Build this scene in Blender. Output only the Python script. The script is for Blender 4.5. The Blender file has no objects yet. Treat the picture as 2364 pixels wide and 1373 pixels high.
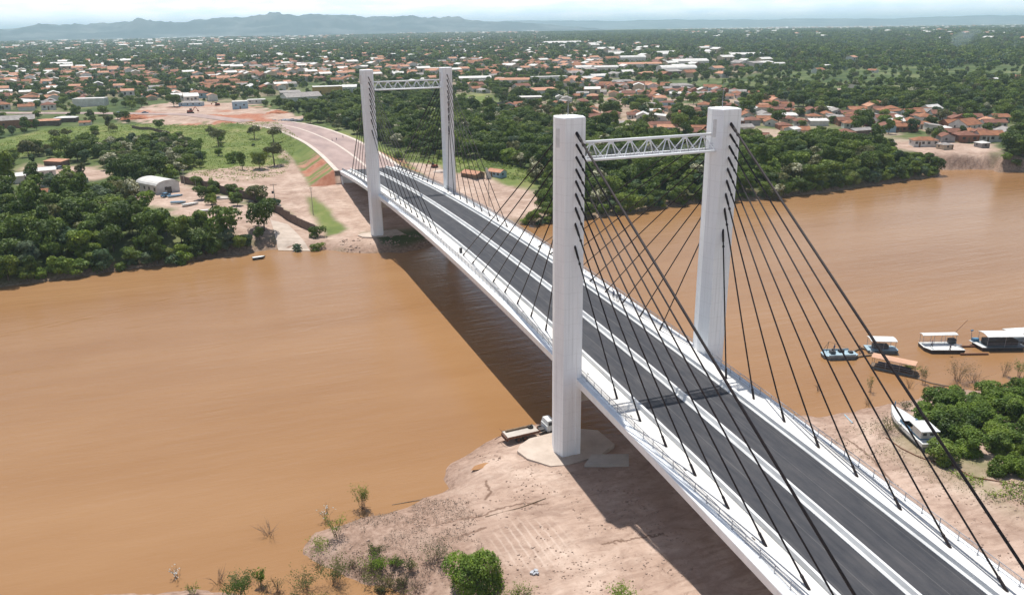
import bpy, bmesh, math, random
import numpy as np
from mathutils import Vector, Matrix, noise as mnoise

random.seed(7)
RNG = np.random.default_rng(7)
R = math.radians
SC = bpy.context.scene
COL = SC.collection

# ------------------------------------------------------------------ camera
CAM = np.array([-58.7345, -102.0851, 65.4126])
YAW, PITCH, ROLL, FPX = 0.35150, -0.32590, -0.01350, 1841.418
FW = np.array([math.sin(YAW) * math.cos(PITCH), math.cos(YAW) * math.cos(PITCH), math.sin(PITCH)])
_r = np.array([math.cos(YAW), -math.sin(YAW), 0.0])
_u = np.cross(_r, FW)
RT = math.cos(ROLL) * _r + math.sin(ROLL) * _u
UP = -math.sin(ROLL) * _r + math.cos(ROLL) * _u
cam_d = bpy.data.cameras.new('camera')
cam = bpy.data.objects.new('camera', cam_d)
COL.objects.link(cam)
cam_d.sensor_width = 36.0
cam_d.lens = FPX / 2364 * 36.0
cam_d.clip_start = 0.5
cam_d.clip_end = 90000
cam.matrix_world = Matrix(((RT[0], UP[0], -FW[0], CAM[0]), (RT[1], UP[1], -FW[1], CAM[1]),
                           (RT[2], UP[2], -FW[2], CAM[2]), (0, 0, 0, 1)))
SC.camera = cam

# ------------------------------------------------------------------ sky, sun, exposure
SUN_EL, SUN_ROT = R(68.7), R(2.0)
SC.view_settings.view_transform = 'Standard'
SC.view_settings.look = 'None'
SC.view_settings.gamma = 1.0
SC.view_settings.exposure = EXPO = 0.15
SC.view_settings.use_curve_mapping = False
SC.cycles.volume_bounces = 1
SC.cycles.max_bounces = 6
SC.cycles.transparent_max_bounces = 12
world = bpy.data.worlds.new('World')
SC.world = world
world.use_nodes = True
nt = world.node_tree
nt.nodes.clear()
def nd(t, kind, **kw):
    n = t.nodes.new(kind)
    for k, v in kw.items():
        setattr(n, k, v)
    return n
wo = nd(nt, 'ShaderNodeOutputWorld')
sky = nd(nt, 'ShaderNodeTexSky', sky_type='NISHITA', sun_disc=False)
sky.sun_elevation = SUN_EL
sky.sun_rotation = SUN_ROT
bg1 = nd(nt, 'ShaderNodeBackground'); bg1.inputs[1].default_value = 0.11
bg2 = nd(nt, 'ShaderNodeBackground'); bg2.inputs[1].default_value = 1.08
tc = nd(nt, 'ShaderNodeTexCoord')
mp = nd(nt, 'ShaderNodeMapping'); mp.inputs['Scale'].default_value = (5, 5, 26)
nz = nd(nt, 'ShaderNodeTexNoise'); nz.inputs['Scale'].default_value = 1.0; nz.inputs['Detail'].default_value = 7; nz.inputs['Roughness'].default_value = 0.6
rp = nd(nt, 'ShaderNodeValToRGB')
rp.color_ramp.elements[0].position = 0.46; rp.color_ramp.elements[0].color = (0.06, 0.06, 0.06, 1)
rp.color_ramp.elements[1].position = 0.70; rp.color_ramp.elements[1].color = (1, 1, 1, 1)
nz2 = nd(nt, 'ShaderNodeTexNoise'); nz2.inputs['Scale'].default_value = 3.1; nz2.inputs['Detail'].default_value = 6
rp2 = nd(nt, 'ShaderNodeValToRGB')
rp2.color_ramp.elements[0].position = 0.35; rp2.color_ramp.elements[0].color = (0.74, 0.84, 0.96, 1)
rp2.color_ramp.elements[1].position = 0.58; rp2.color_ramp.elements[1].color = (0.98, 0.99, 1.0, 1)
mx = nd(nt, 'ShaderNodeMixShader')
L = nt.links.new
L(tc.outputs['Generated'], mp.inputs['Vector']); L(mp.outputs[0], nz.inputs['Vector']); L(nz.outputs['Fac'], rp.inputs[0])
L(mp.outputs[0], nz2.inputs['Vector']); L(nz2.outputs['Fac'], rp2.inputs[0]); L(rp2.outputs[0], bg2.inputs[0])
sxyz = nd(nt, 'ShaderNodeSeparateXYZ'); L(tc.outputs['Generated'], sxyz.inputs[0])
hzn = nd(nt, 'ShaderNodeMapRange', interpolation_type='SMOOTHSTEP')      # towards the horizon the clouds close up
hzn.inputs['From Min'].default_value = 0.34; hzn.inputs['From Max'].default_value = 0.05; L(sxyz.outputs[2], hzn.inputs[0])
cmx = nd(nt, 'ShaderNodeMath', operation='MAXIMUM'); L(hzn.outputs[0], cmx.inputs[0]); L(rp.outputs[0], cmx.inputs[1])
bst = nd(nt, 'ShaderNodeMapRange', interpolation_type='SMOOTHSTEP')      # sunlit cloud banks low down are brighter than the thin cloud overhead
bst.inputs['From Min'].default_value = 0.28; bst.inputs['From Max'].default_value = 0.06; bst.inputs['To Min'].default_value = 0.25; bst.inputs['To Max'].default_value = 1.6
L(sxyz.outputs[2], bst.inputs[0]); L(bst.outputs[0], bg2.inputs[1])
L(sky.outputs[0], bg1.inputs[0]); L(cmx.outputs[0], mx.inputs[0]); L(bg1.outputs[0], mx.inputs[1]); L(bg2.outputs[0], mx.inputs[2])
L(mx.outputs[0], wo.inputs['Surface'])
sun_d = bpy.data.lights.new('sun', 'SUN')
sun_d.energy = 5.0
sun_d.angle = R(0.5)
sun_d.color = (1.0, 0.965, 0.90)
sun = bpy.data.objects.new('sun', sun_d)
COL.objects.link(sun)
sun.location = (0, 200, 400)
sun.rotation_euler = (-(math.pi / 2 - SUN_EL), 0, R(-2.0))

# ------------------------------------------------------------------ helpers
def zd(y):
    return 17.0013 - 0.00026735 * (y - 76.923) ** 2

def tag(o, label=None, cat=None, group=None, kind=None):
    if label: o['label'] = label
    if cat: o['category'] = cat
    if group: o['group'] = group
    if kind: o['kind'] = kind
    return o

def obj(name, mesh, parent=None, loc=(0, 0, 0), rz=0.0):
    o = bpy.data.objects.new(name, mesh)
    COL.objects.link(o)
    o.location = loc
    o.rotation_euler = (0, 0, rz)
    if parent: o.parent = parent
    return o

def empty(name, loc=(0, 0, 0), rz=0.0):
    o = bpy.data.objects.new(name, None)
    COL.objects.link(o)
    o.location = loc
    o.rotation_euler = (0, 0, rz)
    o.empty_display_size = 0.5
    return o

def copy_tree(o, parent=None):
    c = o.copy()
    COL.objects.link(c)
    c.parent = parent
    for ch in [k for k in o.children]:
        copy_tree(ch, c)
    return c

class MB:
    def __init__(s):
        s.v = []; s.f = []; s.m = []; s.cur = 0
    def mat(s, i): s.cur = i; return s
    def add(s, vs, fs):
        b = len(s.v); s.v += [tuple(p) for p in vs]
        s.f += [tuple(b + i for i in f) for f in fs]; s.m += [s.cur] * len(fs); return s
    def box(s, x0, x1, y0, y1, z0, z1, rz=0, c=(0, 0)):
        vs = [(x0, y0, z0), (x1, y0, z0), (x1, y1, z0), (x0, y1, z0), (x0, y0, z1), (x1, y0, z1), (x1, y1, z1), (x0, y1, z1)]
        if rz:
            ca, sa = math.cos(rz), math.sin(rz)
            vs = [(c[0] + (x - c[0]) * ca - (y - c[1]) * sa, c[1] + (x - c[0]) * sa + (y - c[1]) * ca, z) for x, y, z in vs]
        return s.add(vs, [(3, 2, 1, 0), (4, 5, 6, 7), (0, 1, 5, 4), (1, 2, 6, 5), (2, 3, 7, 6), (3, 0, 4, 7)])
    def prism(s, poly, z0, z1, top=None):
        n = len(poly); top = top or poly
        a = sum(poly[i][0] * poly[(i + 1) % n][1] - poly[(i + 1) % n][0] * poly[i][1] for i in range(n))
        if a < 0: poly = poly[::-1]; top = top[::-1]
        vs = [(x, y, z0) for x, y in poly] + [(x, y, z1) for x, y in top]
        fs = [tuple(range(n))[::-1], tuple(range(n, 2 * n))] + [(i, (i + 1) % n, n + (i + 1) % n, n + i) for i in range(n)]
        return s.add(vs, fs)
    def tube(s, p0, p1, r0, r1=None, n=8, caps=True):
        r1 = r0 if r1 is None else r1
        p0 = Vector(p0); p1 = Vector(p1); d = (p1 - p0).normalized()
        a = d.orthogonal().normalized(); b = d.cross(a)
        vs = [p0 + (a * math.cos(2 * math.pi * i / n) + b * math.sin(2 * math.pi * i / n)) * r0 for i in range(n)]
        vs += [p1 + (a * math.cos(2 * math.pi * i / n) + b * math.sin(2 * math.pi * i / n)) * r1 for i in range(n)]
        fs = [(i, (i + 1) % n, n + (i + 1) % n, n + i) for i in range(n)]
        if caps: fs += [tuple(range(n))[::-1], tuple(range(n, 2 * n))]
        return s.add(vs, fs)
    def ribbon(s, prof, ys, zf, xo=0.0):
        """closed (x, dz) profile swept along y on the curve zf(y)"""
        n = len(prof); vs = []
        for y in ys:
            z = zf(y)
            vs += [(xo + p[0], y, z + p[1]) for p in prof]
        fs = []
        for k in range(len(ys) - 1):
            for i in range(n):
                j = (i + 1) % n
                fs.append((k * n + i, k * n + j, (k + 1) * n + j, (k + 1) * n + i))
        fs += [tuple(range(n)), tuple(range((len(ys) - 1) * n, len(ys) * n))[::-1]]
        return s.add(vs, fs)
    def mesh(s, name, mats, smooth=False, fix=False):
        me = bpy.data.meshes.new(name)
        me.from_pydata(s.v, [], s.f)
        for m in (mats if isinstance(mats, (list, tuple)) else [mats]): me.materials.append(m)
        if any(s.m): me.polygons.foreach_set('material_index', s.m)
        if fix:
            bm = bmesh.new(); bm.from_mesh(me); bmesh.ops.recalc_face_normals(bm, faces=bm.faces); bm.to_mesh(me); bm.free()
        if smooth: me.polygons.foreach_set('use_smooth', [True] * len(me.polygons))
        me.update()
        return me
    def build(s, name, mats, parent=None, loc=(0, 0, 0), rz=0, **k):
        return obj(name, s.mesh(name, mats, **k), parent, loc, rz)

def np_mesh(name, V, F, mats, midx=None, smooth=False):
    me = bpy.data.meshes.new(name)
    V = np.asarray(V, np.float32); F = np.asarray(F, np.int32)
    k = F.shape[1]
    me.vertices.add(len(V)); me.vertices.foreach_set('co', V.ravel())
    me.loops.add(F.size); me.loops.foreach_set('vertex_index', F.ravel())
    me.polygons.add(len(F))
    me.polygons.foreach_set('loop_start', np.arange(0, F.size, k, dtype=np.int32))
    try: me.polygons.foreach_set('loop_total', np.full(len(F), k, dtype=np.int32))
    except Exception: pass
    for m in mats: me.materials.append(m)
    if midx is not None: me.polygons.foreach_set('material_index', np.asarray(midx, np.int32))
    if smooth: me.polygons.foreach_set('use_smooth', np.ones(len(F), bool))
    me.update(calc_edges=True); me.validate()
    return me

# numpy value noise
def _h(ix, iy, s):
    n = (ix.astype(np.int64) * 374761393 + iy.astype(np.int64) * 668265263 + s * 2147483647) & 0xFFFFFFFF
    n = ((n ^ (n >> 13)) * 1274126177) & 0xFFFFFFFF
    return ((n ^ (n >> 16)) & 0xFFFF) / 65535.0
def vnoise(x, y, s=0):
    x = np.asarray(x, float); y = np.asarray(y, float)
    ix = np.floor(x); iy = np.floor(y); fx = x - ix; fy = y - iy
    fx = fx * fx * (3 - 2 * fx); fy = fy * fy * (3 - 2 * fy)
    a = _h(ix, iy, s); b = _h(ix + 1, iy, s); c = _h(ix, iy + 1, s); d = _h(ix + 1, iy + 1, s)
    return (a * (1 - fx) + b * fx) * (1 - fy) + (c * (1 - fx) + d * fx) * fy
def fbm(x, y, sc, o=4, s=0):
    t = 0; a = 0.5; f = 1.0 / sc
    for i in range(o):
        t = t + a * vnoise(np.asarray(x) * f + 13.7 * i, np.asarray(y) * f - 7.1 * i, s + i); a *= 0.5; f *= 2.03
    return t / (1 - 0.5 ** o)
def sm(a, b, x):
    t = np.clip((np.asarray(x, float) - a) / (b - a), 0, 1); return t * t * (3 - 2 * t)

# ------------------------------------------------------------------ materials
def rgba(c): return (c[0], c[1], c[2], 1)
def mat(name, c1, c2=None, scale=1.0, rough=0.7, spec=0.3, bump=0.0, bscale=None, metal=0.0, detail=5, stretch=None, c3=None, lo=0.35, hi=0.65):
    m = bpy.data.materials.new(name); m.use_nodes = True
    t = m.node_tree; p = t.nodes['Principled BSDF']
    p.inputs['Roughness'].default_value = rough; p.inputs['Specular IOR Level'].default_value = spec
    p.inputs['Metallic'].default_value = metal
    c2 = c2 or tuple(v * 0.82 for v in c1)
    tcn = nd(t, 'ShaderNodeTexCoord'); mpn = nd(t, 'ShaderNodeMapping')
    if stretch: mpn.inputs['Scale'].default_value = stretch
    n = nd(t, 'ShaderNodeTexNoise'); n.inputs['Scale'].default_value = scale; n.inputs['Detail'].default_value = detail; n.inputs['Roughness'].default_value = 0.6
    r = nd(t, 'ShaderNodeValToRGB')
    r.color_ramp.elements[0].position = lo; r.color_ramp.elements[0].color = rgba(c1)
    r.color_ramp.elements[1].position = hi; r.color_ramp.elements[1].color = rgba(c2)
    if c3:
        e = r.color_ramp.elements.new((lo + hi) / 2); e.color = rgba(c3)
    t.links.new(tcn.outputs['Object'], mpn.inputs[0]); t.links.new(mpn.outputs[0], n.inputs['Vector'])
    t.links.new(n.outputs['Fac'], r.inputs[0]); t.links.new(r.outputs[0], p.inputs['Base Color'])
    if bump:
        n2 = nd(t, 'ShaderNodeTexNoise'); n2.inputs['Scale'].default_value = bscale or scale * 4; n2.inputs['Detail'].default_value = 4
        b = nd(t, 'ShaderNodeBump'); b.inputs['Strength'].default_value = bump; b.inputs['Distance'].default_value = 0.1
        t.links.new(mpn.outputs[0], n2.inputs['Vector']); t.links.new(n2.outputs['Fac'], b.inputs['Height']); t.links.new(b.outputs[0], p.inputs['Normal'])
    return m

M = {}
M['white_paint'] = mat('white_paint', (0.84, 0.85, 0.86), (0.72, 0.73, 0.75), 0.35, 0.55, bump=0.05, stretch=(1.5, 1.5, 0.16), lo=0.42, hi=0.8)
M['deck_white'] = mat('deck_white', (0.74, 0.72, 0.69), (0.58, 0.55, 0.51), 0.30, 0.75, bump=0.1, stretch=(1, 0.35, 1), detail=9, lo=0.4, hi=0.75)
M['barrier'] = mat('barrier_concrete', (0.72, 0.72, 0.71), (0.55, 0.55, 0.55), 0.5, 0.75, stretch=(1, 0.4, 1), detail=8)
M['soffit'] = mat('raw_concrete', (0.46, 0.42, 0.37), (0.34, 0.31, 0.27), 0.3, 0.85)
M['concrete'] = mat('old_concrete', (0.52, 0.47, 0.42), (0.38, 0.34, 0.30), 0.35, 0.85, bump=0.15, detail=9)
M['cable'] = mat('cable_sheath', (0.018, 0.014, 0.017), (0.030, 0.021, 0.020), 0.6, 0.6, spec=0.2)
M['steel'] = mat('dark_steel', (0.06, 0.06, 0.065), (0.10, 0.09, 0.085), 2.0, 0.5)
M['galv'] = mat('galvanised_steel', (0.42, 0.43, 0.46), (0.32, 0.33, 0.36), 2.0, 0.45, metal=0.3)
M['rust'] = mat('rusty_steel', (0.20, 0.09, 0.05), (0.10, 0.05, 0.035), 3.0, 0.8)
M['wood'] = mat('weathered_wood', (0.24, 0.17, 0.11), (0.13, 0.09, 0.06), 4.0, 0.85)
M['trunk'] = mat('bark', (0.17, 0.13, 0.10), (0.09, 0.07, 0.055), 3.0, 0.9)
M['twig'] = mat('bare_twigs', (0.26, 0.20, 0.15), (0.17, 0.12, 0.09), 3.0, 0.9)
M['roof_terracotta'] = mat('terracotta_tiles', (0.34, 0.145, 0.070), (0.20, 0.085, 0.050), 0.5, 0.85, bump=0.3, bscale=3, detail=9)
M['roof_brown'] = mat('old_brown_tiles', (0.24, 0.105, 0.07), (0.15, 0.07, 0.05), 0.6, 0.9, bump=0.3, bscale=3, detail=9)
M['roof_salmon'] = mat('pale_salmon_tiles', (0.52, 0.28, 0.18), (0.38, 0.18, 0.11), 0.6, 0.85, detail=9)
M['roof_grey'] = mat('grey_fibre_cement', (0.34, 0.31, 0.29), (0.20, 0.18, 0.17), 0.5, 0.8, detail=9)
M['roof_white'] = mat('white_metal_roof', (0.66, 0.64, 0.60), (0.52, 0.49, 0.46), 0.25, 0.55, detail=8)
M['wall_white'] = mat('white_plaster', (0.68, 0.66, 0.62), (0.52, 0.49, 0.45), 0.4, 0.85, detail=8)
M['wall_cream'] = mat('cream_plaster', (0.58, 0.47, 0.34), (0.44, 0.35, 0.25), 0.4, 0.85, detail=8)
M['wall_brick'] = mat('bare_brick', (0.34, 0.16, 0.10), (0.24, 0.12, 0.085), 1.2, 0.9, detail=9)
M['wall_blue'] = mat('pale_blue_plaster', (0.42, 0.55, 0.62), (0.32, 0.44, 0.52), 0.4, 0.85)
M['wall_grey'] = mat('grey_render', (0.36, 0.34, 0.33), (0.26, 0.25, 0.24), 0.4, 0.9)
M['wall_yellow'] = mat('ochre_plaster', (0.50, 0.33, 0.12), (0.40, 0.26, 0.10), 0.3, 0.85)
M['wall_dark'] = mat('dark_block_wall', (0.12, 0.085, 0.07), (0.19, 0.14, 0.115), 0.8, 0.9, detail=9)
M['opening'] = mat('dark_opening', (0.035, 0.035, 0.04), (0.06, 0.055, 0.055), 1.0, 0.3, spec=0.5)
M['rubber'] = mat('tyre_rubber', (0.03, 0.028, 0.027), (0.05, 0.045, 0.04), 4, 0.85)
M['boat_white'] = mat('boat_white', (0.70, 0.71, 0.70), (0.56, 0.56, 0.54), 0.9, 0.5, detail=8)
M['boat_blue'] = mat('boat_blue', (0.10, 0.24, 0.38), (0.07, 0.17, 0.28), 1.0, 0.5)
M['boat_pale'] = mat('pale_blue_deck', (0.38, 0.50, 0.56), (0.28, 0.38, 0.44), 1.0, 0.6)
M['boat_dark'] = mat('tarred_hull', (0.045, 0.042, 0.045), (0.08, 0.07, 0.065), 1.0, 0.6)
M['boat_grey'] = mat('grey_hull', (0.20, 0.24, 0.26), (0.13, 0.15, 0.17), 1.0, 0.6)
M['orange_cover'] = mat('orange_canopy', (0.58, 0.34, 0.22), (0.48, 0.28, 0.19), 0.8, 0.7)
M['skin'] = mat('skin', (0.25, 0.14, 0.09)); M['shirt'] = mat('shirt', (0.10, 0.12, 0.20)); M['shirt_white'] = mat('pale_shirt', (0.55, 0.55, 0.55))
M['trouser'] = mat('trousers', (0.05, 0.05, 0.07)); M['hair'] = mat('hair', (0.02, 0.015, 0.012))
M['excavator'] = mat('machine_red', (0.30, 0.07, 0.04), (0.2, 0.05, 0.03), 2, 0.6)
M['car_paint'] = mat('car_paint', (0.25, 0.35, 0.42), (0.22, 0.32, 0.40), 2, 0.3, spec=0.6)
M['flowers'] = mat('pale_blossom', (0.46, 0.44, 0.26), (0.60, 0.58, 0.42), 1.5, 0.8)
M['white_flowers'] = mat('white_blossom', (0.75, 0.73, 0.68), (0.6, 0.6, 0.55), 1.5, 0.8)

# asphalt: tracks run along y
def asphalt():
    m = bpy.data.materials.new('asphalt'); m.use_nodes = True
    t = m.node_tree; p = t.nodes['Principled BSDF']; l = t.links.new
    p.inputs['Roughness'].default_value = 0.8; p.inputs['Specular IOR Level'].default_value = 0.25
    g = nd(t, 'ShaderNodeTexCoord')
    mp1 = nd(t, 'ShaderNodeMapping'); mp1.inputs['Scale'].default_value = (1.6, 0.05, 1)
    n1 = nd(t, 'ShaderNodeTexNoise'); n1.inputs['Scale'].default_value = 1.0; n1.inputs['Detail'].default_value = 6
    mp2 = nd(t, 'ShaderNodeMapping'); mp2.inputs['Scale'].default_value = (0.7, 0.22, 1)
    n2 = nd(t, 'ShaderNodeTexNoise'); n2.inputs['Scale'].default_value = 0.9; n2.inputs['Detail'].default_value = 10; n2.inputs['Roughness'].default_value = 0.7
    r1 = nd(t, 'ShaderNodeValToRGB'); r1.color_ramp.elements[0].position = 0.3; r1.color_ramp.elements[0].color = (0.040, 0.042, 0.049, 1)
    r1.color_ramp.elements[1].position = 0.72; r1.color_ramp.elements[1].color = (0.064, 0.064, 0.070, 1)
    r2 = nd(t, 'ShaderNodeValToRGB'); r2.color_ramp.elements[0].position = 0.3; r2.color_ramp.elements[0].color = (0.66, 0.69, 0.76, 1)
    r2.color_ramp.elements[1].position = 0.7; r2.color_ramp.elements[1].color = (1.32, 1.26, 1.2, 1)
    mm = nd(t, 'ShaderNodeMix', data_type='RGBA', blend_type='MULTIPLY'); mm.inputs[0].default_value = 1
    l(g.outputs['Object'], mp1.inputs[0]); l(mp1.outputs[0], n1.inputs['Vector']); l(n1.outputs['Fac'], r1.inputs[0])
    l(g.outputs['Object'], mp2.inputs[0]); l(mp2.outputs[0], n2.inputs['Vector']); l(n2.outputs['Fac'], r2.inputs[0])
    l(r1.outputs[0], mm.inputs[6]); l(r2.outputs[0], mm.inputs[7])
    # paving joints: thin pale seams parallel to the kerb at the lane edges
    sx = nd(t, 'ShaderNodeSeparateXYZ'); l(g.outputs['Object'], sx.inputs[0])
    ab = nd(t, 'ShaderNodeMath', operation='ABSOLUTE'); l(sx.outputs[0], ab.inputs[0])
    prev = mm.outputs[2]
    for xs, w, amt in ((3.55, 0.05, 0.45), (6.35, 0.05, 0.35)):
        a = nd(t, 'ShaderNodeMath', operation='SUBTRACT'); a.inputs[1].default_value = xs; l(ab.outputs[0], a.inputs[0])
        b = nd(t, 'ShaderNodeMath', operation='ABSOLUTE'); l(a.outputs[0], b.inputs[0])
        c = nd(t, 'ShaderNodeMath', operation='LESS_THAN'); c.inputs[1].default_value = w; l(b.outputs[0], c.inputs[0])
        d = nd(t, 'ShaderNodeMath', operation='MULTIPLY'); l(c.outputs[0], d.inputs[0]); l(n2.outputs['Fac'], d.inputs[1])
        e = nd(t, 'ShaderNodeMath', operation='MULTIPLY'); e.inputs[1].default_value = amt * 1.3; l(d.outputs[0], e.inputs[0])
        mm2 = nd(t, 'ShaderNodeMix', data_type='RGBA'); l(e.outputs[0], mm2.inputs[0]); l(prev, mm2.inputs[6]); mm2.inputs[7].default_value = (0.19, 0.185, 0.18, 1)
        prev = mm2.outputs[2]
    l(prev, p.inputs['Base Color'])
    n3 = nd(t, 'ShaderNodeTexNoise'); n3.inputs['Scale'].default_value = 6; bp = nd(t, 'ShaderNodeBump'); bp.inputs['Strength'].default_value = 0.3; bp.inputs['Distance'].default_value = 0.03
    l(g.outputs['Object'], n3.inputs['Vector']); l(n3.outputs['Fac'], bp.inputs['Height']); l(bp.outputs[0], p.inputs['Normal'])
    return m
M['asphalt'] = asphalt()
def weather(m, joint=2.4, amt=0.12, streak=0.24):
    # formwork joints every few metres of height and thin rain streaks
    t = m.node_tree; l = t.links.new; p = t.nodes['Principled BSDF']; src = p.inputs['Base Color'].links[0].from_socket
    g = nd(t, 'ShaderNodeTexCoord'); s = nd(t, 'ShaderNodeSeparateXYZ'); l(g.outputs['Object'], s.inputs[0])
    a = nd(t, 'ShaderNodeMath', operation='DIVIDE'); a.inputs[1].default_value = joint; l(s.outputs[2], a.inputs[0])
    f = nd(t, 'ShaderNodeMath', operation='FRACT'); l(a.outputs[0], f.inputs[0]); c = nd(t, 'ShaderNodeMath', operation='LESS_THAN'); c.inputs[1].default_value = 0.035; l(f.outputs[0], c.inputs[0])
    q = nd(t, 'ShaderNodeMapping'); q.inputs['Scale'].default_value = (3.2, 3.2, 0.07); n = nd(t, 'ShaderNodeTexNoise'); n.inputs['Scale'].default_value = 1.0; n.inputs['Detail'].default_value = 8
    l(g.outputs['Object'], q.inputs[0]); l(q.outputs[0], n.inputs['Vector']); r = nd(t, 'ShaderNodeMapRange'); r.inputs['From Min'].default_value = 0.52; r.inputs['From Max'].default_value = 0.72; r.inputs['To Max'].default_value = streak; l(n.outputs['Fac'], r.inputs[0])
    j = nd(t, 'ShaderNodeMath', operation='MULTIPLY'); j.inputs[1].default_value = amt; l(c.outputs[0], j.inputs[0]); k = nd(t, 'ShaderNodeMath', operation='ADD'); l(j.outputs[0], k.inputs[0]); l(r.outputs[0], k.inputs[1])
    mm = nd(t, 'ShaderNodeMix', data_type='RGBA'); l(k.outputs[0], mm.inputs[0]); l(src, mm.inputs[6]); mm.inputs[7].default_value = (0.30, 0.29, 0.28, 1); l(mm.outputs[2], p.inputs['Base Color'])
    return m
M['pylon_paint'] = weather(mat('pylon_paint', (0.86, 0.87, 0.88), (0.76, 0.77, 0.79), 0.35, 0.6, bump=0.05, stretch=(1.2, 1.2, 0.3), lo=0.42, hi=0.8))
M['pad'] = mat('dusty_concrete', (0.54, 0.45, 0.38), (0.42, 0.34, 0.28), 0.35, 0.9, detail=9)

def leaf_mat(name, ca, cb, cc, trans=0.25):
    m = bpy.data.materials.new(name); m.use_nodes = True
    t = m.node_tree; l = t.links.new
    t.nodes.remove(t.nodes['Principled BSDF']); out = t.nodes['Material Output']
    oi = nd(t, 'ShaderNodeObjectInfo'); r = nd(t, 'ShaderNodeValToRGB')
    r.color_ramp.elements[0].color = rgba(ca); r.color_ramp.elements[1].color = rgba(cc)
    e = r.color_ramp.elements.new(0.55); e.color = rgba(cb)
    geo = nd(t, 'ShaderNodeNewGeometry')
    n = nd(t, 'ShaderNodeTexNoise'); n.inputs['Scale'].default_value = 0.35; n.inputs['Detail'].default_value = 5
    r2 = nd(t, 'ShaderNodeValToRGB'); r2.color_ramp.elements[0].position = 0.33; r2.color_ramp.elements[0].color = (0.55, 0.62, 0.65, 1)
    r2.color_ramp.elements[1].position = 0.66; r2.color_ramp.elements[1].color = (1.45, 1.32, 1.05, 1)
    l(geo.outputs['Position'], n.inputs['Vector']); l(n.outputs['Fac'], r2.inputs[0])
    mm = nd(t, 'ShaderNodeMix', data_type='RGBA', blend_type='MULTIPLY'); mm.inputs[0].default_value = 1
    l(oi.outputs['Random'], r.inputs[0]); l(r.outputs[0], mm.inputs[6]); l(r2.outputs[0], mm.inputs[7])
    d = nd(t, 'ShaderNodeBsdfPrincipled'); d.inputs['Roughness'].default_value = 0.55; d.inputs['Specular IOR Level'].default_value = 0.25
    tr = nd(t, 'ShaderNodeBsdfTranslucent'); ms = nd(t, 'ShaderNodeMixShader'); ms.inputs[0].default_value = trans
    l(mm.outputs[2], d.inputs['Base Color']); l(mm.outputs[2], tr.inputs['Color']); l(d.outputs[0], ms.inputs[1]); l(tr.outputs[0], ms.inputs[2]); l(ms.outputs[0], out.inputs['Surface'])
    return m
M['leaf'] = leaf_mat('leaves_dark', (0.055, 0.095, 0.014), (0.092, 0.150, 0.018), (0.155, 0.215, 0.030))
M['leaf_light'] = leaf_mat('leaves_light', (0.135, 0.215, 0.028), (0.17, 0.25, 0.032), (0.19, 0.235, 0.05))
M['leaf_olive'] = leaf_mat('leaves_olive', (0.10, 0.108, 0.036), (0.13, 0.14, 0.05), (0.15, 0.165, 0.07))
M['leaf_blue'] = leaf_mat('leaves_bluish', (0.062, 0.115, 0.048), (0.08, 0.14, 0.065), (0.12, 0.17, 0.10))

# ------------------------------------------------------------------ where things stand
def ray(px, py, z):
    """point of the photographed ray at height z (used once, to survey the positions of things on the ground)"""
    d = FW * FPX + RT * (px - 1182) - UP * (py - 686.5)
    return CAM + d * ((z - CAM[2]) / d[2])
def g0(px, py): p = ray(px, py, 0.0); return (p[0], p[1])
def px_per_m(x, y, z=5): return FPX / float(np.dot(np.array([x, y, z]) - CAM, FW))

FAR_SHORE = [(-9000, -1500), (-3000, -300), (-900, 60), (-400, 120), (-200, 138)] + [g0(*p) for p in
    [(0, 663), (60, 655), (110, 648), (170, 640), (250, 628), (330, 618), (400, 610), (450, 600), (500, 590), (560, 588), (620, 577), (650, 576), (700, 577),
     (740, 575), (792, 582), (831, 585), (873, 584), (930, 583), (985, 572), (1060, 545), (1130, 525), (1197, 519), (1216, 519), (1240, 520), (1300, 512), (1400, 500), (1500, 485),
     (1600, 470), (1680, 466), (1740, 462), (1800, 456), (1850, 450), (1900, 446), (1960, 436), (2000, 430), (2060, 422), (2100, 415), (2150, 410), (2170, 404), (2160, 396), (2110, 392),
     (2150, 391), (2200, 392), (2260, 391), (2290, 393), (2310, 398), (2364, 397)]] + [(330, 140), (480, 90), (1000, -60), (3000, -700), (9000, -3000)]
NEAR_SHORE = [(-9000, -3000), (-3000, -900), (-600, -180), (-180, -62)] + [g0(*p) for p in
    [(60, 1420), (170, 1375), (260, 1368), (350, 1369), (400, 1361), (477, 1358), (530, 1366), (590, 1385), (700, 1420), (860, 1440), (985, 1400), (975, 1377), (930, 1362), (870, 1346),
     (790, 1331), (735, 1300), (705, 1270), (698, 1254), (720, 1232), (758, 1219), (785, 1208), (812, 1200), (840, 1193), (870, 1189), (920, 1173), (950, 1165), (981, 1150), (1020, 1138), (1042, 1126),
     (1026, 1106), (1028, 1092), (1035, 1081), (1052, 1066), (1070, 1054), (1085, 1044), (1101, 1035), (1125, 1022), (1150, 1006), (1180, 997), (1210, 985), (1260, 975), (1346, 996), (1401, 1003),
     (1500, 1000), (1600, 985), (1700, 970), (1780, 962), (1862, 958), (1890, 965), (1935, 958), (1994, 945), (2050, 935), (2107, 922), (2140, 905), (2165, 896), (2219, 900), (2260, 905), (2310, 897), (2364, 889)]] \
    + [(110, -9), (170, -30), (400, -130), (1200, -500), (3000, -1500), (9000, -5000)]
RIVER = np.array(FAR_SHORE + NEAR_SHORE[::-1])
_A = RIVER; _B = np.roll(RIVER, -1, axis=0)

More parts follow.
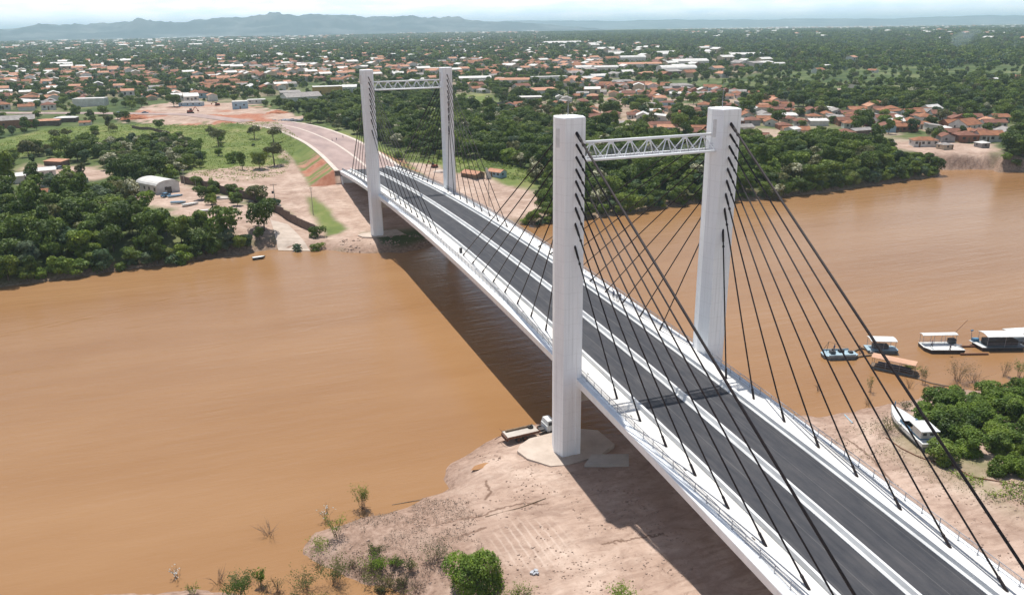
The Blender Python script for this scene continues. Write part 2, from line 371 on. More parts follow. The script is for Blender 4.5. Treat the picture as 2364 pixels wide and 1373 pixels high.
def sdf_poly(x, y, A, B):
    x = np.asarray(x, float).ravel(); y = np.asarray(y, float).ravel()
    best = np.full(x.shape, 1e18); ins = np.zeros(x.shape, bool)
    for (ax, ay), (bx, by) in zip(A, B):
        dx, dy = bx - ax, by - ay
        t = np.clip(((x - ax) * dx + (y - ay) * dy) / (dx * dx + dy * dy + 1e-12), 0, 1)
        best = np.minimum(best, (x - ax - t * dx) ** 2 + (y - ay - t * dy) ** 2)
        c = ((ay > y) != (by > y))
        if by != ay:
            ins ^= c & (x < (bx - ax) * (y - ay) / (by - ay) + ax)
    d = np.sqrt(best)
    return np.where(ins, -d, d)
def dist_line(x, y, pts):
    """distance to an open polyline, and the value interpolated along it (third coordinate)"""
    best = np.full(np.shape(x), 1e18); val = np.zeros(np.shape(x)); 
    for (ax, ay, az), (bx, by, bz) in zip(pts[:-1], pts[1:]):
        dx, dy = bx - ax, by - ay
        t = np.clip(((x - ax) * dx + (y - ay) * dy) / (dx * dx + dy * dy), 0, 1)
        d = (x - ax - t * dx) ** 2 + (y - ay - t * dy) ** 2
        m = d < best; best = np.where(m, d, best); val = np.where(m, az + t * (bz - az), val)
    return np.sqrt(best), val

ROAD = [(0, 229, 10.75), (0.3, 250, 10.6), (0.4, 272, 10.5), (0.0, 300, 10.3), (-1.2, 330, 10.1), (-3.5, 352, 10.0), (-7.5, 385, 9.8), (-13, 415, 9.4), (-22, 442, 8.9), (-36, 466, 8.5), (-52, 498, 8.2), (-74, 545, 8.0), (-90, 556, 7.9), (-140, 590, 7.8), (-230, 640, 7.8)]
ROAD_S = [(0, -78, 10.55), (0, -100, 10.0), (0, -160, 9.0), (0, -400, 8.0), (0, -1500, 8.0)]

def height(x, y):
    x = np.asarray(x, float); y = np.asarray(y, float); shp = x.shape
    x = x.ravel(); y = y.ravel()
    d = sdf_poly(x, y, _A, _B)
    d = d + (fbm(x, y, 3.0, 3, 5) - 0.5) * 1.6 * sm(400, 200, np.hypot(x, y - 50))
    mid = np.interp(x, [-9000, -3000, -400, 0, 300, 900, 3000, 9000], [-2200, -600, 50, 78, 85, -150, -1000, -4000])
    far = y > mid
    dp = np.maximum(d, 0)
    cliff = sm(238, 248, x) * sm(300, 285, x)
    base = 7.0 * (1 - np.exp(-dp / (11 - 9.6 * cliff)))
    cor = sm(-52, -34, x) * sm(130, 85, x)
    low = 2.0 * (1 - np.exp(-dp / 4.0)) + 4.0 * sm(26, 95, dp) + 1.0 * sm(95, 160, dp)
    hf = base * (1 - cor) + low * cor
    hf = hf + 10 * (fbm(x, y, 900, 3, 11) - 0.45) * sm(500, 1600, np.hypot(x, y))
    hf = hf + 14 * sm(1800, 4500, x + 0.4 * y) 
    hn = 2.1 * (1 - np.exp(-dp / 4.5)) + 1.6 * sm(14, 60, dp) + 2.5 * sm(60, 200, dp)
    h = np.where(far, hf, hn)
    amp = 0.16 + 0.5 * sm(12, 60, dp) * sm(20, 60, y) + 2.2 * cliff * sm(0.5, 2, dp) * sm(9, 4, dp)
    h = h + (fbm(x, y, 5.0, 4, 3) - 0.5) * amp * 2 * sm(0, 4, dp)
    # muddy ridge on the near spit
    h = h + 0.35 * sm(0, 3, dp) * np.abs(np.sin(x * 0.35 + fbm(x, y, 14, 2, 9) * 9)) * sm(-20, -36, x) * (y < 20)
    h = np.where(d < 0, -np.minimum(3.0, -d * 0.28) - 0.02, h)
    # approach embankments
    w = 14.2
    for RD, s in ((ROAD, 1), (ROAD_S, -1)):
        dl, rz = dist_line(x, y, RD)
        e = rz - 0.12 - np.maximum(0, dl - w) * 0.52
        over = (229.3 - y) if s > 0 else (y + 78.3)
        e = e - np.maximum(0, over) * 6
        h = np.maximum(h, e)
        ok = (dl < w + 0.8) & (over <= 0)
        h = np.where(ok, rz - 0.12, h)
    return h.reshape(shp)

def hz(x, y): return float(height(np.array([x]), np.array([y]))[0])
def gp(px, py, it=7, z=5.0):
    for _ in range(it):
        p = ray(px, py, z); z = max(0.0, hz(p[0], p[1]))
    return float(p[0]), float(p[1]), z
def poly_at(pts, z=6.0): return np.array([ray(a, b, z)[:2] for a, b in pts])
def inside(x, y, P): return sdf_poly(x, y, P, np.roll(P, -1, axis=0)) < 0
def sd(x, y, P): return sdf_poly(x, y, P, np.roll(P, -1, axis=0))

# regions surveyed on the ground
Z_GRASS = [poly_at(p, 6.5) for p in (
    [(-400, 360), (0, 325), (120, 298), (260, 288), (420, 290), (640, 285), (665, 330), (650, 395), (560, 400), (430, 400), (300, 395), (200, 345), (120, 352), (0, 372), (-300, 400)],
    [(480, 405), (560, 392), (660, 388), (690, 402), (640, 420), (560, 425)],
    [(1046, 240), (1140, 238), (1136, 218), (1046, 219)], [(1940, 215), (2200, 212), (2190, 206), (1960, 206)],
    [(1060, 365), (1240, 400), (1230, 425), (1150, 418), (1080, 398), (900, 372)])]
Z_GRASS.append(poly_at([(705, 460), (730, 462), (765, 490), (803, 520), (785, 533), (750, 538), (735, 510)], 3.0))
Z_DIRT = [poly_at(p, z) for p, z in (
    ([(280, 268), (330, 250), (395, 236), (560, 236), (700, 270), (700, 290), (620, 305), (560, 292), (400, 286), (300, 282)], 7),
    ([(440, 405), (540, 398), (600, 395), (660, 385), (650, 330), (690, 330), (705, 395), (760, 430), (800, 440), (880, 540), (830, 552), (740, 545), (735, 500), (690, 480), (560, 460), (440, 428), (410, 410)], 5),
    ([(300, 440), (420, 425), (560, 470), (640, 492), (640, 520), (560, 530), (430, 505), (330, 480)], 6),
    ([(880, 372), (1000, 385), (1080, 410), (1240, 425), (1250, 470), (1180, 490), (1080, 470), (1000, 440), (900, 400)], 5),
    ([(60, 440), (60, 380), (200, 385), (270, 400), (230, 420), (120, 430)], 6.5),
    ([(1130, 330), (1360, 268), (1400, 290), (1520, 312), (1680, 322), (1800, 318), (1900, 326), (2030, 338), (2290, 352), (2300, 345), (2040, 332), (1900, 318), (1800, 308), (1680, 312), (1540, 302), (1420, 283), (1380, 262)], 7),
    ([(1910, 212), (1960, 211), (1955, 205), (1910, 205)], 7),
    ([(2035, 343), (2300, 350), (2300, 395), (2178, 393), (2130, 378), (2040, 358)], 3.0))]
TOWN1 = poly_at([(1385, 200), (1130, 262), (1330, 292), (1420, 308), (1560, 322), (1700, 332), (1800, 326), (1900, 332), (2000, 336), (2300, 348), (2335, 310), (2310, 280), (2150, 265), (2000, 255), (1850, 262), (1760, 222), (1650, 208), (1500, 198)], 7)
TOWN2 = poly_at([(-300, 240), (-200, 150), (0, 130), (200, 118), (420, 108), (600, 102), (720, 92), (850, 84), (1250, 85), (1330, 115), (1400, 140), (1380, 200), (1200, 215), (1060, 215), (860, 190), (700, 190), (650, 215), (540, 236), (400, 236), (250, 225), (120, 262), (0, 262)], 7)
TOWN3 = poly_at([(1540, 82), (1540, 72), (1800, 66), (2364, 62), (2700, 60), (2700, 92), (2364, 96), (2000, 92), (1800, 90), (1640, 92)], 12)
TOWN4 = poly_at([(1330, 100), (1560, 108), (1760, 130), (1780, 165), (1700, 178), (1500, 180), (1340, 178)], 7)

def grow(a, b, f, step):
    out = [b]; 
    while out[-1] < a: step *= f; out.append(out[-1] + step)
    return out
def axis(segs, lo, hi, f=1.05):
    c = []
    for a, b, s in segs: c += list(np.arange(a, b, s))
    c.append(segs[-1][1])
    up = grow(hi, c[-1], f, segs[-1][2])[1:]
    dn = [-v for v in grow(-lo, -c[0], f, segs[0][2])[1:]][::-1]
    return np.array(dn + c + up)
XS = axis([(-170, -72, 1.6), (-72, 60, 0.9), (60, 110, 1.5), (110, 320, 2.2)], -42000, 42000, 1.055)
YS = axis([(-60, 60, 0.9), (60, 250, 1.7), (250, 460, 3.0)], -6000, 42000, 1.045)
GX, GY = np.meshgrid(XS, YS)
GZ = height(GX, GY)
nx, ny = len(XS), len(YS)
V = np.stack([GX.ravel(), GY.ravel(), GZ.ravel()], 1)
ii = np.arange(nx * ny).reshape(ny, nx)
F = np.stack([ii[:-1, :-1].ravel(), ii[:-1, 1:].ravel(), ii[1:, 1:].ravel(), ii[1:, :-1].ravel()], 1)

def masks(x, y, z):
    n = fbm(x, y, 9, 3, 21) - 0.5; n2 = fbm(x, y, 60, 3, 22) - 0.5
    rr = np.hypot(x + 58, y + 102)
    dirt = np.zeros(x.shape); grass = np.zeros(x.shape)
    for P in Z_GRASS: grass = np.maximum(grass, sm(4, -4, sd(x, y, P) + n * 22))
    for P in Z_DIRT: dirt = np.maximum(dirt, sm(3, -3, sd(x, y, P) + n * (34 if P is Z_DIRT[0] else 12)))
    for P, a in ((TOWN1, 0.8), (TOWN2, 0.55), (TOWN3, 0.25), (TOWN4, 0.5)):
        t = sm(20, -20, sd(x, y, P) + n2 * 60)
        dirt = np.maximum(dirt, t * a * sm(0.42, 0.62, fbm(x, y, 26, 3, 33) + 0.08))
    under = sm(46, 40, np.abs(x - 8)) * sm(150, 140, np.abs(y - 300 + 0)) * (y < 232) * (y > 100)
    dirt = np.maximum(dirt, under * (x > -40) * (x < 60)); dirt = np.where((x > -44) & (x < -28) & (y > 140) & (y < 190), 1.0, dirt)
    wedge = sm(1.5, -1.5, sd(x, y, Z_GRASS[-1]) + n * 3); dirt = dirt * (1 - wedge); grass = np.maximum(grass, wedge)
    # near bank: all bare earth
    near = (y < 40) & (x < 300)
    dirt = np.where(near, 1.0, dirt)
    veg = sm(0.35, 0.6, fbm(x, y, 7, 3, 77)) * sm(30, 48, x) * 0.8
    grass = np.where(near, veg * sm(-8, -16, y), grass); dirt = np.where(near, 1 - grass, dirt)
    # embankment of the approach: grass with red washed-out gullies
    dl, _ = dist_line(x, y, ROAD)
    emb = sm(13.2, 14.5, dl) * sm(26, 23, dl) * (y > 228) * (y < 420)
    gul = sm(0.46, 0.76, vnoise((y - x * 0.35) * 0.42, dl * 0.06, 3)) * sm(300, 262, y)
    grass = np.maximum(grass * (1 - emb), emb * (1 - gul)); dirt = np.maximum(dirt * (1 - emb), emb * gul)
    red = np.clip(emb * gul + sm(380, 470, y) * sm(700, 560, y) * sm(60, 0, x) * sm(0.5, 0.62, fbm(x, y, 26, 3, 44)) * dirt, 0, 1)
    d = sdf_poly(x, y, _A, _B)
    wet = sm(7, 0.5, d + n * 9) * np.where(y > 50, 1.0, 0.75)
    wet = np.maximum(wet, sm(2.6, 0.6, d + n * 3) * near)
    wet = np.maximum(wet, sm(-26, -38, x) * sm(0.30, 0.52, fbm(x, y, 5, 4, 55) + 0.08) * near * sm(16, 8, d))
    return np.stack([np.clip(dirt, 0, 1), np.clip(grass, 0, 1), np.clip(wet, 0, 1), red], 1)

def gq(px, py, z=2.4): p = ray(px, py, z); return (float(p[0]), float(p[1]))
CRACKS = [[gq(1000, 1205), gq(1060, 1192), gq(1105, 1186), gq(1150, 1168), gq(1200, 1156), gq(1262, 1158)], [gq(1122, 1100), gq(1132, 1128), gq(1118, 1148)], [gq(1390, 1252), gq(1460, 1244), gq(1530, 1236)], [gq(1040, 1240), gq(1080, 1225), gq(1120, 1212)],
          [gq(1960, 1010), gq(2010, 1050), gq(2060, 1110)]]
_a, _b = np.array(gq(1190, 1205)), np.array(gq(1262, 1300)); _d = (_b - _a) / np.linalg.norm(_b - _a)
SCR = (float(-_d[1]), float(_d[0]), float((_a + _b)[0] / 2), float((_a + _b)[1] / 2))
def ground_mat():
    m = bpy.data.materials.new('earth_and_grass'); m.use_nodes = True
    t = m.node_tree; l = t.links.new; p = t.nodes['Principled BSDF']
    p.inputs['Roughness'].default_value = 0.92; p.inputs['Specular IOR Level'].default_value = 0.15
    at = nd(t, 'ShaderNodeAttribute', attribute_name='cover'); sp = nd(t, 'ShaderNodeSeparateColor'); l(at.outputs['Color'], sp.inputs[0])
    g = nd(t, 'ShaderNodeTexCoord')
    def nse(s, det=6, ro=0.6, stretch=None, rot=0, dis=0.0):
        n = nd(t, 'ShaderNodeTexNoise'); n.inputs['Scale'].default_value = s; n.inputs['Detail'].default_value = det; n.inputs['Roughness'].default_value = ro; n.inputs['Distortion'].default_value = dis
        if stretch:
            q = nd(t, 'ShaderNodeMapping'); q.inputs['Scale'].default_value = stretch; q.inputs['Rotation'].default_value = (0, 0, rot); l(g.outputs['Object'], q.inputs[0]); l(q.outputs[0], n.inputs['Vector'])
        else: l(g.outputs['Object'], n.inputs['Vector'])
        return n.outputs['Fac']
    def ramp(f, *st):
        r = nd(t, 'ShaderNodeValToRGB'); r.color_ramp.elements[0].position = st[0][0]; r.color_ramp.elements[0].color = rgba(st[0][1])
        r.color_ramp.elements[1].position = st[-1][0]; r.color_ramp.elements[1].color = rgba(st[-1][1])
        for a, c in st[1:-1]: e = r.color_ramp.elements.new(a); e.color = rgba(c)
        l(f, r.inputs[0]); return r.outputs[0]
    def mix(f, a, b, bt='MIX'):
        k = nd(t, 'ShaderNodeMix', data_type='RGBA', blend_type=bt)
        if isinstance(f, float): k.inputs[0].default_value = f
        else: l(f, k.inputs[0])
        l(a, k.inputs[6]); l(b, k.inputs[7]); return k.outputs[2]
    forest = ramp(nse(0.02, 9, 0.65), (0.35, (0.040, 0.065, 0.020)), (0.50, (0.075, 0.105, 0.030)), (0.64, (0.17, 0.18, 0.08)))
    grassc = ramp(nse(0.045, 9, 0.7), (0.32, (0.075, 0.115, 0.030)), (0.5, (0.145, 0.18, 0.050)), (0.68, (0.25, 0.235, 0.095)))
    dirtc = ramp(nse(0.11, 10, 0.72), (0.30, (0.31, 0.21, 0.16)), (0.5, (0.425, 0.31, 0.248)), (0.68, (0.55, 0.43, 0.355)))
    tracks = ramp(nse(0.34, 9, 0.66, (0.5, 1.4, 1), 0.9, 1.6), (0.36, (0.74, 0.70, 0.68)), (0.56, (1.06, 1.05, 1.04)))
    dirtc = mix(0.85, dirtc, tracks, 'MULTIPLY')
    cracks = ramp(nse(0.8, 12, 0.8, None, 0, 0.8), (0.34, (0.42, 0.37, 0.34)), (0.45, (1, 1, 1)))
    dirtc = mix(0.6, dirtc, cracks, 'MULTIPLY')
    # scraped tracks left by machines, and cracks and runnels in the dry mud
    def ma(op, a, b):
        k = nd(t, 'ShaderNodeMath', operation=op)
        for i_, v_ in enumerate((a, b)):
            if isinstance(v_, float): k.inputs[i_].default_value = v_
            else: l(v_, k.inputs[i_])
        return k.outputs[0]
    sx_ = nd(t, 'ShaderNodeSeparateXYZ'); l(g.outputs['Object'], sx_.inputs[0])
    wob = ma('MULTIPLY', ma('SUBTRACT', nse(0.9, 5), 0.5), 1.6)
    X_ = ma('ADD', sx_.outputs[0], wob); Y_ = ma('ADD', sx_.outputs[1], wob)
    acc = None
    for ln in CRACKS:
        for (A_, B_) in zip(ln[:-1], ln[1:]):
            dx, dy = B_[0] - A_[0], B_[1] - A_[1]; LL = dx * dx + dy * dy
            px_ = ma('SUBTRACT', X_, A_[0]); py_ = ma('SUBTRACT', Y_, A_[1])
            tt = ma('DIVIDE', ma('ADD', ma('MULTIPLY', px_, dx), ma('MULTIPLY', py_, dy)), LL)
            cl = nd(t, 'ShaderNodeClamp'); l(tt, cl.inputs[0])
            ex = ma('SUBTRACT', px_, ma('MULTIPLY', cl.outputs[0], dx)); ey = ma('SUBTRACT', py_, ma('MULTIPLY', cl.outputs[0], dy))
            dd = ma('SQRT', ma('ADD', ma('MULTIPLY', ex, ex), ma('MULTIPLY', ey, ey)), 0.0)
            acc = dd if acc is None else ma('MINIMUM', acc, dd)
    mr_ = nd(t, 'ShaderNodeMapRange', interpolation_type='SMOOTHSTEP'); mr_.inputs['From Min'].default_value = 0.34; mr_.inputs['From Max'].default_value = 0.03; l(acc, mr_.inputs[0])
    dk = nd(t, 'ShaderNodeRGB'); dk.outputs[0].default_value = (0.13, 0.075, 0.05, 1)
    cf = ma('MULTIPLY', mr_.outputs[0], 0.8); dirtc = mix(cf, dirtc, dk.outputs[0])
    sc1 = ma('ADD', ma('MULTIPLY', sx_.outputs[0], SCR[0]), ma('MULTIPLY', sx_.outputs[1], SCR[1])); sc1 = ma('ADD', sc1, ma('MULTIPLY', wob, 0.35))
    sn_ = ma('SINE', ma('MULTIPLY', sc1, 6.0), 0.0); sn_ = ma('POWER', ma('MAXIMUM', sn_, 0.0), 2.0)
    ddx = ma('SUBTRACT', X_, SCR[2]); ddy = ma('SUBTRACT', Y_, SCR[3]); rr_ = ma('SQRT', ma('ADD', ma('MULTIPLY', ddx, ddx), ma('MULTIPLY', ddy, ddy)), 0.0)
    m3 = nd(t, 'ShaderNodeMapRange', interpolation_type='SMOOTHSTEP'); m3.inputs['From Min'].default_value = 7.5; m3.inputs['From Max'].default_value = 2.5; l(rr_, m3.inputs[0])
    pale = nd(t, 'ShaderNodeRGB'); pale.outputs[0].default_value = (0.60, 0.48, 0.40, 1)
    dirtc = mix(ma('MULTIPLY', ma('MULTIPLY', sn_, m3.outputs[0]), ma('MULTIPLY', nse(0.8, 4), 0.9)), dirtc, pale.outputs[0])
    redc = ramp(nse(0.3, 6), (0.35, (0.30, 0.105, 0.06)), (0.65, (0.42, 0.20, 0.125)))
    wetc = ramp(nse(1.1, 10, 0.75), (0.35, (0.13, 0.080, 0.055)), (0.5, (0.27, 0.175, 0.13)), (0.66, (0.40, 0.28, 0.22)))
    c = mix(sp.outputs[1], forest, grassc); c = mix(sp.outputs[0], c, dirtc)
    al = nd(t, 'ShaderNodeMath', operation='MULTIPLY'); l(at.outputs['Alpha'], al.inputs[0]); al.inputs[1].default_value = 1.0
    c = mix(al.outputs[0], c, redc)
    wf = nd(t, 'ShaderNodeMath', operation='MULTIPLY'); wf.inputs[1].default_value = 0.85; l(sp.outputs[2], wf.inputs[0])
    c = mix(wf.outputs[0], c, wetc)
    l(c, p.inputs['Base Color'])
    b = nd(t, 'ShaderNodeBump'); b.inputs['Strength'].default_value = 0.55; b.inputs['Distance'].default_value = 0.25
    l(nse(0.9, 9, 0.7), b.inputs['Height']); l(b.outputs[0], p.inputs['Normal'])
    return m
M['ground'] = ground_mat()
gm = np_mesh('ground', V, F, [M['ground']], smooth=True)
ca = gm.color_attributes.new('cover', 'FLOAT_COLOR', 'POINT')
ca.data.foreach_set('color', masks(V[:, 0], V[:, 1], V[:, 2]).astype(np.float32).ravel())
tag(obj('ground', gm), kind='structure')

# ------------------------------------------------------------------ river
def water_mat():
    m = bpy.data.materials.new('muddy_water'); m.use_nodes = True
    t = m.node_tree; l = t.links.new; p = t.nodes['Principled BSDF']
    p.inputs['Roughness'].default_value = 0.16; p.inputs['IOR'].default_value = 1.33; p.inputs['Specular IOR Level'].default_value = 0.4
    g = nd(t, 'ShaderNodeTexCoord')
    n = nd(t, 'ShaderNodeTexNoise'); n.inputs['Scale'].default_value = 0.012; n.inputs['Detail'].default_value = 7; n.inputs['Roughness'].default_value = 0.62
    q = nd(t, 'ShaderNodeMapping'); q.inputs['Scale'].default_value = (0.6, 2.2, 1); q.inputs['Rotation'].default_value = (0, 0, -0.12)
    l(g.outputs['Object'], q.inputs[0]); l(q.outputs[0], n.inputs['Vector'])
    r = nd(t, 'ShaderNodeValToRGB'); r.color_ramp.elements[0].position = 0.32; r.color_ramp.elements[0].color = (0.262, 0.134, 0.054, 1)
    r.color_ramp.elements[1].position = 0.68; r.color_ramp.elements[1].color = (0.332, 0.188, 0.090, 1)
    l(n.outputs['Fac'], r.inputs[0]); l(r.outputs[0], p.inputs['Base Color'])
    def wav(scale, st, rot, det=4, ro=0.55):
        a = nd(t, 'ShaderNodeTexNoise'); a.inputs['Scale'].default_value = scale; a.inputs['Detail'].default_value = det; a.inputs['Roughness'].default_value = ro
        b = nd(t, 'ShaderNodeMapping'); b.inputs['Scale'].default_value = st; b.inputs['Rotation'].default_value = (0, 0, rot)
        l(g.outputs['Object'], b.inputs[0]); l(b.outputs[0], a.inputs['Vector']); return a.outputs['Fac']
    w1 = wav(0.42, (0.35, 1.6, 1), -0.25); w2 = wav(1.7, (0.5, 1.5, 1), 0.1)
    w3 = wav(0.10, (0.25, 2.6, 1), -0.16, 3)
    def ma(op, a, b):
        k = nd(t, 'ShaderNodeMath', operation=op)
        for i, v in enumerate((a, b)):
            if isinstance(v, float): k.inputs[i].default_value = v
            else: l(v, k.inputs[i])
        return k.outputs[0]
    h = ma('ADD', ma('MULTIPLY', w1, 0.55), ma('MULTIPLY', w2, 0.16)); h = ma('ADD', h, ma('MULTIPLY', w3, 0.6))
    # wakes: long bands of ripples left by boats that passed
    s = nd(t, 'ShaderNodeSeparateXYZ'); l(g.outputs['Object'], s.inputs[0])
    for (A, B, wd) in ((g0(0, 775), g0(640, 640), 2.6), (g0(0, 868), g0(620, 775), 2.4), (g0(620, 775), g0(1010, 690), 2.0), (g0(1020, 690), g0(1190, 640), 1.6)):
        dx, dy = B[0] - A[0], B[1] - A[1]; Ln = math.hypot(dx, dy); dx /= Ln; dy /= Ln
        dd = ma('ADD', ma('MULTIPLY', s.outputs[0], -dy), ma('MULTIPLY', s.outputs[1], dx)); dd = ma('SUBTRACT', dd, -A[0] * dy + A[1] * dx)
        dd = ma('ADD', dd, ma('MULTIPLY', w3, 5.0)); dd = ma('SUBTRACT', dd, 2.5)
        al = ma('ADD', ma('MULTIPLY', s.outputs[0], dx), ma('MULTIPLY', s.outputs[1], dy)); al = ma('SUBTRACT', al, A[0] * dx + A[1] * dy)
        mr = nd(t, 'ShaderNodeMapRange', interpolation_type='SMOOTHSTEP'); mr.inputs['From Min'].default_value = Ln + 10; mr.inputs['From Max'].default_value = Ln - 25; l(al, mr.inputs[0])
        mr2 = nd(t, 'ShaderNodeMapRange', interpolation_type='SMOOTHSTEP'); mr2.inputs['From Min'].default_value = -40; mr2.inputs['From Max'].default_value = 5; l(al, mr2.inputs[0])
        ab = ma('ABSOLUTE', dd, 0.0)
        env = nd(t, 'ShaderNodeMapRange', interpolation_type='SMOOTHSTEP'); env.inputs['From Min'].default_value = wd; env.inputs['From Max'].default_value = 0.0; l(ab, env.inputs[0])
        sn = ma('MULTIPLY', ma('SINE', ma('MULTIPLY', dd, 3.2), 0.0), ma('MULTIPLY', env.outputs[0], ma('MULTIPLY', mr.outputs[0], mr2.outputs[0])))
        h = ma('ADD', h, ma('MULTIPLY', sn, 0.13))
    b = nd(t, 'ShaderNodeBump'); b.inputs['Strength'].default_value = 0.34; b.inputs['Distance'].default_value = 0.6
    l(h, b.inputs['Height']); l(b.outputs[0], p.inputs['Normal'])
    return m
M['water'] = water_mat()
wx = np.linspace(-9000, 9000, 3); wy = np.array([-5000, -1000, 900.0])
w = MB(); w.add([(x, y, 0) for y in wy for x in wx], [(j * 3 + i, j * 3 + i + 1, j * 3 + i + 4, j * 3 + i + 3) for j in range(2) for i in range(2)])
tag(w.build('river_water', M['water']), kind='structure')

# ------------------------------------------------------------------ hills on the horizon
def ridge(name, prof, dist, depth, seed, rough):
    """prof: (photo x, photo y of the crest); each crest stands at its true distance and height"""
    xs = np.linspace(prof[0][0], prof[-1][0], int((prof[-1][0] - prof[0][0]) / 6) + 2)
    ysx = np.interp(xs, [p[0] for p in prof], [p[1] for p in prof])
    ysx = ysx + (fbm(xs, xs * 0, 26, 4, seed + 40) - 0.5) * 4.0
    rows = 26; V = []; 
    for i, (px, py) in enumerate(zip(xs, ysx)):
        d = FW * FPX + RT * (px - 1182) - UP * (py - 686.5)
        k = dist / math.hypot(d[0], d[1]); top = CAM + d * k; ux, uy = d[0] * k / dist, d[1] * k / dist
        for j in range(rows):
            s = j / (rows - 1)
            q = s * 1.35                                   # 0 foot, 1 crest, beyond = back slope
            r = dist - depth * (1 - q)
            hgt = (q ** 1.1 if q <= 1 else 1 - (q - 1) * 1.6)
            X = CAM[0] + ux * r; Y = CAM[1] + uy * r
            g = fbm(np.array([X]), np.array([Y]), dist * 0.045, 5, seed)[0] - 0.5
            g2 = 1 - abs(2 * fbm(np.array([X]), np.array([Y]), dist * 0.02, 4, seed + 9)[0] - 1)
            hh = top[2] * max(0, hgt) * (1 + rough * (g * 1.2 + (g2 - 0.6) * 0.8) * (1 - max(0, 1 - abs(q - 1) * 6) * 0.9))
            V.append((X, Y, -20 + max(0, hh + 20 * min(1, q * 3))))
    n = len(xs); F = [(i * rows + j, (i + 1) * rows + j, (i + 1) * rows + j + 1, i * rows + j + 1) for i in range(n - 1) for j in range(rows - 1)]
    return tag(obj(name, np_mesh(name, V, F, [M['hill']], smooth=True)), kind='structure')
M['hill'] = mat('wooded_hills', (0.055, 0.095, 0.105), (0.17, 0.20, 0.20), 0.0022, 0.95, detail=10, lo=0.46, hi=0.70)
ridge('hills', [(-900, 62), (-500, 66), (-200, 60), (0, 68), (40, 66), (85, 58), (140, 61), (200, 58), (240, 55), (300, 53), (313, 45), (330, 44), (350, 50), (400, 52), (430, 50), (480, 45), (520, 42), (545, 44), (580, 43), (615, 37), (650, 35), (700, 35), (760, 36),
                (800, 38), (850, 41), (900, 38), (950, 37), (1000, 40), (1060, 44), (1100, 49), (1160, 52), (1230, 56), (1320, 62), (1420, 70)], 9300, 2600, 3, 0.8)
ridge('hills', [(700, 80), (950, 62), (1080, 50), (1200, 48), (1300, 47.5), (1400, 48), (1550, 46), (1700, 45), (1850, 43.5), (2000, 43), (2150, 40), (2230, 36), (2364, 35), (2600, 33), (2900, 34), (3200, 40)], 15000, 3200, 14, 0.3)

# ------------------------------------------------------------------ haze
hm = bpy.data.materials.new('haze'); hm.use_nodes = True
ht = hm.node_tree; ht.nodes.clear()
ho = nd(ht, 'ShaderNodeOutputMaterial'); hv = nd(ht, 'ShaderNodeVolumePrincipled')
hv.inputs['Color'].default_value = (0.66, 0.87, 1.0, 1); hv.inputs['Density'].default_value = HAZE = 0.000085; hv.inputs['Anisotropy'].default_value = 0.0
ht.links.new(hv.outputs[0], ho.inputs['Volume'])
hb = MB(); hb.box(-43000, 43000, -6100, 43000, -25, 330)
tag(hb.build('haze', hm), kind='stuff')

# ------------------------------------------------------------------ the bridge (one thing, with its parts)
LSP = 150.5
Y0, Y1 = -78.0, 229.0
bridge = tag(empty('cable_stayed_bridge', (0, 0, 0)), 'white cable stayed road bridge with four tall hexagonal pylons crossing the brown river', 'bridge')
YD = list(np.arange(Y0, Y1, 3.07)) + [Y1]
def rib(name, prof, mt, zf=zd, ys=YD, xo=0.0, parent=bridge, label=None):
    mb = MB(); mb.ribbon(prof, ys, zf, xo)
    o = mb.build(name, mt, parent, fix=True)
    if label: o['label'] = label
    return o
# structural deck: walkways and slab
rib('deck_slab', [(-10.8, 0), (-7.75, 0), (-7.75, -0.16), (7.75, -0.16), (7.75, 0), (10.8, 0), (10.8, -1.0), (10.0, -1.25), (-10.0, -1.25), (-10.8, -1.0)], M['deck_white'])
for s in (-1, 1):
    pr = [(10.803, -0.02), (11.05, -0.02), (11.1, -0.16), (11.86, -0.20), (11.9, -0.30), (11.72, -1.15), (11.62, -1.62), (10.2, -1.95), (10.2, -1.26), (10.803, -1.01)]
    rib('edge_beam', [(s * a, b) for a, b in pr], M['white_paint'])
    pr = [(7.0, -0.157), (7.0, -0.02), (7.24, 0.16), (7.30, 0.66), (7.66, 0.66), (7.70, -0.157)]
    rib('side_barrier', [(s * a, b) for a, b in pr], M['barrier'])
    rib('roadway', [(s * 0.62, -0.09), (s * 7.0, -0.09), (s * 7.0, -0.156), (s * 0.62, -0.156)], M['asphalt'])
rib('median_barrier', [(-0.6, -0.157), (-0.6, -0.03), (-0.33, 0.16), (-0.16, 0.66), (0.16, 0.66), (0.33, 0.16), (0.6, -0.03), (0.6, -0.157)], M['barrier'])
# cross girders under the slab
cg = MB(); cg.box(-10.15, 10.15, -0.25, 0.25, -1.9, -1.253); cgm = cg.mesh('cross_girder', M['soffit'])
for y in np.arange(Y0 + 4, Y1 - 2, 6.9):
    obj('cross_girder', cgm, bridge, (0, float(y), zd(y)))

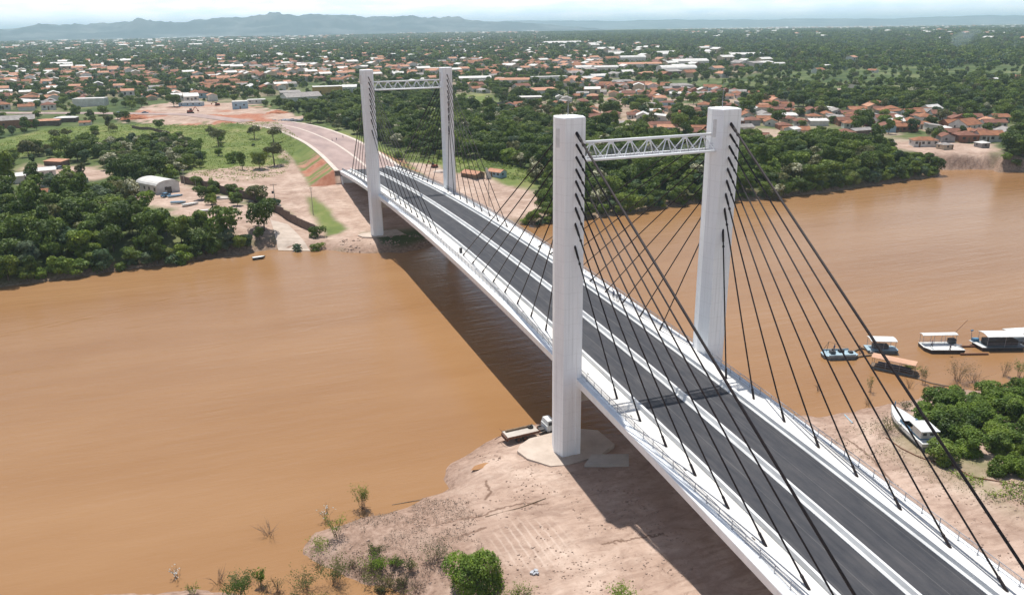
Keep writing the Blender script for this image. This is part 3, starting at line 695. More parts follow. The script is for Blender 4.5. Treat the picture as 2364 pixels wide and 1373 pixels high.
# pylons
def pyl_mesh(z0, z1):
    out = [(-2.1, 0), (-1.5, -2.1), (-0.45, -2.1), (-0.42, -2.02), (0.62, -2.02), (0.65, -2.1), (1.5, -2.1), (2.1, 0), (1.5, 2.1), (0.65, 2.1), (0.62, 2.02), (-0.42, 2.02), (-0.45, 2.1), (-1.5, 2.1)]
    mb = MB(); n = len(out); zs = [z0, zd(0) + 6, z1 - 3.2, z1 - 0.12, z1]; vs = []
    for k, z in enumerate(zs):
        for x, y in out:
            if k >= 2:                                   # the recess dies out below the head
                y = math.copysign(min(abs(y) if abs(y) < 1 else 2.1, 2.1), y)
            if k == 4: x *= 0.97; y *= 0.97
            vs.append((x, y, z))
    fs = [(k * n + i, k * n + (i + 1) % n, (k + 1) * n + (i + 1) % n, (k + 1) * n + i) for k in range(4) for i in range(n)]
    fs += [tuple(range(n))[::-1], tuple(range(4 * n, 5 * n))]
    mb.add(vs, fs)
    return mb.mesh('pylon', M['pylon_paint'], fix=True)
PM = pyl_mesh(0.6, 53.79)
rodm = MB().tube((0, 0, 53.7), (0, 0, 57.6), 0.05, 0.02, 6).mesh('lightning_rod', M['galv'])
lad = MB(); lad.box(-2.0, -1.94, -0.45, 0.0, 49.2, 52.4)
hatchm = MB().box(-0.011, 0.011, -0.5, 0.5, -1.3, 1.3).mesh('hatch', M['barrier'])
ZA = [51.7, 50.15, 48.45, 46.75, 45.1, 43.3, 41.3, 39.0, 35.7]     # longest stay first
def tubes_cable(p0, p1, r): 
    mb = MB(); mb.tube(p0, p1, r, n=8); return mb.mesh('stay_cable', M['cable'], smooth=True)
for py_, sy in ((0.0, 1), (LSP, -1)):
    for sx in (-1, 1):
        P = obj('pylon', PM, bridge, (sx * 12.55, py_, 0))
        obj('lightning_rod', rodm, P, (0.2, 0.9, 0))
        ht_ = obj('hatch', hatchm, P, (-1.86, -0.9, 51.0)); ht_.rotation_euler = (0, 0, math.atan2(0.6, -2.1) + math.pi / 2)
        for side in (-1, 1):
            for k in range(9):
                i = 8 - k
                # stays run to the shore side (side = -1 for the near pylons) and to midstream
                shore = (side * sy < 0)
                dy = (10.1 + 6.8 * i) if shore else (9.53 + 6.906 * i)
                yb = py_ + side * dy
                top = Vector((sx * 12.38, py_ + side * 2.05, ZA[k])); bot = Vector((sx * 9.17, yb, zd(yb) - 0.05))
                r = 0.106 if not (shore and k == 0) else 0.165
                if not shore: r = 0.095
                c = obj('stay_cable', tubes_cable(top, bot, r), bridge)
                d = (bot - top).normalized()
                s1 = MB(); s1.tube(top - d * 0.2, top + d * 1.55, r + 0.06, n=8); s1.tube(top + d * 1.55, top + d * 1.8, r + 0.06, r + 0.03, 8); s1.tube(top + d * 2.3, top + d * 2.6, r + 0.07, n=8)
                s1.build('socket', M['cable'], c)
                s2 = MB(); s2.tube(bot - d * 1.35, bot, r + 0.055, r + 0.07, 8); s2.tube(bot - d * 1.6, bot - d * 1.35, r + 0.03, r + 0.09, 8)
                s2.build('socket', M['cable'], c)
    # portal beam between the legs, below the deck
    cb = MB(); cb.box(-11.2, 11.2, -1.6, 1.6, -4.4, -1.9); cb.build('portal_beam', M['soffit'], bridge, (0, py_, zd(py_)))
    # steel truss walkway between the heads
    T = MB(); zt, zb, hw, xe = 50.1, 47.75, 1.15, 10.6
    T.tube((-xe, 0, zt), (xe, 0, zt), 0.20, n=10)
    for s in (-1, 1): T.tube((-xe, s * hw, zb), (xe, s * hw, zb), 0.18, n=10)
    tr = T.build('cross_truss', M['white_paint'], bridge, (0, py_, 0), smooth=True)
    fl = MB(); [fl.box(q_, q_ + 0.15, -0.52, 0.52, zb - 0.03, zb + 0.03) for q_ in np.arange(-xe + .05, xe - .1, 0.24)]; fl.box(-xe, xe, -0.56, -0.521, zb - .06, zb + .06); fl.box(-xe, xe, 0.521, 0.56, zb - .06, zb + .06); fl.build('walkway_floor', M['galv'], tr)
    nn = 7; sp = 2 * xe / nn
    for q in range(nn):
        xc = -xe + sp * (q + 0.5)
        g = MB(); g.box(xc - 0.45, xc + 0.45, -0.02, 0.02, zt - 0.5, zt - 0.12); g.build('gusset', M['white_paint'], tr)
        for a in (-1, 1):
            for b in (-1, 1):
                br = MB(); br.tube((xc + a * 0.14, b * 0.03, zt - 0.15), (xc + a * (sp / 2 - 0.05), b * hw, zb), 0.082, n=6)
                br.build('brace', M['white_paint'], tr)
        br = MB(); br.tube((xc - sp / 2 + 0.02, -hw, zb), (xc - sp / 2 + 0.02, hw, zb), 0.05, n=6); br.build('brace', M['white_paint'], tr)
    rl = MB()
    for s in (-1, 1):
        for zq in (0.35, 0.7, 1.05): rl.tube((-xe, s * 0.55, zb + zq), (xe, s * 0.55, zb + zq), 0.022, n=5)
        for x in np.arange(-xe + 0.2, xe, 1.2): rl.tube((x, s * 0.55, zb), (x, s * 0.55, zb + 1.05), 0.025, n=5)
    rl.build('handrail', M['galv'], tr)

# railings: posts one by one, thin rails, and the fine balusters as one mesh
pm = MB(); pm.box(-0.035, 0.035, -0.035, 0.035, 0, 1.05); pm.box(-0.09, 0.09, -0.09, 0.09, 0, 0.03); pm = pm.mesh('railing_post', M['galv'])
py_list = [float(y) for y in np.arange(Y0 + 0.8, Y1 - 0.5, 2.45)]
for s in (-1, 1):
    for y in py_list: obj('railing_post', pm, bridge, (s * 10.93, y, zd(y) - 0.02))
    for zr, rr in ((1.05, 0.03), (0.55, 0.014), (0.12, 0.02)):
        rib('rail', [(s * 10.93 - rr, zr - rr), (s * 10.93 + rr, zr - rr), (s * 10.93 + rr, zr + rr), (s * 10.93 - rr, zr + rr)], M['galv'])
    yy = np.arange(Y0 + 0.3, Y1, 0.15); zz = zd(yy); h = 0.009
    V = []; 
    bx = np.array([(-h, -h), (h, -h), (h, h), (-h, h)])
    xy = np.repeat(bx[None], len(yy), 0); X = xy[:, :, 0] + s * 10.93; Yv = xy[:, :, 1] + yy[:, None]
    lo = np.stack([X, Yv, np.repeat((zz + 0.12)[:, None], 4, 1)], -1); hi = np.stack([X, Yv, np.repeat((zz + 1.04)[:, None], 4, 1)], -1)
    V = np.concatenate([lo, hi], 1).reshape(-1, 3); b = np.arange(len(yy))[:, None, None] * 8
    Fq = (b + np.array([[0, 1, 5, 4], [1, 2, 6, 5], [2, 3, 7, 6], [3, 0, 4, 7]])[None]).reshape(-1, 4)
    o = obj('balusters', np_mesh('balusters', V, Fq, [M['galv']]), bridge); o['kind'] = 'stuff'
# drain covers on the walkways
dm = MB(); dm.box(-0.09, 0.09, -0.28, 0.28, 0.003, 0.03); dm = dm.mesh('drain_cover', M['steel'])
for y in np.arange(Y0 + 8, Y1 - 5, 13.7):
    for s in (-1, 1): obj('drain_cover', dm, bridge, (s * (9.7 if s < 0 else 8.3), float(y), zd(y)))
# movement joint in front of the far approach, abutments and their wing walls
for ye, s in ((Y1, 1), (Y0, -1)):
    ab = MB(); z = zd(ye)
    ab.box(-10.9, 10.9, ye - s * 0.0 - 1.2, ye + 1.2, 2.0, z - 1.96); ab.build('abutment', M['white_paint'], bridge)
    for sx in (-1, 1):
        wg = MB(); x = sx * 11.35
        vs = [(x - .28, ye - s * 1.9, z - 2.4), (x - .28, ye - s * 3.4, 3.5), (x - .28, ye + s * 5, 3.5), (x - .28, ye + s * 5, z - 2.4)]
        vs += [(a + 0.56, b, c) for a, b, c in vs]
        wg.add(vs, [(0, 1, 2, 3), (7, 6, 5, 4), (0, 4, 5, 1), (1, 5, 6, 2), (2, 6, 7, 3), (3, 7, 4, 0)]); wg.build('wing_wall', M['white_paint'], bridge, fix=True)
    jt = MB(); jt.box(-7, 7, ye - 0.25, ye + 0.25, z - 0.14, z - 0.075); jt.build('movement_joint', M['steel'], bridge)
# pile caps at the pylon feet
for (cx, cy, zt, pts) in ((-13.6, 0.8, 2.25, [(-6.3, 1.6), (-5.2, 3.2), (-3.0, 4.6), (1.0, 5.0), (6.0, 4.6), (8.5, 3.0), (8.9, -2.2), (5.4, -4.4), (-0.6, -5.2), (-3.2, -4.6), (-5.7, -1.2)]),
                          (13.6, 0.4, 1.3, [(-6, -4), (5, -4), (6, 0), (5, 4), (-6, 4)]), (-13.2, 150.9, 2.2, [(-5.5, 1.0), (-4, 3), (8, 4), (9, -3.0), (-2, -3.2), (-4.5, -1.6)]), (13.2, 150.5, 2.2, [(-9, -3), (6, -3.5), (6, 3.5), (-9, 3.5)])):
    mb = MB(); mb.prism([(cx + a, cy + b) for a, b in pts], -1.0, zt); mb.build('pile_cap', M['pad'], bridge)
tb = MB(); tb.prism([(-12.0, -5.6), (-5.6, -7.9), (-4.2, -5.2), (-9.6, -3.2)][::-1], 1.6, 2.42); tag(tb.build('concrete_slab', M['concrete']), 'grey concrete slab lying in the bridge shadow at the near pylon foot', 'slab')

# ------------------------------------------------------------------ approach roads
def road_strip(name, line, a, b, dz, mt, th=0.0, side=None):
    pts = [Vector(p) for p in line]; V = []; 
    # resample
    P = [pts[0]]
    for p, q in zip(pts[:-1], pts[1:]):
        n = max(1, int((q - p).length / 6))
        for k in range(1, n + 1): P.append(p.lerp(q, k / n))
    sm_ = P[:]
    for _ in range(6): sm_ = [sm_[0]] + [(sm_[i - 1] + sm_[i] * 2 + sm_[i + 1]) / 4 for i in range(1, len(sm_) - 1)] + [sm_[-1]]
    for i, p in enumerate(sm_):
        t = (sm_[min(i + 1, len(sm_) - 1)] - sm_[max(i - 1, 0)]); t.z = 0; t.normalize(); nrm = Vector((t.y, -t.x, 0))
        for x in (a, b):
            V.append(tuple(p + nrm * x + Vector((0, 0, dz))))
            if th: V.append(tuple(p + nrm * x + Vector((0, 0, dz - th))))
    n = len(sm_); mb = MB()
    if not th: mb.add(V, [(2 * i, 2 * i + 1, 2 * i + 3, 2 * i + 2) for i in range(n - 1)])
    else:
        f = []
        for i in range(n - 1):
            q = 4 * i; f += [(q, q + 2, q + 6, q + 4), (q, q + 4, q + 5, q + 1), (q + 2, q + 3, q + 7, q + 6)]
        f += [(0, 1, 3, 2), (4 * n - 4, 4 * n - 2, 4 * n - 1, 4 * n - 3)]
        mb.add(V, f)
    return tag(mb.build(name, mt, fix=True), kind='structure')
M['gravel_road'] = mat('compacted_gravel', (0.40, 0.295, 0.265), (0.29, 0.215, 0.20), 0.10, 0.92, stretch=(1.5, 0.5, 1), detail=9, c3=(0.35, 0.255, 0.228))
M['kerb'] = mat('pale_kerb', (0.62, 0.53, 0.47), (0.52, 0.43, 0.37), 0.3, 0.9)
RN = [p for p in ROAD if p[1] < 445]
road_strip('road', RN, -13.2, 13.2, 0.0, M['gravel_road'])
road_strip('pavement', RN, -13.9, -12.0, 0.12, M['kerb'], 0.24)
road_strip('pavement', RN, 12.0, 13.9, 0.12, M['kerb'], 0.24)
road_strip('kerb', RN, -0.5, 0.7, 0.10, M['kerb'], 0.2)
road_strip('road', [p for p in ROAD if p[1] > 460], -6.5, 6.5, 0.08, M['gravel_road'])
road_strip('road', ROAD_S[:3], -12, 12, 0.02, M['asphalt'])

# ------------------------------------------------------------------ vegetation builders
def crown_np(R0, H, nl, nq, size, seed, flat=0.75, low=0.15, droop=0.0):
    """leaf sprays spread over the shells of overlapping lobes; returns quads"""
    g = np.random.default_rng(seed)
    C = []; RR = []
    for i in range(nl):
        a = g.uniform(0, 2 * math.pi); r = R0 * 0.62 * math.sqrt(g.uniform(0, 1)); z = H * g.uniform(low, 0.80) * (1 - 0.38 * (r / R0) ** 2)
        C.append((r * math.cos(a), r * math.sin(a), z)); RR.append(R0 * g.uniform(0.27, 0.52))
    C = np.array(C); RR = np.array(RR)
    li = g.choice(nl, nq * 2, p=RR ** 2 / np.sum(RR ** 2))
    v = g.normal(size=(nq * 2, 3)); v /= np.linalg.norm(v, axis=1)[:, None]; v[:, 2] = np.abs(v[:, 2]) * np.where(g.random(nq * 2) < 0.80, 1, -1)
    P = C[li] + v * (RR[li] * g.uniform(0.72, 1.08, nq * 2))[:, None] * np.array([1, 1, flat])
    dd = np.linalg.norm((P[:, None] - C[None]) / np.array([1, 1, flat]), axis=2) / RR[None]
    keep = (np.sort(dd, axis=1)[:, 0] > 0.66)
    P = P[keep][:nq]; v = v[keep][:nq]; n = len(P)
    nrm = v + g.normal(size=(n, 3)) * 0.55 + np.array([0, 0, 0.25]); nrm /= np.linalg.norm(nrm, axis=1)[:, None]
    t = np.cross(nrm, g.normal(size=(n, 3))); t /= np.linalg.norm(t, axis=1)[:, None]; b = np.cross(nrm, t)
    s = size * g.uniform(0.55, 1.35, n)[:, None]; asp = g.uniform(0.5, 1.0, n)[:, None]
    q = np.stack([P - t * s - b * s * asp * 0.4, P + t * s * 0.25 - b * s * asp, P + t * s + b * s * asp * 0.35, P - t * s * 0.3 + b * s * asp], 1)
    return q.reshape(-1, 3), np.arange(n * 4).reshape(n, 4)

def trunk_mb(H, R0, r, seed, nb=5, lean=0.3, hb=0.45):
    g = random.Random(seed); mb = MB()
    x, y = g.uniform(-lean, lean), g.uniform(-lean, lean)
    mb.tube((0, 0, -0.6), (x * .5, y * .5, H * hb), r, r * 0.7, 7)
    for i in range(nb):
        a = i * 2 * math.pi / nb + g.uniform(-.4, .4); rr = R0 * g.uniform(0.4, 0.7)
        m = (x + rr * .45 * math.cos(a), y + rr * .45 * math.sin(a), H * (hb + 0.14))
        mb.tube((x * .5, y * .5, H * hb - 0.1), m, r * 0.5, r * 0.33, 5); mb.tube(m, (x + rr * math.cos(a), y + rr * math.sin(a), H * g.uniform(hb + .25, 0.9)), r * 0.33, r * 0.1, 5)
    return mb

TREES = {}
def variant(key, R0, H, trunkh, nl, nq, size, seed, lm, flower=None, flat=0.75, tr=0.24, low=0.12, hb=None, joined=False):
    V, F = crown_np(R0, H - trunkh, nl, nq, size, seed, flat, low)
    V = V + np.array([0, 0, trunkh]); mats = [lm]; mi = None
    if flower:
        g = np.random.default_rng(seed + 5); zc = V.reshape(-1, 4, 3)[:, 0]; cl = fbm(zc[:, 0] + seed, zc[:, 1], 1.6, 2, seed)
        mats = [lm, flower]; mi = ((zc[:, 2] > trunkh + (H - trunkh) * 0.45) & (cl > 0.50) & (g.random(len(zc)) < 0.75)).astype(int)
    hb = hb if hb is not None else max(0.12, trunkh / H)
    tm = trunk_mb(H, R0, tr, seed, hb=hb)
    if joined:
        b = len(V); V = np.concatenate([V, np.array(tm.v)]); F4 = [tuple(f) for f in F.tolist()] + [tuple(i + b for i in f) for f in tm.f]
        me = bpy.data.meshes.new(key); me.from_pydata(V.tolist(), [], F4); me.materials.append(lm); me.materials.append(M['trunk'])
        me.polygons.foreach_set('material_index', [0] * len(F) + [1] * len(tm.f)); me.update(); TREES[key] = (me, None, R0, H)
        return
    TREES[key] = (np_mesh('crown', V, F, mats, mi), tm.mesh('trunk', M['trunk'], smooth=True), R0, H)
for i in range(5): variant('broad%d' % i, 4.6, 8.6, 2.2, 17, 2600, 0.30, 10 + i, M['leaf'], low=0.1)
for i in range(3): variant('tall%d' % i, 3.9, 11.5, 3.6, 16, 2500, 0.30, 30 + i, M['leaf'], flat=1.0, low=0.05)
for i in range(2): variant('light%d' % i, 3.9, 6.8, 1.4, 14, 2000, 0.29, 50 + i, M['leaf_light'], low=0.08)
for i in range(2): variant('olive%d' % i, 4.3, 7.4, 2.4, 12, 1500, 0.28, 70 + i, M['leaf_olive'])
for i in range(2): variant('bluish%d' % i, 3.8, 7.6, 1.6, 12, 1800, 0.30, 80 + i, M['leaf_blue'], low=0.05)
for i in range(2): variant('flowering%d' % i, 4.4, 7.6, 1.5, 15, 2300, 0.29, 90 + i, M['leaf_olive'], M['flowers'], low=0.06)
variant('savanna', 4.8, 9.0, 4.2, 15, 1900, 0.27, 110, M['leaf_olive'], flat=0.55, tr=0.32)
variant('savanna_b', 4.0, 8.5, 4.4, 10, 1300, 0.27, 113, M['leaf_olive'], flat=0.5, tr=0.28)
variant('slender', 2.3, 14.0, 4.5, 15, 1500, 0.27, 120, M['leaf_olive'], flat=1.5, tr=0.2, low=0.0)
variant('slender_dark', 3.0, 17.0, 4.0, 18, 2300, 0.30, 121, M['leaf'], flat=1.5, tr=0.25, low=0.0)
variant('shrub0', 2.4, 3.0, 0.2, 9, 800, 0.22, 130, M['leaf_light'], tr=0.08, low=0.02)
variant('shrub1', 2.6, 2.8, 0.2, 9, 800, 0.22, 131, M['leaf'], tr=0.08, low=0.02)
variant('shrub2', 2.2, 2.6, 0.2, 9, 700, 0.22, 132, M['leaf_blue'], tr=0.08, low=0.02)
variant('big_bush', 3.75, 6.0, 0.3, 26, 9000, 0.13, 140, M['leaf_light'], tr=0.15, low=0.0, flat=0.9)

DESC = {'broad': 'dark broad tree', 'tall': 'tall dark tree', 'light': 'light green tree', 'olive': 'olive green tree', 'bluish': 'blue green tree',
        'flowering': 'cream blossoming tree', 'savanna': 'flat topped olive tree on a bare trunk', 'slender': 'slender tall olive tree', 'shrub': 'low round green shrub'}
DESC['savanna_b'] = DESC['savanna']; DESC['slender_dark'] = 'very tall narrow dark tree'; DESC['big_bush'] = 'large round bright green bush'
def kind_of(k): return k if k in ('savanna_b', 'slender_dark', 'big_bush') else k.rstrip('0123456789')
NAME = {'shrub': 'shrub', 'big_bush': 'bush', 'slender': 'slender_tree', 'slender_dark': 'slender_tree', 'flowering': 'flowering_tree', 'savanna': 'savanna_tree', 'savanna_b': 'savanna_tree'}
NTREE = [0]
def plant(key, x, y, s=1.0, label=None, group=None, rz=None, z=None, sz=None):
    c, t, R0, H = TREES[key]; kd = kind_of(key)
    e = empty(NAME.get(kd, 'tree'), (x, y, (hz(x, y) if z is None else z) - 0.1), random.uniform(0, 6.28) if rz is None else rz)
    e.scale = (s * random.uniform(.88, 1.12), s * random.uniform(.88, 1.12), s * random.uniform(.82, 1.18) if sz is None else sz)
    obj('crown', c, e); obj('trunk', t, e); NTREE[0] += 1
    return tag(e, label or DESC[kd], 'shrub' if kd in ('shrub', 'big_bush') else 'tree', group)

# things that keep trees away: (x, y, radius)
BLOCK = []

# ------------------------------------------------------------------ building builders
def gable_house(name, w, d, h, wall, roof, kind='gable', wins=0, door=False, label=None, cat='house', group=None, loc=(0, 0, 0), rz=0, rh=None, ov=0.35, names=None):
    """w along local x (long side, ridge), d along local y; facade that looks at the river is -y"""
    e = empty(name, loc, rz)
    wb = MB(); t = 0.0; rh = d * 0.22 if rh is None else rh
    hw, hd = w / 2, d / 2
    if kind == 'gable':
        wb.add([(-hw, -hd, -1), (hw, -hd, -1), (hw, hd, -1), (-hw, hd, -1), (-hw, -hd, h), (hw, -hd, h), (hw, hd, h), (-hw, hd, h), (-hw, 0, h + rh), (hw, 0, h + rh)],
               [(0, 1, 5, 4), (2, 3, 7, 6), (1, 2, 6, 9, 5), (3, 0, 4, 8, 7), (3, 2, 1, 0), (4, 5, 9, 8), (6, 7, 8, 9)])
        rb = MB(); a, b = hw + ov, hd + ov; k = rh / hd; th = 0.14; ze = h - k * ov
        for s in (-1, 1):
            vs = [(-a, s * b, ze + .02), (a, s * b, ze + .02), (a, 0, h + rh + .02), (-a, 0, h + rh + .02)]; vs += [(x, y, z + th) for x, y, z in vs]
            rb.add(vs, [(0, 1, 2, 3), (4, 7, 6, 5), (0, 4, 5, 1), (1, 5, 6, 2), (3, 2, 6, 7), (0, 3, 7, 4)])
        rb.tube((-a, 0, h + rh + th + .02), (a, 0, h + rh + th + .02), 0.10, n=5)
    elif kind == 'hip':
        wb.box(-hw, hw, -hd, hd, -1, h)
        rb = MB(); a, b = hw + ov, hd + ov; rx = max(0.3, a - b)
        vs = [(-a, -b, h), (a, -b, h), (a, b, h), (-a, b, h), (-rx, 0, h + rh), (rx, 0, h + rh)]
        rb.add([(x, y, z - .12) for x, y, z in vs[:4]] + vs, [(3, 2, 1, 0), (0, 1, 5, 4), (1, 2, 6, 5), (2, 3, 7, 6), (3, 0, 4, 7), (4, 5, 9, 8), (5, 6, 9), (6, 7, 8, 9), (7, 4, 8)])
    elif kind == 'shed':
        wb.add([(-hw, -hd, -1), (hw, -hd, -1), (hw, hd, -1), (-hw, hd, -1), (-hw, -hd, h), (hw, -hd, h), (hw, hd, h + rh), (-hw, hd, h + rh)],
               [(0, 1, 5, 4), (1, 2, 6, 5), (2, 3, 7, 6), (3, 0, 4, 7), (3, 2, 1, 0), (4, 5, 6, 7)])
        rb = MB(); k = rh / d; a, b = hw + ov, hd + ov
        vs = [(-a, -b, h - k * ov + .02), (a, -b, h - k * ov + .02), (a, b, h + rh + k * ov + .02), (-a, b, h + rh + k * ov + .02)]; vs += [(x, y, z + .12) for x, y, z in vs]
        rb.add(vs, [(3, 2, 1, 0), (4, 5, 6, 7), (0, 1, 5, 4), (1, 2, 6, 5), (2, 3, 7, 6), (3, 0, 4, 7)])
    elif kind == 'arch':
        n = 9; pr = [(hd * math.cos(math.pi * i / (n - 1) * 0.92 + 0.04 * math.pi) / math.cos(0.04 * math.pi), h + rh * (math.sin(math.pi * (0.04 + 0.92 * i / (n - 1))) - math.sin(0.04 * math.pi)) / (1 - math.sin(0.04 * math.pi))) for i in range(n)]
        poly = [(hd, -1)] + pr + [(-hd, -1)]
        m = len(poly); wb.add([(-hw, y, z) for y, z in poly] + [(hw, y, z) for y, z in poly], [tuple(range(m)), tuple(range(m, 2 * m))[::-1]] + [(i, (i + 1) % m, m + (i + 1) % m, m + i) for i in range(m)])
        rb = MB(); a = hw + ov; P2 = [(y * (1 + ov / hd), z + 0.02) for y, z in pr]; m = len(P2)
        vs = [(-a, y, z) for y, z in P2] + [(a, y, z) for y, z in P2] + [(-a, y, z + .15) for y, z in P2] + [(a, y, z + .15) for y, z in P2]
        f = []
        for i in range(m - 1): f += [(i, i + 1, m + i + 1, m + i), (2 * m + i, 3 * m + i, 3 * m + i + 1, 2 * m + i + 1), (i, 2 * m + i, 2 * m + i + 1, i + 1), (m + i, m + i + 1, 3 * m + i + 1, 3 * m + i)]
        f += [(0, m, 3 * m, 2 * m), (m - 1, 3 * m - 1, 4 * m - 1, 2 * m - 1)][:1] + [(m - 1, 3 * m - 1, 4 * m - 1, 2 * m - 1)]
        rb.add(vs, f)
    else:  # flat with parapet
        wb.box(-hw, hw, -hd, hd, -1, h)
        rb = MB(); rb.box(-hw - .1, hw + .1, -hd - .1, hd + .1, h + .005, h + .18)
    wb.build('wall', wall, e, fix=True); rb.build('roof', roof, e, fix=True)
    g = random.Random(int(w * 100 + d * 10 + loc[0]))
    wz0, wz1 = h * 0.42, min(h * 0.80, h * 0.42 + 1.3)
    def win(x, y, face, sx=0.55, z0=wz0, z1=wz1, nm='window', mt=None):
        m = MB()
        if face == 'y-': m.box(x - sx, x + sx, y - 0.05, y + 0.02, z0, z1)
        elif face == 'x-': m.box(x - 0.05, x + 0.02, y - sx, y + sx, z0, z1)
        elif face == 'x+': m.box(x - 0.02, x + 0.05, y - sx, y + sx, z0, z1)
        m.build(nm, mt or M['opening'], e)
    if wins:
        for i in range(wins): win(-hw + w * (i + 0.5) / wins + (0.15 if i % 2 else -0.1), -hd, 'y-', min(0.6, w / wins * 0.28))
        if d > 4: 
            win(-hw, 0.15 * d, 'x-', 0.5); win(hw, -0.1 * d, 'x+', 0.5)
    if door: win(-hw + w * 0.5 / max(wins, 1) + (w / max(wins, 1)) * 0.5, -hd - 0.003, 'y-', 0.42, -0.1, min(2.1, h - 0.2), 'door', door if door is not True else M['wood'])
    return tag(e, label, cat, group)

ORD = ['first', 'second', 'third', 'fourth', 'fifth', 'sixth', 'seventh', 'eighth', 'ninth', 'tenth', 'eleventh', 'twelfth', 'thirteenth', 'fourteenth', 'fifteenth', 'sixteenth',
       'seventeenth', 'eighteenth', 'nineteenth', 'twentieth'] + ['twenty-' + o for o in ('first', 'second', 'third', 'fourth', 'fifth', 'sixth', 'seventh', 'eighth', 'ninth')] + ['thirtieth'] + \
      ['thirty-' + o for o in ('first', 'second', 'third', 'fourth', 'fifth', 'sixth', 'seventh', 'eighth', 'ninth')]
ORD += ['fortieth'] + ['forty-' + o for o in ORD[:9]]
def see(x, y, z=6.0):
    p = np.array([x, y, z]) - CAM; d = float(p @ FW)
    return 1182 + FPX * float(p @ RT) / d, 686.5 - FPX * float(p @ UP) / d, d
PENDING = []      # (object, noun phrase, place phrase, row phrase, group)
def pend(o, noun, place, group): PENDING.append((o, noun, place, group))
def settle():
    cells = {}
    for o, noun, place, group in PENDING: cells.setdefault((noun, place), []).append((o, group))
    for (noun, place), lst in cells.items():
        lst.sort(key=lambda t: see(t[0].location.x, t[0].location.y)[0])
        for i, (o, group) in enumerate(lst):
            o['group'] = group
            if len(lst) == 1: o['label'] = noun + ' ' + place
            else: o['label'] = ORD[min(i, len(ORD) - 1)] + ' ' + noun + ' from left, ' + place
def column(px):
    for lim, ph in ((230, 'by the left edge'), (470, 'beyond the left field'), (650, 'beyond the earthworks'), (840, 'left of the far pylons'), (1040, 'between the far pylons'), (1160, 'right of far pylons'),
                    (1275, 'left of near pylons'), (1420, 'behind near left pylon'), (1530, 'above near truss'), (1640, 'above the truss end'), (1730, 'behind near right pylon'), (1860, 'right of near pylons'),
                    (1990, 'behind wooded right bank'), (2130, 'above the earth cliff'), (2260, 'near the cliff end')):
        if px < lim: return ph
    return 'by the right edge'

# ------------------------------------------------------------------ the larger buildings, each surveyed
def landmark(name, px, py, wpx, d, h, kind, wall, roof, label, wins=0, off=0.0, cat='warehouse', door=False, rh=None, wm=None, group=None, ov=0.35, z=6.5):
    x, y, zz = gp(px, py, 5, z); s = px_per_m(x, y)
    w = wm or wpx / s
    rz = -YAW * 0.9 + off
    cx, cy = x - math.sin(rz) * -1 * 0 + (-math.sin(rz)) * d / 2, y + math.cos(rz) * d / 2
    BLOCK.append((cx, cy, max(w, d) * 0.52 + 3, w / 2 + 2.5, d / 2 + 2.5, rz))
    ux, uy = math.sin(rz), -math.cos(rz)
    BLOCK.append((x + ux * 6, y + uy * 6, 0, w / 2, 7 + h * 0.9, rz))      # open ground in front
    zc = min(hz(cx, cy), zz)
    return gable_house(name, w, d, h, M[wall], M[roof], kind, wins, door, label, cat, group, (cx, cy, zc), rz, rh, ov)

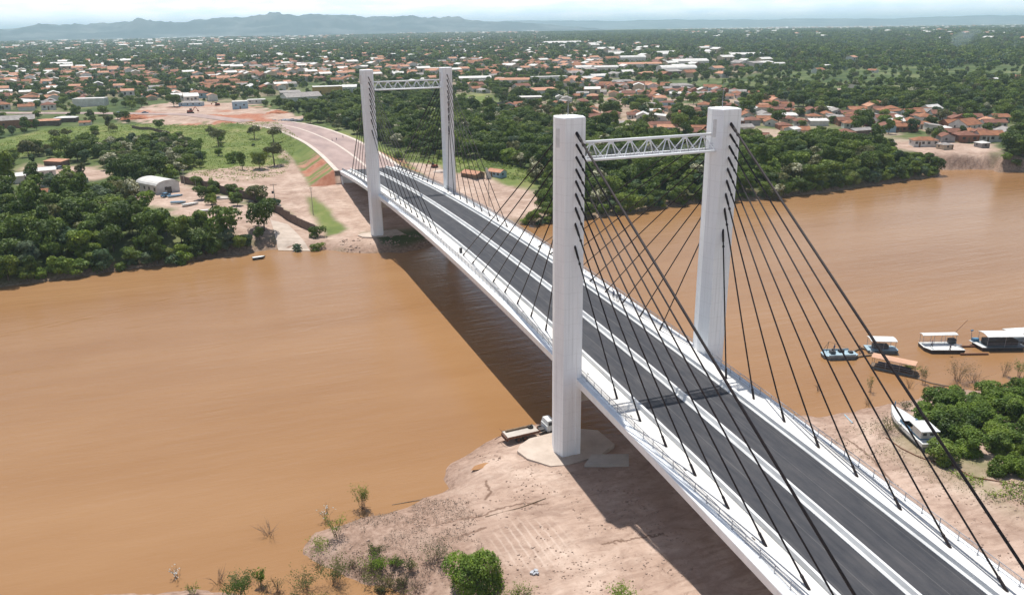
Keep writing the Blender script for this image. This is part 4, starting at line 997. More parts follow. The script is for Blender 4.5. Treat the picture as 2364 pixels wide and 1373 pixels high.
# arched white boat shed on the left bank
W = gable_house('boat_shed', 14.6, 9.2, 3.5, M['wall_white'], M['roof_white'], 'arch', 4, False, 'small white arched roof boat shed with a dark door on the left bank', 'shed', None, (-81.2, 233.8, hz(-81, 228) - 0.1), R(-58), 1.7, 0.25)
m = MB(); m.box(-0.02, 0.06, -0.9, 1.0, -0.1, 2.6); m.build('door', M['opening'], W, (7.3, 0.3, 0))
BLOCK.append((-81.2, 233.8, 0, 9, 7, R(-58))); BLOCK.append((-78, 221, 9, 9, 9, 0))
LM = [
 ('house', 1140, 403, 0, 4.2, 2.2, 'gable', 'wall_blue', 'roof_salmon', 'small pale blue hut with salmon roof in the green clearing right of the far pylons', 3, -0.75, 'hut', True, 0.9, 7.4),
 ('open_shed', 1082, 411, 0, 5.2, 1.9, 'gable', 'wood', 'roof_salmon', 'low dark timber shed with faded roof beside the far right pylon', 0, -0.75, 'shed', False, 1.0, 9.0),
 ('white_building', 205, 246, 68, 12, 6.5, 'flat', 'wall_white', 'roof_white', 'big plain white block building standing above the earthworks at the left', 0, 0.1, 'building', False, None, None),
 ('white_building', 555, 252, 34, 9, 5.6, 'flat', 'wall_blue', 'roof_white', 'pale blue cube building at the corner of the earthworks', 2, 0.25, 'building', True, None, None),
 ('white_building', 592, 240, 40, 8, 3.4, 'flat', 'wall_white', 'roof_white', 'low white flat roofed annex behind the pale blue cube building', 3, 0.2, 'building', False, None, None),
 ('factory', 705, 241, 82, 20, 6.0, 'gable', 'wall_white', 'roof_grey', 'grey roofed factory hall with white walls left of the far left pylon', 4, 0.5, 'factory', True, 3.0, None),
 ('factory', 672, 226, 45, 14, 5.0, 'shed', 'wall_grey', 'roof_grey', 'grey shed roofed annex behind the factory hall', 2, 0.3, 'factory', False, 1.0, None),
 ('warehouse', 758, 221, 66, 16, 8.5, 'flat', 'wall_yellow', 'roof_white', 'ochre walled warehouse with white flat roof left of the far left pylon', 2, 0.25, 'warehouse', True, None, None),
 ('warehouse', 806, 214, 34, 14, 5.5, 'shed', 'wall_white', 'roof_white', 'white warehouse tucked directly behind the far left pylon', 3, 0.1, 'warehouse', False, 1.4, None),
 ('warehouse', 945, 218, 52, 12, 4.0, 'gable', 'wall_white', 'roof_white', 'white roofed hall seen beneath the far truss', 4, 0.35, 'warehouse', False, 1.4, None),
 ('barn', 35, 296, 84, 14, 5.4, 'gable', 'wall_brick', 'roof_grey', 'brown brick barn with pale gable roof at the left edge', 2, 0.45, 'barn', True, 2.4, None),
 ('open_shed', 108, 291, 52, 9, 3.4, 'hip', 'wall_dark', 'roof_salmon', 'open sided shed with cream hipped roof beside the brick barn', 0, 0.3, 'shed', False, 1.0, None),  # this shed and the next: solid dark walls stand in for shade under the roof
 ('open_shed', 150, 283, 46, 9, 3.0, 'hip', 'wall_dark', 'roof_white', 'open sided shed with white hipped roof right of the cream one', 0, 0.2, 'shed', False, 0.9, None),
 ('hut', 196, 291, 24, 5, 2.2, 'gable', 'wall_white', 'roof_terracotta', 'tiny hut with orange roof at the edge of the left field', 1, 0.2, 'hut', False, 1.0, None),
 ('house', 98, 411, 58, 8, 3.0, 'gable', 'wall_white', 'roof_white', 'white metal roofed house among trees at the left edge', 3, 0.5, 'house', True, 0.9, None),
 ('house', 48, 424, 48, 8, 3.0, 'gable', 'wall_white', 'roof_white', 'second white metal roofed house behind the tall dark tree', 2, 0.5, 'house', False, 0.9, None),
 ('open_shed', 122, 384, 50, 5, 2.2, 'shed', 'wall_dark', 'roof_salmon', 'long low shed with salmon roof behind the white metal roofed house', 0, -0.35, 'shed', False, 0.4, None),
 ('house', 85, 462, 46, 6, 2.4, 'gable', 'wall_white', 'roof_terracotta', 'little orange tiled cottage among the left bank trees', 2, 0.3, 'cottage', True, 1.1, None),
 ('terrace', 1098, 190, 74, 12, 5.0, 'gable', 'wall_white', 'roof_white', 'white terrace building directly right of the far right pylon', 6, 0.12, 'building', False, 1.8, None),
 ('terrace', 1182, 197, 80, 12, 5.5, 'gable', 'wall_white', 'roof_salmon', 'pinkish roofed terrace building in line with the white one', 7, -0.10, 'building', False, 1.8, None),
 ('terrace', 1270, 190, 84, 12, 6.0, 'flat', 'wall_white', 'roof_white', 'white row with many dark windows ending the long terrace', 9, 0.15, 'building', False, None, None),
 ('warehouse', 1263, 222, 56, 14, 5.0, 'shed', 'wall_white', 'roof_salmon', 'white hall with pale pink roof above the near left pylon head', 3, 0.3, 'warehouse', False, 1.5, None),
 ('warehouse', 1225, 233, 70, 9, 2.6, 'gable', 'wall_grey', 'roof_white', 'grey walled depot beside the small sports pitch', 0, 0.1, 'warehouse', False, 0.8, None),
 ('warehouse', 1302, 106, 88, 60, 8, 'gable', 'wall_white', 'roof_white', 'huge white factory roof alone in the far forest', 4, 0.1, 'factory', False, 5, None),
 ('warehouse', 1402, 120, 78, 34, 7, 'gable', 'wall_white', 'roof_white', 'leftmost white industrial roof in the estate above the near truss', 4, 0.1, 'warehouse', False, 4, None),
 ('warehouse', 1440, 133, 66, 30, 7, 'gable', 'wall_cream', 'roof_white', 'cream industrial hall in front of the leftmost estate roof', 4, 0.1, 'warehouse', False, 4, None),
 ('warehouse', 1462, 143, 60, 20, 7, 'arch', 'wall_white', 'roof_white', 'white hall with dark base in the middle of the estate', 4, 0.1, 'warehouse', False, 3, None),
 ('warehouse', 1548, 134, 62, 30, 8, 'gable', 'wall_white', 'roof_white', 'white gabled hall at the back of the estate', 3, 0.6, 'warehouse', False, 5, None),
 ('warehouse', 1478, 158, 100, 26, 6, 'gable', 'wall_white', 'roof_salmon', 'longest hall of the estate with saw toothed pinkish roof', 9, -0.05, 'warehouse', False, 2, None),
 ('warehouse', 1400, 169, 56, 18, 7, 'arch', 'wall_white', 'roof_white', 'white building with dark windows in front of the saw toothed hall', 6, 0.1, 'warehouse', False, 2, None),
 ('warehouse', 1350, 168, 40, 18, 6, 'arch', 'wall_white', 'roof_white', 'small white barrel roofed hall left in the estate', 2, 0.1, 'warehouse', False, 3, None),
 ('warehouse', 1596, 152, 84, 24, 7, 'gable', 'wall_white', 'roof_white', 'bright white hall behind the barrel roofs at the right of the estate', 4, 0.1, 'warehouse', False, 3, None),
 ('warehouse', 1568, 171, 84, 24, 7, 'arch', 'wall_white', 'roof_white', 'wide white barrel roofed hall nearest at the right of the estate', 6, 0.1, 'warehouse', False, 4, None),
 ('warehouse', 1386, 186, 40, 12, 5, 'gable', 'wall_blue', 'roof_white', 'pale blue hall in front of the estate', 2, 0.3, 'warehouse', False, 2, None),
 ('warehouse', 1572, 208, 62, 12, 4, 'hip', 'wall_grey', 'roof_grey', 'long grey hipped building behind the near right pylon head', 3, 0.1, 'building', False, 2, None),
 ('warehouse', 1438, 196, 56, 9, 3.4, 'hip', 'wall_grey', 'roof_grey', 'long low grey roofed building above the truss', 3, 0.1, 'building', False, 1.6, None),
 ('warehouse', 1178, 135, 36, 14, 6, 'flat', 'wall_white', 'roof_white', 'small bright white flat roofed store in the middle of town', 0, 0.1, 'warehouse', False, None, None),
 ('warehouse', 1176, 157, 30, 12, 4, 'arch', 'wall_white', 'roof_white', 'pale barrel roofed gym above the long terrace', 2, 0.1, 'warehouse', False, 3, None),
 ('warehouse', 1065, 104, 28, 20, 12, 'flat', 'wall_blue', 'roof_white', 'pale apartment block on the town ridge', 5, 0.1, 'building', False, None, None),
 ('warehouse', 1722, 136, 92, 26, 8, 'gable', 'wall_grey', 'roof_white', 'long pale roofed hall in the trees right of the estate', 5, -0.05, 'warehouse', False, 3, None),
 ('warehouse', 1800, 156, 24, 12, 5, 'arch', 'wall_white', 'roof_white', 'small white shed in the forest right of the estate', 0, 0, 'shed', False, 2, None),
 ('warehouse', 130, 157, 98, 26, 7, 'gable', 'wall_cream', 'roof_white', 'cream walled factory hall with white roof in the left town', 6, -0.05, 'factory', False, 2.5, None),
 ('warehouse', 14, 164, 60, 24, 6, 'gable', 'wall_grey', 'roof_white', 'grey factory hall cut by the left edge', 4, 0, 'factory', False, 2.5, None),
 ('warehouse', 124, 138, 54, 20, 6, 'gable', 'wall_white', 'roof_white', 'white hall behind the cream walled factory', 3, 0, 'factory', False, 2.5, None),
 ('warehouse', 298, 134, 120, 26, 6, 'shed', 'wall_white', 'roof_white', 'very long pale roofed factory across the left town', 8, 0.0, 'factory', False, 2.0, None),
 ('warehouse', 410, 114, 74, 22, 7, 'gable', 'wall_cream', 'roof_terracotta', 'long orange roofed hall far behind the left town', 5, 0.1, 'building', False, 3, None),
 ('warehouse', 545, 123, 42, 14, 9, 'flat', 'wall_white', 'roof_white', 'white apartment block in the left town', 5, 0.1, 'building', False, None, None),
 ('warehouse', 178, 207, 38, 12, 4, 'gable', 'wall_grey', 'roof_salmon', 'pale roofed shed among trees above the white block building', 2, 0.1, 'shed', False, 1.6, None),
 ('house', 440, 246, 52, 8, 3, 'hip', 'wall_blue', 'roof_grey', 'low pale house behind the big dark tree at the earthworks', 4, 0.1, 'house', False, 1.2, None),
 ('house', 1838, 322, 27, 6, 5.5, 'gable', 'wall_white', 'roof_white', 'narrow white two storey house right of the near right pylon', 3, 0.6, 'house', True, 1.0, None),
 ('house', 2248, 302, 58, 11, 3.2, 'gable', 'wall_white', 'roof_terracotta', 'large orange gabled house near the right edge', 3, 0.5, 'house', True, 3.0, None),
 ('house', 2216, 296, 60, 9, 2.8, 'gable', 'wall_brick', 'roof_terracotta', 'low orange roofed house left of the large orange gable', 3, 0.1, 'house', False, 2.0, None),
 ('house', 2162, 262, 46, 9, 3.2, 'gable', 'wall_white', 'roof_white', 'white and grey house in the trees above the cliff', 3, 0.5, 'house', False, 2.4, None),
 ('house', 1970, 330, 58, 7, 2.6, 'shed', 'wall_dark', 'roof_grey', 'grey riverside shack with sloping roof behind the wooded right bank', 2, 0.35, 'shack', True, 0.8, None),
 ('house', 1994, 312, 56, 7, 2.6, 'gable', 'wall_dark', 'roof_grey', 'grey roofed shack up the slope from the riverside shack', 2, 0.35, 'shack', False, 1.0, None),
 ('house', 2052, 341, 28, 5, 3.0, 'flat', 'wall_white', 'roof_grey', 'whitewashed cube hut on top of the earth cliff', 2, 0.2, 'hut', True, None, None),
 ('house', 2188, 346, 24, 5, 2.4, 'hip', 'wall_cream', 'roof_grey', 'small hut with grey pyramid roof on the cliff top path', 1, 0.2, 'hut', True, 0.8, None),
 ('house', 2275, 342, 22, 5, 2.4, 'hip', 'wall_grey', 'roof_white', 'small white roofed hut by the right end of the cliff', 1, 0.2, 'hut', False, 0.8, None),
 ('house', 1722, 306, 42, 8, 3.0, 'gable', 'wall_white', 'roof_grey', 'white house with grey roof and two windows touching the near right pylon', 2, 0.2, 'house', True, 1.4, None),
 ('house', 1372, 281, 52, 8, 3.0, 'gable', 'wall_brick', 'roof_brown', 'brown house with white window wall right of the near left pylon head', 2, 0.15, 'house', True, 1.6, None),
]
for a in LM:
    nm_, px, py, wpx, d, h, kind, wall, roof, label, wins, off, cat, door, rh = a[:15]
    landmark(nm_, px, py, wpx, d, h, kind, wall, roof, label, wins, off, cat, door, rh, a[15] if len(a) > 15 else None)
# the two open sided sheds have no posts, only solid dark walls
# walls and fences
def wall_run(name, pts, h, mt, label, t=0.3, cat='wall'):
    mb = MB()
    for (x0, y0), (x1, y1) in zip(pts[:-1], pts[1:]):
        L_ = math.hypot(x1 - x0, y1 - y0); n = max(1, int(L_ / 4)); nx_, ny_ = -(y1 - y0) / L_ * t / 2, (x1 - x0) / L_ * t / 2
        for k in range(n):
            ax, ay = x0 + (x1 - x0) * k / n, y0 + (y1 - y0) * k / n; bx, by = x0 + (x1 - x0) * (k + 1) / n, y0 + (y1 - y0) * (k + 1) / n
            z = min(hz(ax, ay), hz(bx, by)); zt = max(hz(ax, ay), hz(bx, by)) + h
            mb.add([(ax - nx_, ay - ny_, z - .6), (bx - nx_, by - ny_, z - .6), (bx + nx_, by + ny_, z - .6), (ax + nx_, ay + ny_, z - .6), (ax - nx_, ay - ny_, zt), (bx - nx_, by - ny_, zt), (bx + nx_, by + ny_, zt), (ax + nx_, ay + ny_, zt)],
                   [(3, 2, 1, 0), (4, 5, 6, 7), (0, 1, 5, 4), (1, 2, 6, 5), (2, 3, 7, 6), (3, 0, 4, 7)])
    return tag(mb.build(name, mt, fix=True), label, cat)
wall_run('yard_wall', [(-73.4, 250.7), (-62, 228), (-51.6, 205.7), (-40.6, 188.7), (-35.5, 175), (-31, 160.5)], 2.9, M['wall_dark'], 'long dark block wall running from the boat shed down to the river')
wall_run('field_wall', [ray(20, 355, 7)[:2], ray(90, 348, 7)[:2], ray(170, 338, 7)[:2]], 2.2, M['wall_dark'], 'dark wall across the field by the left edge')
wall_run('field_wall', [ray(305, 296, 7)[:2], ray(345, 301, 7)[:2], ray(392, 310, 7)[:2]], 1.6, M['wall_dark'], 'short dark wall in the grass below the earthworks')
wall_run('white_wall', [ray(95, 432, 7)[:2], ray(150, 428, 7)[:2], ray(205, 422, 7)[:2]], 2.0, M['wall_white'], 'white garden wall below the white metal roofed house')
wall_run('pitch_wall', [ray(1040, 245, 7)[:2], ray(1140, 243, 7)[:2], ray(1225, 226, 7)[:2]], 1.6, M['wall_grey'], 'grey wall around the small sports pitch')
# boat ramp and kerb beside it
rp_ = MB(); Q = [(-44.0, 150.8), (-34.6, 146.2), (-38.6, 175), (-44.0, 176)]; n = 12; vs = []
for i in range(n + 1):
    t = i / n
    for (a, b) in ((Q[0], Q[3]), (Q[1], Q[2])):
        x, y = a[0] + (b[0] - a[0]) * t, a[1] + (b[1] - a[1]) * t
        vs += [(x, y, max(hz(x, y) + 0.14, 0.12 + 1.2 * t)), (x, y, -1.0)]
f = []
for i in range(n): q = i * 4; f += [(q, q + 2, q + 6, q + 4), (q, q + 4, q + 5, q + 1), (q + 2, q + 3, q + 7, q + 6)]
f += [(0, 1, 3, 2), (n * 4, n * 4 + 2, n * 4 + 3, n * 4 + 1)]
rp_.add(vs, f); tag(rp_.build('boat_ramp', M['pad'], fix=True), 'pale concrete boat ramp sloping into the river beside the block wall', 'ramp')

# ------------------------------------------------------------------ houses of the town
def blocked(x, y, m=0.0):
    for (cx, cy, r, hw, hd, rz) in BLOCK:
        dx, dy = x - cx, y - cy
        c, s = math.cos(-rz), math.sin(-rz)
        if abs(dx * c - dy * s) < hw + m and abs(dx * s + dy * c) < hd + m: return True
        if r and r < 15 and dx * dx + dy * dy < (r + m) ** 2: return True
    return False
def in_view(x, y, m=90):
    px, py, d = see(x, y); return d > 0 and -m < px < 2364 + m
cand = []
def town(P, sx, sy, ang, prob, size, mix):
    lo, hi = P.min(0), P.max(0); c = (lo + hi) / 2; rad = np.linalg.norm(hi - lo) / 2
    us = np.arange(-rad, rad, sx); vs = np.arange(-rad, rad, sy); U, Vv = np.meshgrid(us, vs)
    U = U.ravel() + RNG.uniform(-.25, .25, U.size) * sx; Vv = Vv.ravel() + RNG.uniform(-.22, .22, Vv.size) * sy
    X = c[0] + U * math.cos(ang) - Vv * math.sin(ang); Y = c[1] + U * math.sin(ang) + Vv * math.cos(ang)
    k = inside(X, Y, P); X, Y = X[k], Y[k]
    k = (RNG.random(len(X)) < prob * (0.35 + 1.3 * sm(0.38, 0.62, fbm(X, Y, 120, 2, 60)))) & (sdf_poly(X, Y, _A, _B) > 14); X, Y = X[k], Y[k]
    dl, _ = dist_line(X, Y, ROAD); k = dl > 26; X, Y = X[k], Y[k]
    for x, y in zip(X, Y):
        if not in_view(x, y) or blocked(x, y, 5): continue
        cand.append((x, y, random.uniform(*size), ang + random.choice((0, math.pi / 2)) + random.uniform(-.08, .08), random.choices(range(5), mix)[0]))
#                                                     mix: terracotta, brown, salmon, grey, white
town(TOWN1, 13.5, 14.5, -0.45, 0.80, (0.9, 1.25), (38, 30, 7, 17, 8))
town(TOWN2, 21, 24, 0.15, 0.85, (0.95, 1.6), (38, 14, 20, 11, 17))
town(TOWN4, 34, 34, 0.0, 0.30, (1.4, 2.2), (20, 6, 20, 20, 34))
town(TOWN3, 80, 100, 0.0, 0.55, (1.1, 2.3), (18, 4, 20, 6, 52))
SPR = poly_at([(1750, 150), (2364, 120), (2364, 330), (2320, 310), (2300, 270), (2150, 262), (1900, 250), (1780, 210)], 7)
town(SPR, 60, 60, 0.3, 0.12, (1.0, 1.5), (50, 5, 15, 10, 20))
town(poly_at([(-200, 118), (-200, 100), (200, 88), (700, 76), (1250, 70), (1250, 84), (850, 84), (600, 102), (200, 118)], 10), 42, 48, 0.2, 0.75, (1.2, 2.4), (30, 8, 22, 10, 30))
RM = ['roof_terracotta', 'roof_brown', 'roof_salmon', 'roof_grey', 'roof_white']; RNAME = ['orange tiled', 'brown tiled', 'pale pink roofed', 'grey roofed', 'white roofed']
WM = ['wall_white', 'wall_cream', 'wall_brick', 'wall_blue', 'wall_grey']
cand.sort(key=lambda c: -c[2] * px_per_m(c[0], c[1]))
NIND = 240
protos = {}
for i, (x, y, s, rz, rf) in enumerate(cand[:NIND]):
    wl = random.choices(range(5), (46, 20, 16, 8, 10))[0]; kd = random.choice(('gable', 'gable', 'hip')) if rf < 3 else random.choice(('gable', 'shed'))
    near = i < 95; key = (wl, kd, rf, near, random.randrange(3))
    z = hz(x, y)
    if key not in protos:
        g = key[4]; w, d, h = ((9.5, 7.0, 2.7), (11.5, 6.6, 2.8), (8.0, 7.4, 3.0))[g]
        e = gable_house('house', w, d, h, M[WM[wl]], M[RM[rf]], kd, (3, 4, 2)[g] if near else 0, near, None, 'house', None, (x, y, z), rz, d * (0.20 if kd != 'shed' else 0.12))
        protos[key] = e
    else:
        e = copy_tree(protos[key]); e.location = (x, y, z); e.rotation_euler = (0, 0, rz)
    e.scale = (s, s, s * random.uniform(0.9, 1.1))
    BLOCK.append((x, y, 5.2 * s, 4 * s, 4 * s, rz))
    px, py, d_ = see(x, y)
    row = ', nearest rows' if py > 290 else (', middle rows' if py > 245 else (', upper rows' if py > 200 else ', far rows'))
    pend(e, RNAME[rf] + ' house', column(px) + row, 'houses of the town across the river')
FARH = cand[NIND:]

def gn_scatter(name, pts, rot, scl, idx, sources, label, cat, smooth=None):
    me = bpy.data.meshes.new(name); me.vertices.add(len(pts)); me.vertices.foreach_set('co', np.asarray(pts, np.float32).ravel())
    for nm_, arr, ty in (('rotz', rot, 'FLOAT'), ('sc', scl, 'FLOAT'), ('idx', idx, 'INT')):
        a = me.attributes.new(nm_, ty, 'POINT'); a.data.foreach_set('value', np.asarray(arr, np.int32 if ty == 'INT' else np.float32))
    o = obj(name, me); col = bpy.data.collections.new(name + '_kinds')
    for k, (sm_, nmk) in enumerate(sources):
        so = bpy.data.objects.new('%02d_%s' % (k, nmk), sm_); col.objects.link(so)
    ng = bpy.data.node_groups.new(name, 'GeometryNodeTree')
    ng.interface.new_socket('Geometry', in_out='INPUT', socket_type='NodeSocketGeometry'); ng.interface.new_socket('Geometry', in_out='OUTPUT', socket_type='NodeSocketGeometry')
    gi = nd(ng, 'NodeGroupInput'); go = nd(ng, 'NodeGroupOutput'); ip = nd(ng, 'GeometryNodeInstanceOnPoints'); ci = nd(ng, 'GeometryNodeCollectionInfo')
    ci.inputs[0].default_value = col; ci.inputs['Separate Children'].default_value = True; ci.inputs['Reset Children'].default_value = True
    ip.inputs['Pick Instance'].default_value = True
    def at(nm_, ty):
        a = nd(ng, 'GeometryNodeInputNamedAttribute', data_type=ty); a.inputs[0].default_value = nm_; return a.outputs[0]
    cx = nd(ng, 'ShaderNodeCombineXYZ'); l = ng.links.new
    l(at('rotz', 'FLOAT'), cx.inputs[2]); l(gi.outputs[0], ip.inputs['Points']); l(ci.outputs[0], ip.inputs['Instance']); l(at('idx', 'INT'), ip.inputs['Instance Index'])
    l(cx.outputs[0], ip.inputs['Rotation']); l(at('sc', 'FLOAT'), ip.inputs['Scale']); l(ip.outputs[0], go.inputs[0])
    md = o.modifiers.new('scatter', 'NODES'); md.node_group = ng
    return tag(o, label, cat, None, 'stuff')

def far_house_mesh(w, d, h, rh, wall, roof, seed):
    mb = MB(); g = random.Random(seed); hw, hd = w / 2, d / 2
    mb.mat(0).add([(-hw, -hd, -2), (hw, -hd, -2), (hw, hd, -2), (-hw, hd, -2), (-hw, -hd, h), (hw, -hd, h), (hw, hd, h), (-hw, hd, h), (-hw, 0, h + rh), (hw, 0, h + rh)],
        [(0, 1, 5, 4), (2, 3, 7, 6), (1, 2, 6, 9, 5), (3, 0, 4, 8, 7)])
    a, b = hw + .3, hd + .35; k = rh / hd; ze = h - k * .35
    mb.mat(1)
    for s in (-1, 1): mb.add([(-a, s * b, ze + .05), (a, s * b, ze + .05), (a, 0, h + rh + .06), (-a, 0, h + rh + .06)], [(0, 1, 2, 3)])
    mb.mat(2)
    for s in (-1, 1): mb.box(-hw * .6, -hw * .3, s * (hd + .02) - .02, s * (hd + .02) + .02, h * .4, h * .8); mb.box(hw * .3, hw * .6, s * (hd + .02) - .02, s * (hd + .02) + .02, h * .4, h * .8)
    return mb.mesh('far_house', [M[wall], M[roof], M['opening']])
FH = []
for k, (rf, wl) in enumerate([(0, 0), (0, 1), (1, 2), (2, 0), (2, 1), (3, 0), (4, 0), (4, 1)]):
    FH.append((far_house_mesh(10 + k % 3 * 2.5, 7 + k % 2 * 1.5, 2.8 + (k % 4 == 3) * 2.5, 1.5, WM[wl], RM[rf], k), 'far_house'))
bymat = {0: [0, 1], 1: [2], 2: [3, 4], 3: [5], 4: [6, 7]}
if FARH:
    P3 = [(x, y, float(z)) for (x, y, *_), z in zip(FARH, height(np.array([c[0] for c in FARH]), np.array([c[1] for c in FARH])))]
    gn_scatter('distant_houses', P3, [c[3] for c in FARH], [c[2] for c in FARH], [random.choice(bymat[c[4]]) for c in FARH], FH, 'mass of distant small town houses with orange and white roofs', 'houses')
for (x, y, s, rz, rf) in FARH: BLOCK.append((x, y, 4.6 * s, 3 * s, 3 * s, rz))
BL = np.array([(b[0], b[1], max(b[2], 0), b[3], b[4], b[5]) for b in BLOCK])

# ------------------------------------------------------------------ trees
def keep_clear(X, Y, m=1.5, zones=True, sh=2.0):
    ok = np.ones(len(X), bool)
    d = sdf_poly(X, Y, _A, _B); ok &= d > sh
    dl, _ = dist_line(X, Y, ROAD); ok &= dl > 22
    ok &= ~((np.abs(X) < 24) & (Y < 245) & (Y > -90))
    for cx, cy, r, hw, hd, rz in BL:
        near = (np.abs(X - cx) < hw + hd + 12) & (np.abs(Y - cy) < hw + hd + 12)
        if not near.any(): continue
        i = np.where(near)[0]; dx, dy = X[i] - cx, Y[i] - cy; c, s = math.cos(-rz), math.sin(-rz)
        bad = (np.abs(dx * c - dy * s) < hw + m) & (np.abs(dx * s + dy * c) < hd + m)
        ok[i[bad]] = False
    if zones:
        for P in Z_GRASS + Z_DIRT: ok &= sd(X, Y, P) > 1.0
    return ok
def jit(P, sp, ang=0.3):
    lo, hi = P.min(0) - 2, P.max(0) + 2; X, Y = np.meshgrid(np.arange(lo[0], hi[0], sp), np.arange(lo[1], hi[1], sp * 0.9))
    X = X + (np.arange(X.shape[0])[:, None] % 2) * sp / 2
    X = X.ravel() + RNG.uniform(-.38, .38, X.size) * sp; Y = Y.ravel() + RNG.uniform(-.38, .38, Y.size) * sp
    k = inside(X, Y, P); return X[k], Y[k]
KEYS = {'broad': 5, 'tall': 3, 'light': 2, 'olive': 2, 'bluish': 2, 'flowering': 2, 'shrub': 3}
trees = []
def zone(P, sp, w, place, group, smin=0.75, smax=1.15, zones=True, low=0.6, m=1.5):
    X, Y = jit(np.array(P), sp); k = keep_clear(X, Y, m, zones, low); X, Y = X[k], Y[k]
    ks = list(w); ws = [w[q] for q in ks]
    dsh = sdf_poly(X, Y, _A, _B)
    for x, y, dd in zip(X, Y, dsh):
        if not in_view(x, y, 160): continue
        kd = random.choices(ks, ws)[0]; s = random.uniform(smin, smax)
        qx, qy, _q = see(x, y)
        if group == 'trees of the left bank belt' and 285 < qx < 650 and qy < 532: s *= 0.55
        if dd < 4: s *= random.uniform(0.5, 0.9)
        trees.append((x, y, s, kd, kd + str(random.randrange(KEYS[kd])), place, group))
BELT = [(-210, 130), (-118, 138), (-101, 141), (-83, 143), (-62, 149), (-45, 150), (-44, 160)] + [tuple(ray(a, b, 6)[:2]) for a, b in ((640, 545), (635, 522), (560, 532), (500, 528), (420, 520), (340, 500), (300, 478), (240, 470), (190, 490), (100, 500), (60, 480), (-60, 470), (-200, 470))]
zone(BELT, 6.2, dict(broad=48, tall=24, light=10, bluish=10, olive=4, shrub=4), 'left bank belt', 'trees of the left bank belt', 0.78, 1.22, zones=False)
zone(poly_at([(228, 352), (300, 332), (410, 322), (452, 345), (470, 378), (460, 392), (400, 396), (330, 404), (240, 392)], 6.5), 6.4, dict(broad=40, light=24, bluish=10, flowering=18, olive=8), 'left field thicket', 'trees of the field thicket', 0.5, 0.85, zones=False)
FOR = poly_at([(690, 262), (760, 248), (860, 232), (960, 222), (1040, 244), (1140, 262), (1240, 285), (1330, 296), (1420, 315), (1520, 332), (1620, 340), (1750, 342), (1880, 336), (2030, 345), (2045, 372), (2110, 394), (2168, 400), (2100, 413), (1900, 443), (1740, 459), (1600, 466), (1400, 496), (1240, 517), (1185, 510), (1180, 490),
               (1250, 475), (1240, 425), (1240, 400), (1160, 375), (1060, 362), (960, 362), (900, 348), (860, 330), (780, 292)], 6)
zone(FOR, 7.4, dict(broad=54, tall=11, light=12, bluish=7, olive=6, flowering=10), '', 'trees of the riverside forest', 0.8, 1.2, zones=True)
zone([tuple(p) for p in poly_at([(2290, 352), (2420, 335), (2420, 394), (2364, 396), (2312, 396), (2285, 385)], 6)], 6.8, dict(broad=70, tall=20, bluish=10), 'far bank right end', 'trees of the right far bank', 0.9, 1.25)
zone([(c[0], c[1]) for c in poly_at([(1860, 452), (2080, 420), (2165, 403), (2168, 397), (2110, 392), (2050, 372), (1990, 400), (1860, 435)], 1)], 4.6, dict(light=50, broad=30, shrub=20), 'wooded point', 'trees of the right bank point', 0.5, 0.8, zones=False)
for Pz, sp, place in ((poly_at([(430, 398), (560, 392), (650, 384), (700, 372), (712, 300), (660, 296), (560, 300), (430, 300)], 6.5), 30, 'scattered on the left field'),
                      (poly_at([(0, 330), (260, 295), (300, 330), (200, 400), (0, 420)], 6.5), 27, 'around the left field')):
    zone(Pz, sp, dict(olive=40, light=30, shrub=30), place, 'scattered field trees', 0.5, 0.9, zones=False)
zone([(-66, 200), (-46, 188), (-42, 192), (-60, 232), (-70, 240)], 8, dict(light=60, broad=40), 'in the yard of the boat shed', 'yard trees', 0.45, 0.65, zones=False)

def fringe(pts, step, place, group, a=0.55, b=0.9, w=dict(broad=40, light=22, bluish=18, shrub=20), off=0.6):
    Q = [np.array(g0(*p)) for p in pts]; dist = 0.0
    for p, q in zip(Q[:-1], Q[1:]):
        L_ = float(np.linalg.norm(q - p)); t = (q - p) / L_; nrm = np.array([-t[1], t[0]]) * (1 if t[0] > 0 else -1); u = step - dist
        while u < L_:
            c = p + t * u + nrm * random.uniform(off - .6, off + 1.4); kd = random.choices(list(w), list(w.values()))[0]
            trees.append((float(c[0]), float(c[1]), random.uniform(a, b) * (1.3 if kd == 'shrub' else 1), kd, kd + str(random.randrange(KEYS[kd])), place, group)); u += step * random.uniform(.7, 1.3)
        dist = (L_ - (u - step)) if u > L_ else 0.0
fringe([(-40, 668), (0, 663), (60, 655), (110, 648), (170, 640), (250, 628), (330, 618), (400, 610), (450, 600), (500, 590), (560, 588), (600, 580)], 3.6, 'left bank belt', 'trees of the left bank belt')
fringe([(1190, 521), (1240, 520), (1300, 512), (1400, 500), (1500, 485), (1600, 470), (1680, 466), (1740, 462), (1800, 456), (1850, 450), (1900, 446), (1960, 436), (2000, 430), (2060, 422), (2100, 415), (2150, 410), (2168, 404)], 3.3, 'wooded right bank', 'trees of the riverside forest', .5, .85)
fringe([(2160, 397), (2110, 393)], 3.5, 'wooded point', 'trees of the right bank point', .4, .6)
fringe([(2296, 396), (2364, 398)], 4, 'far bank right end', 'trees of the right far bank', .6, .9)
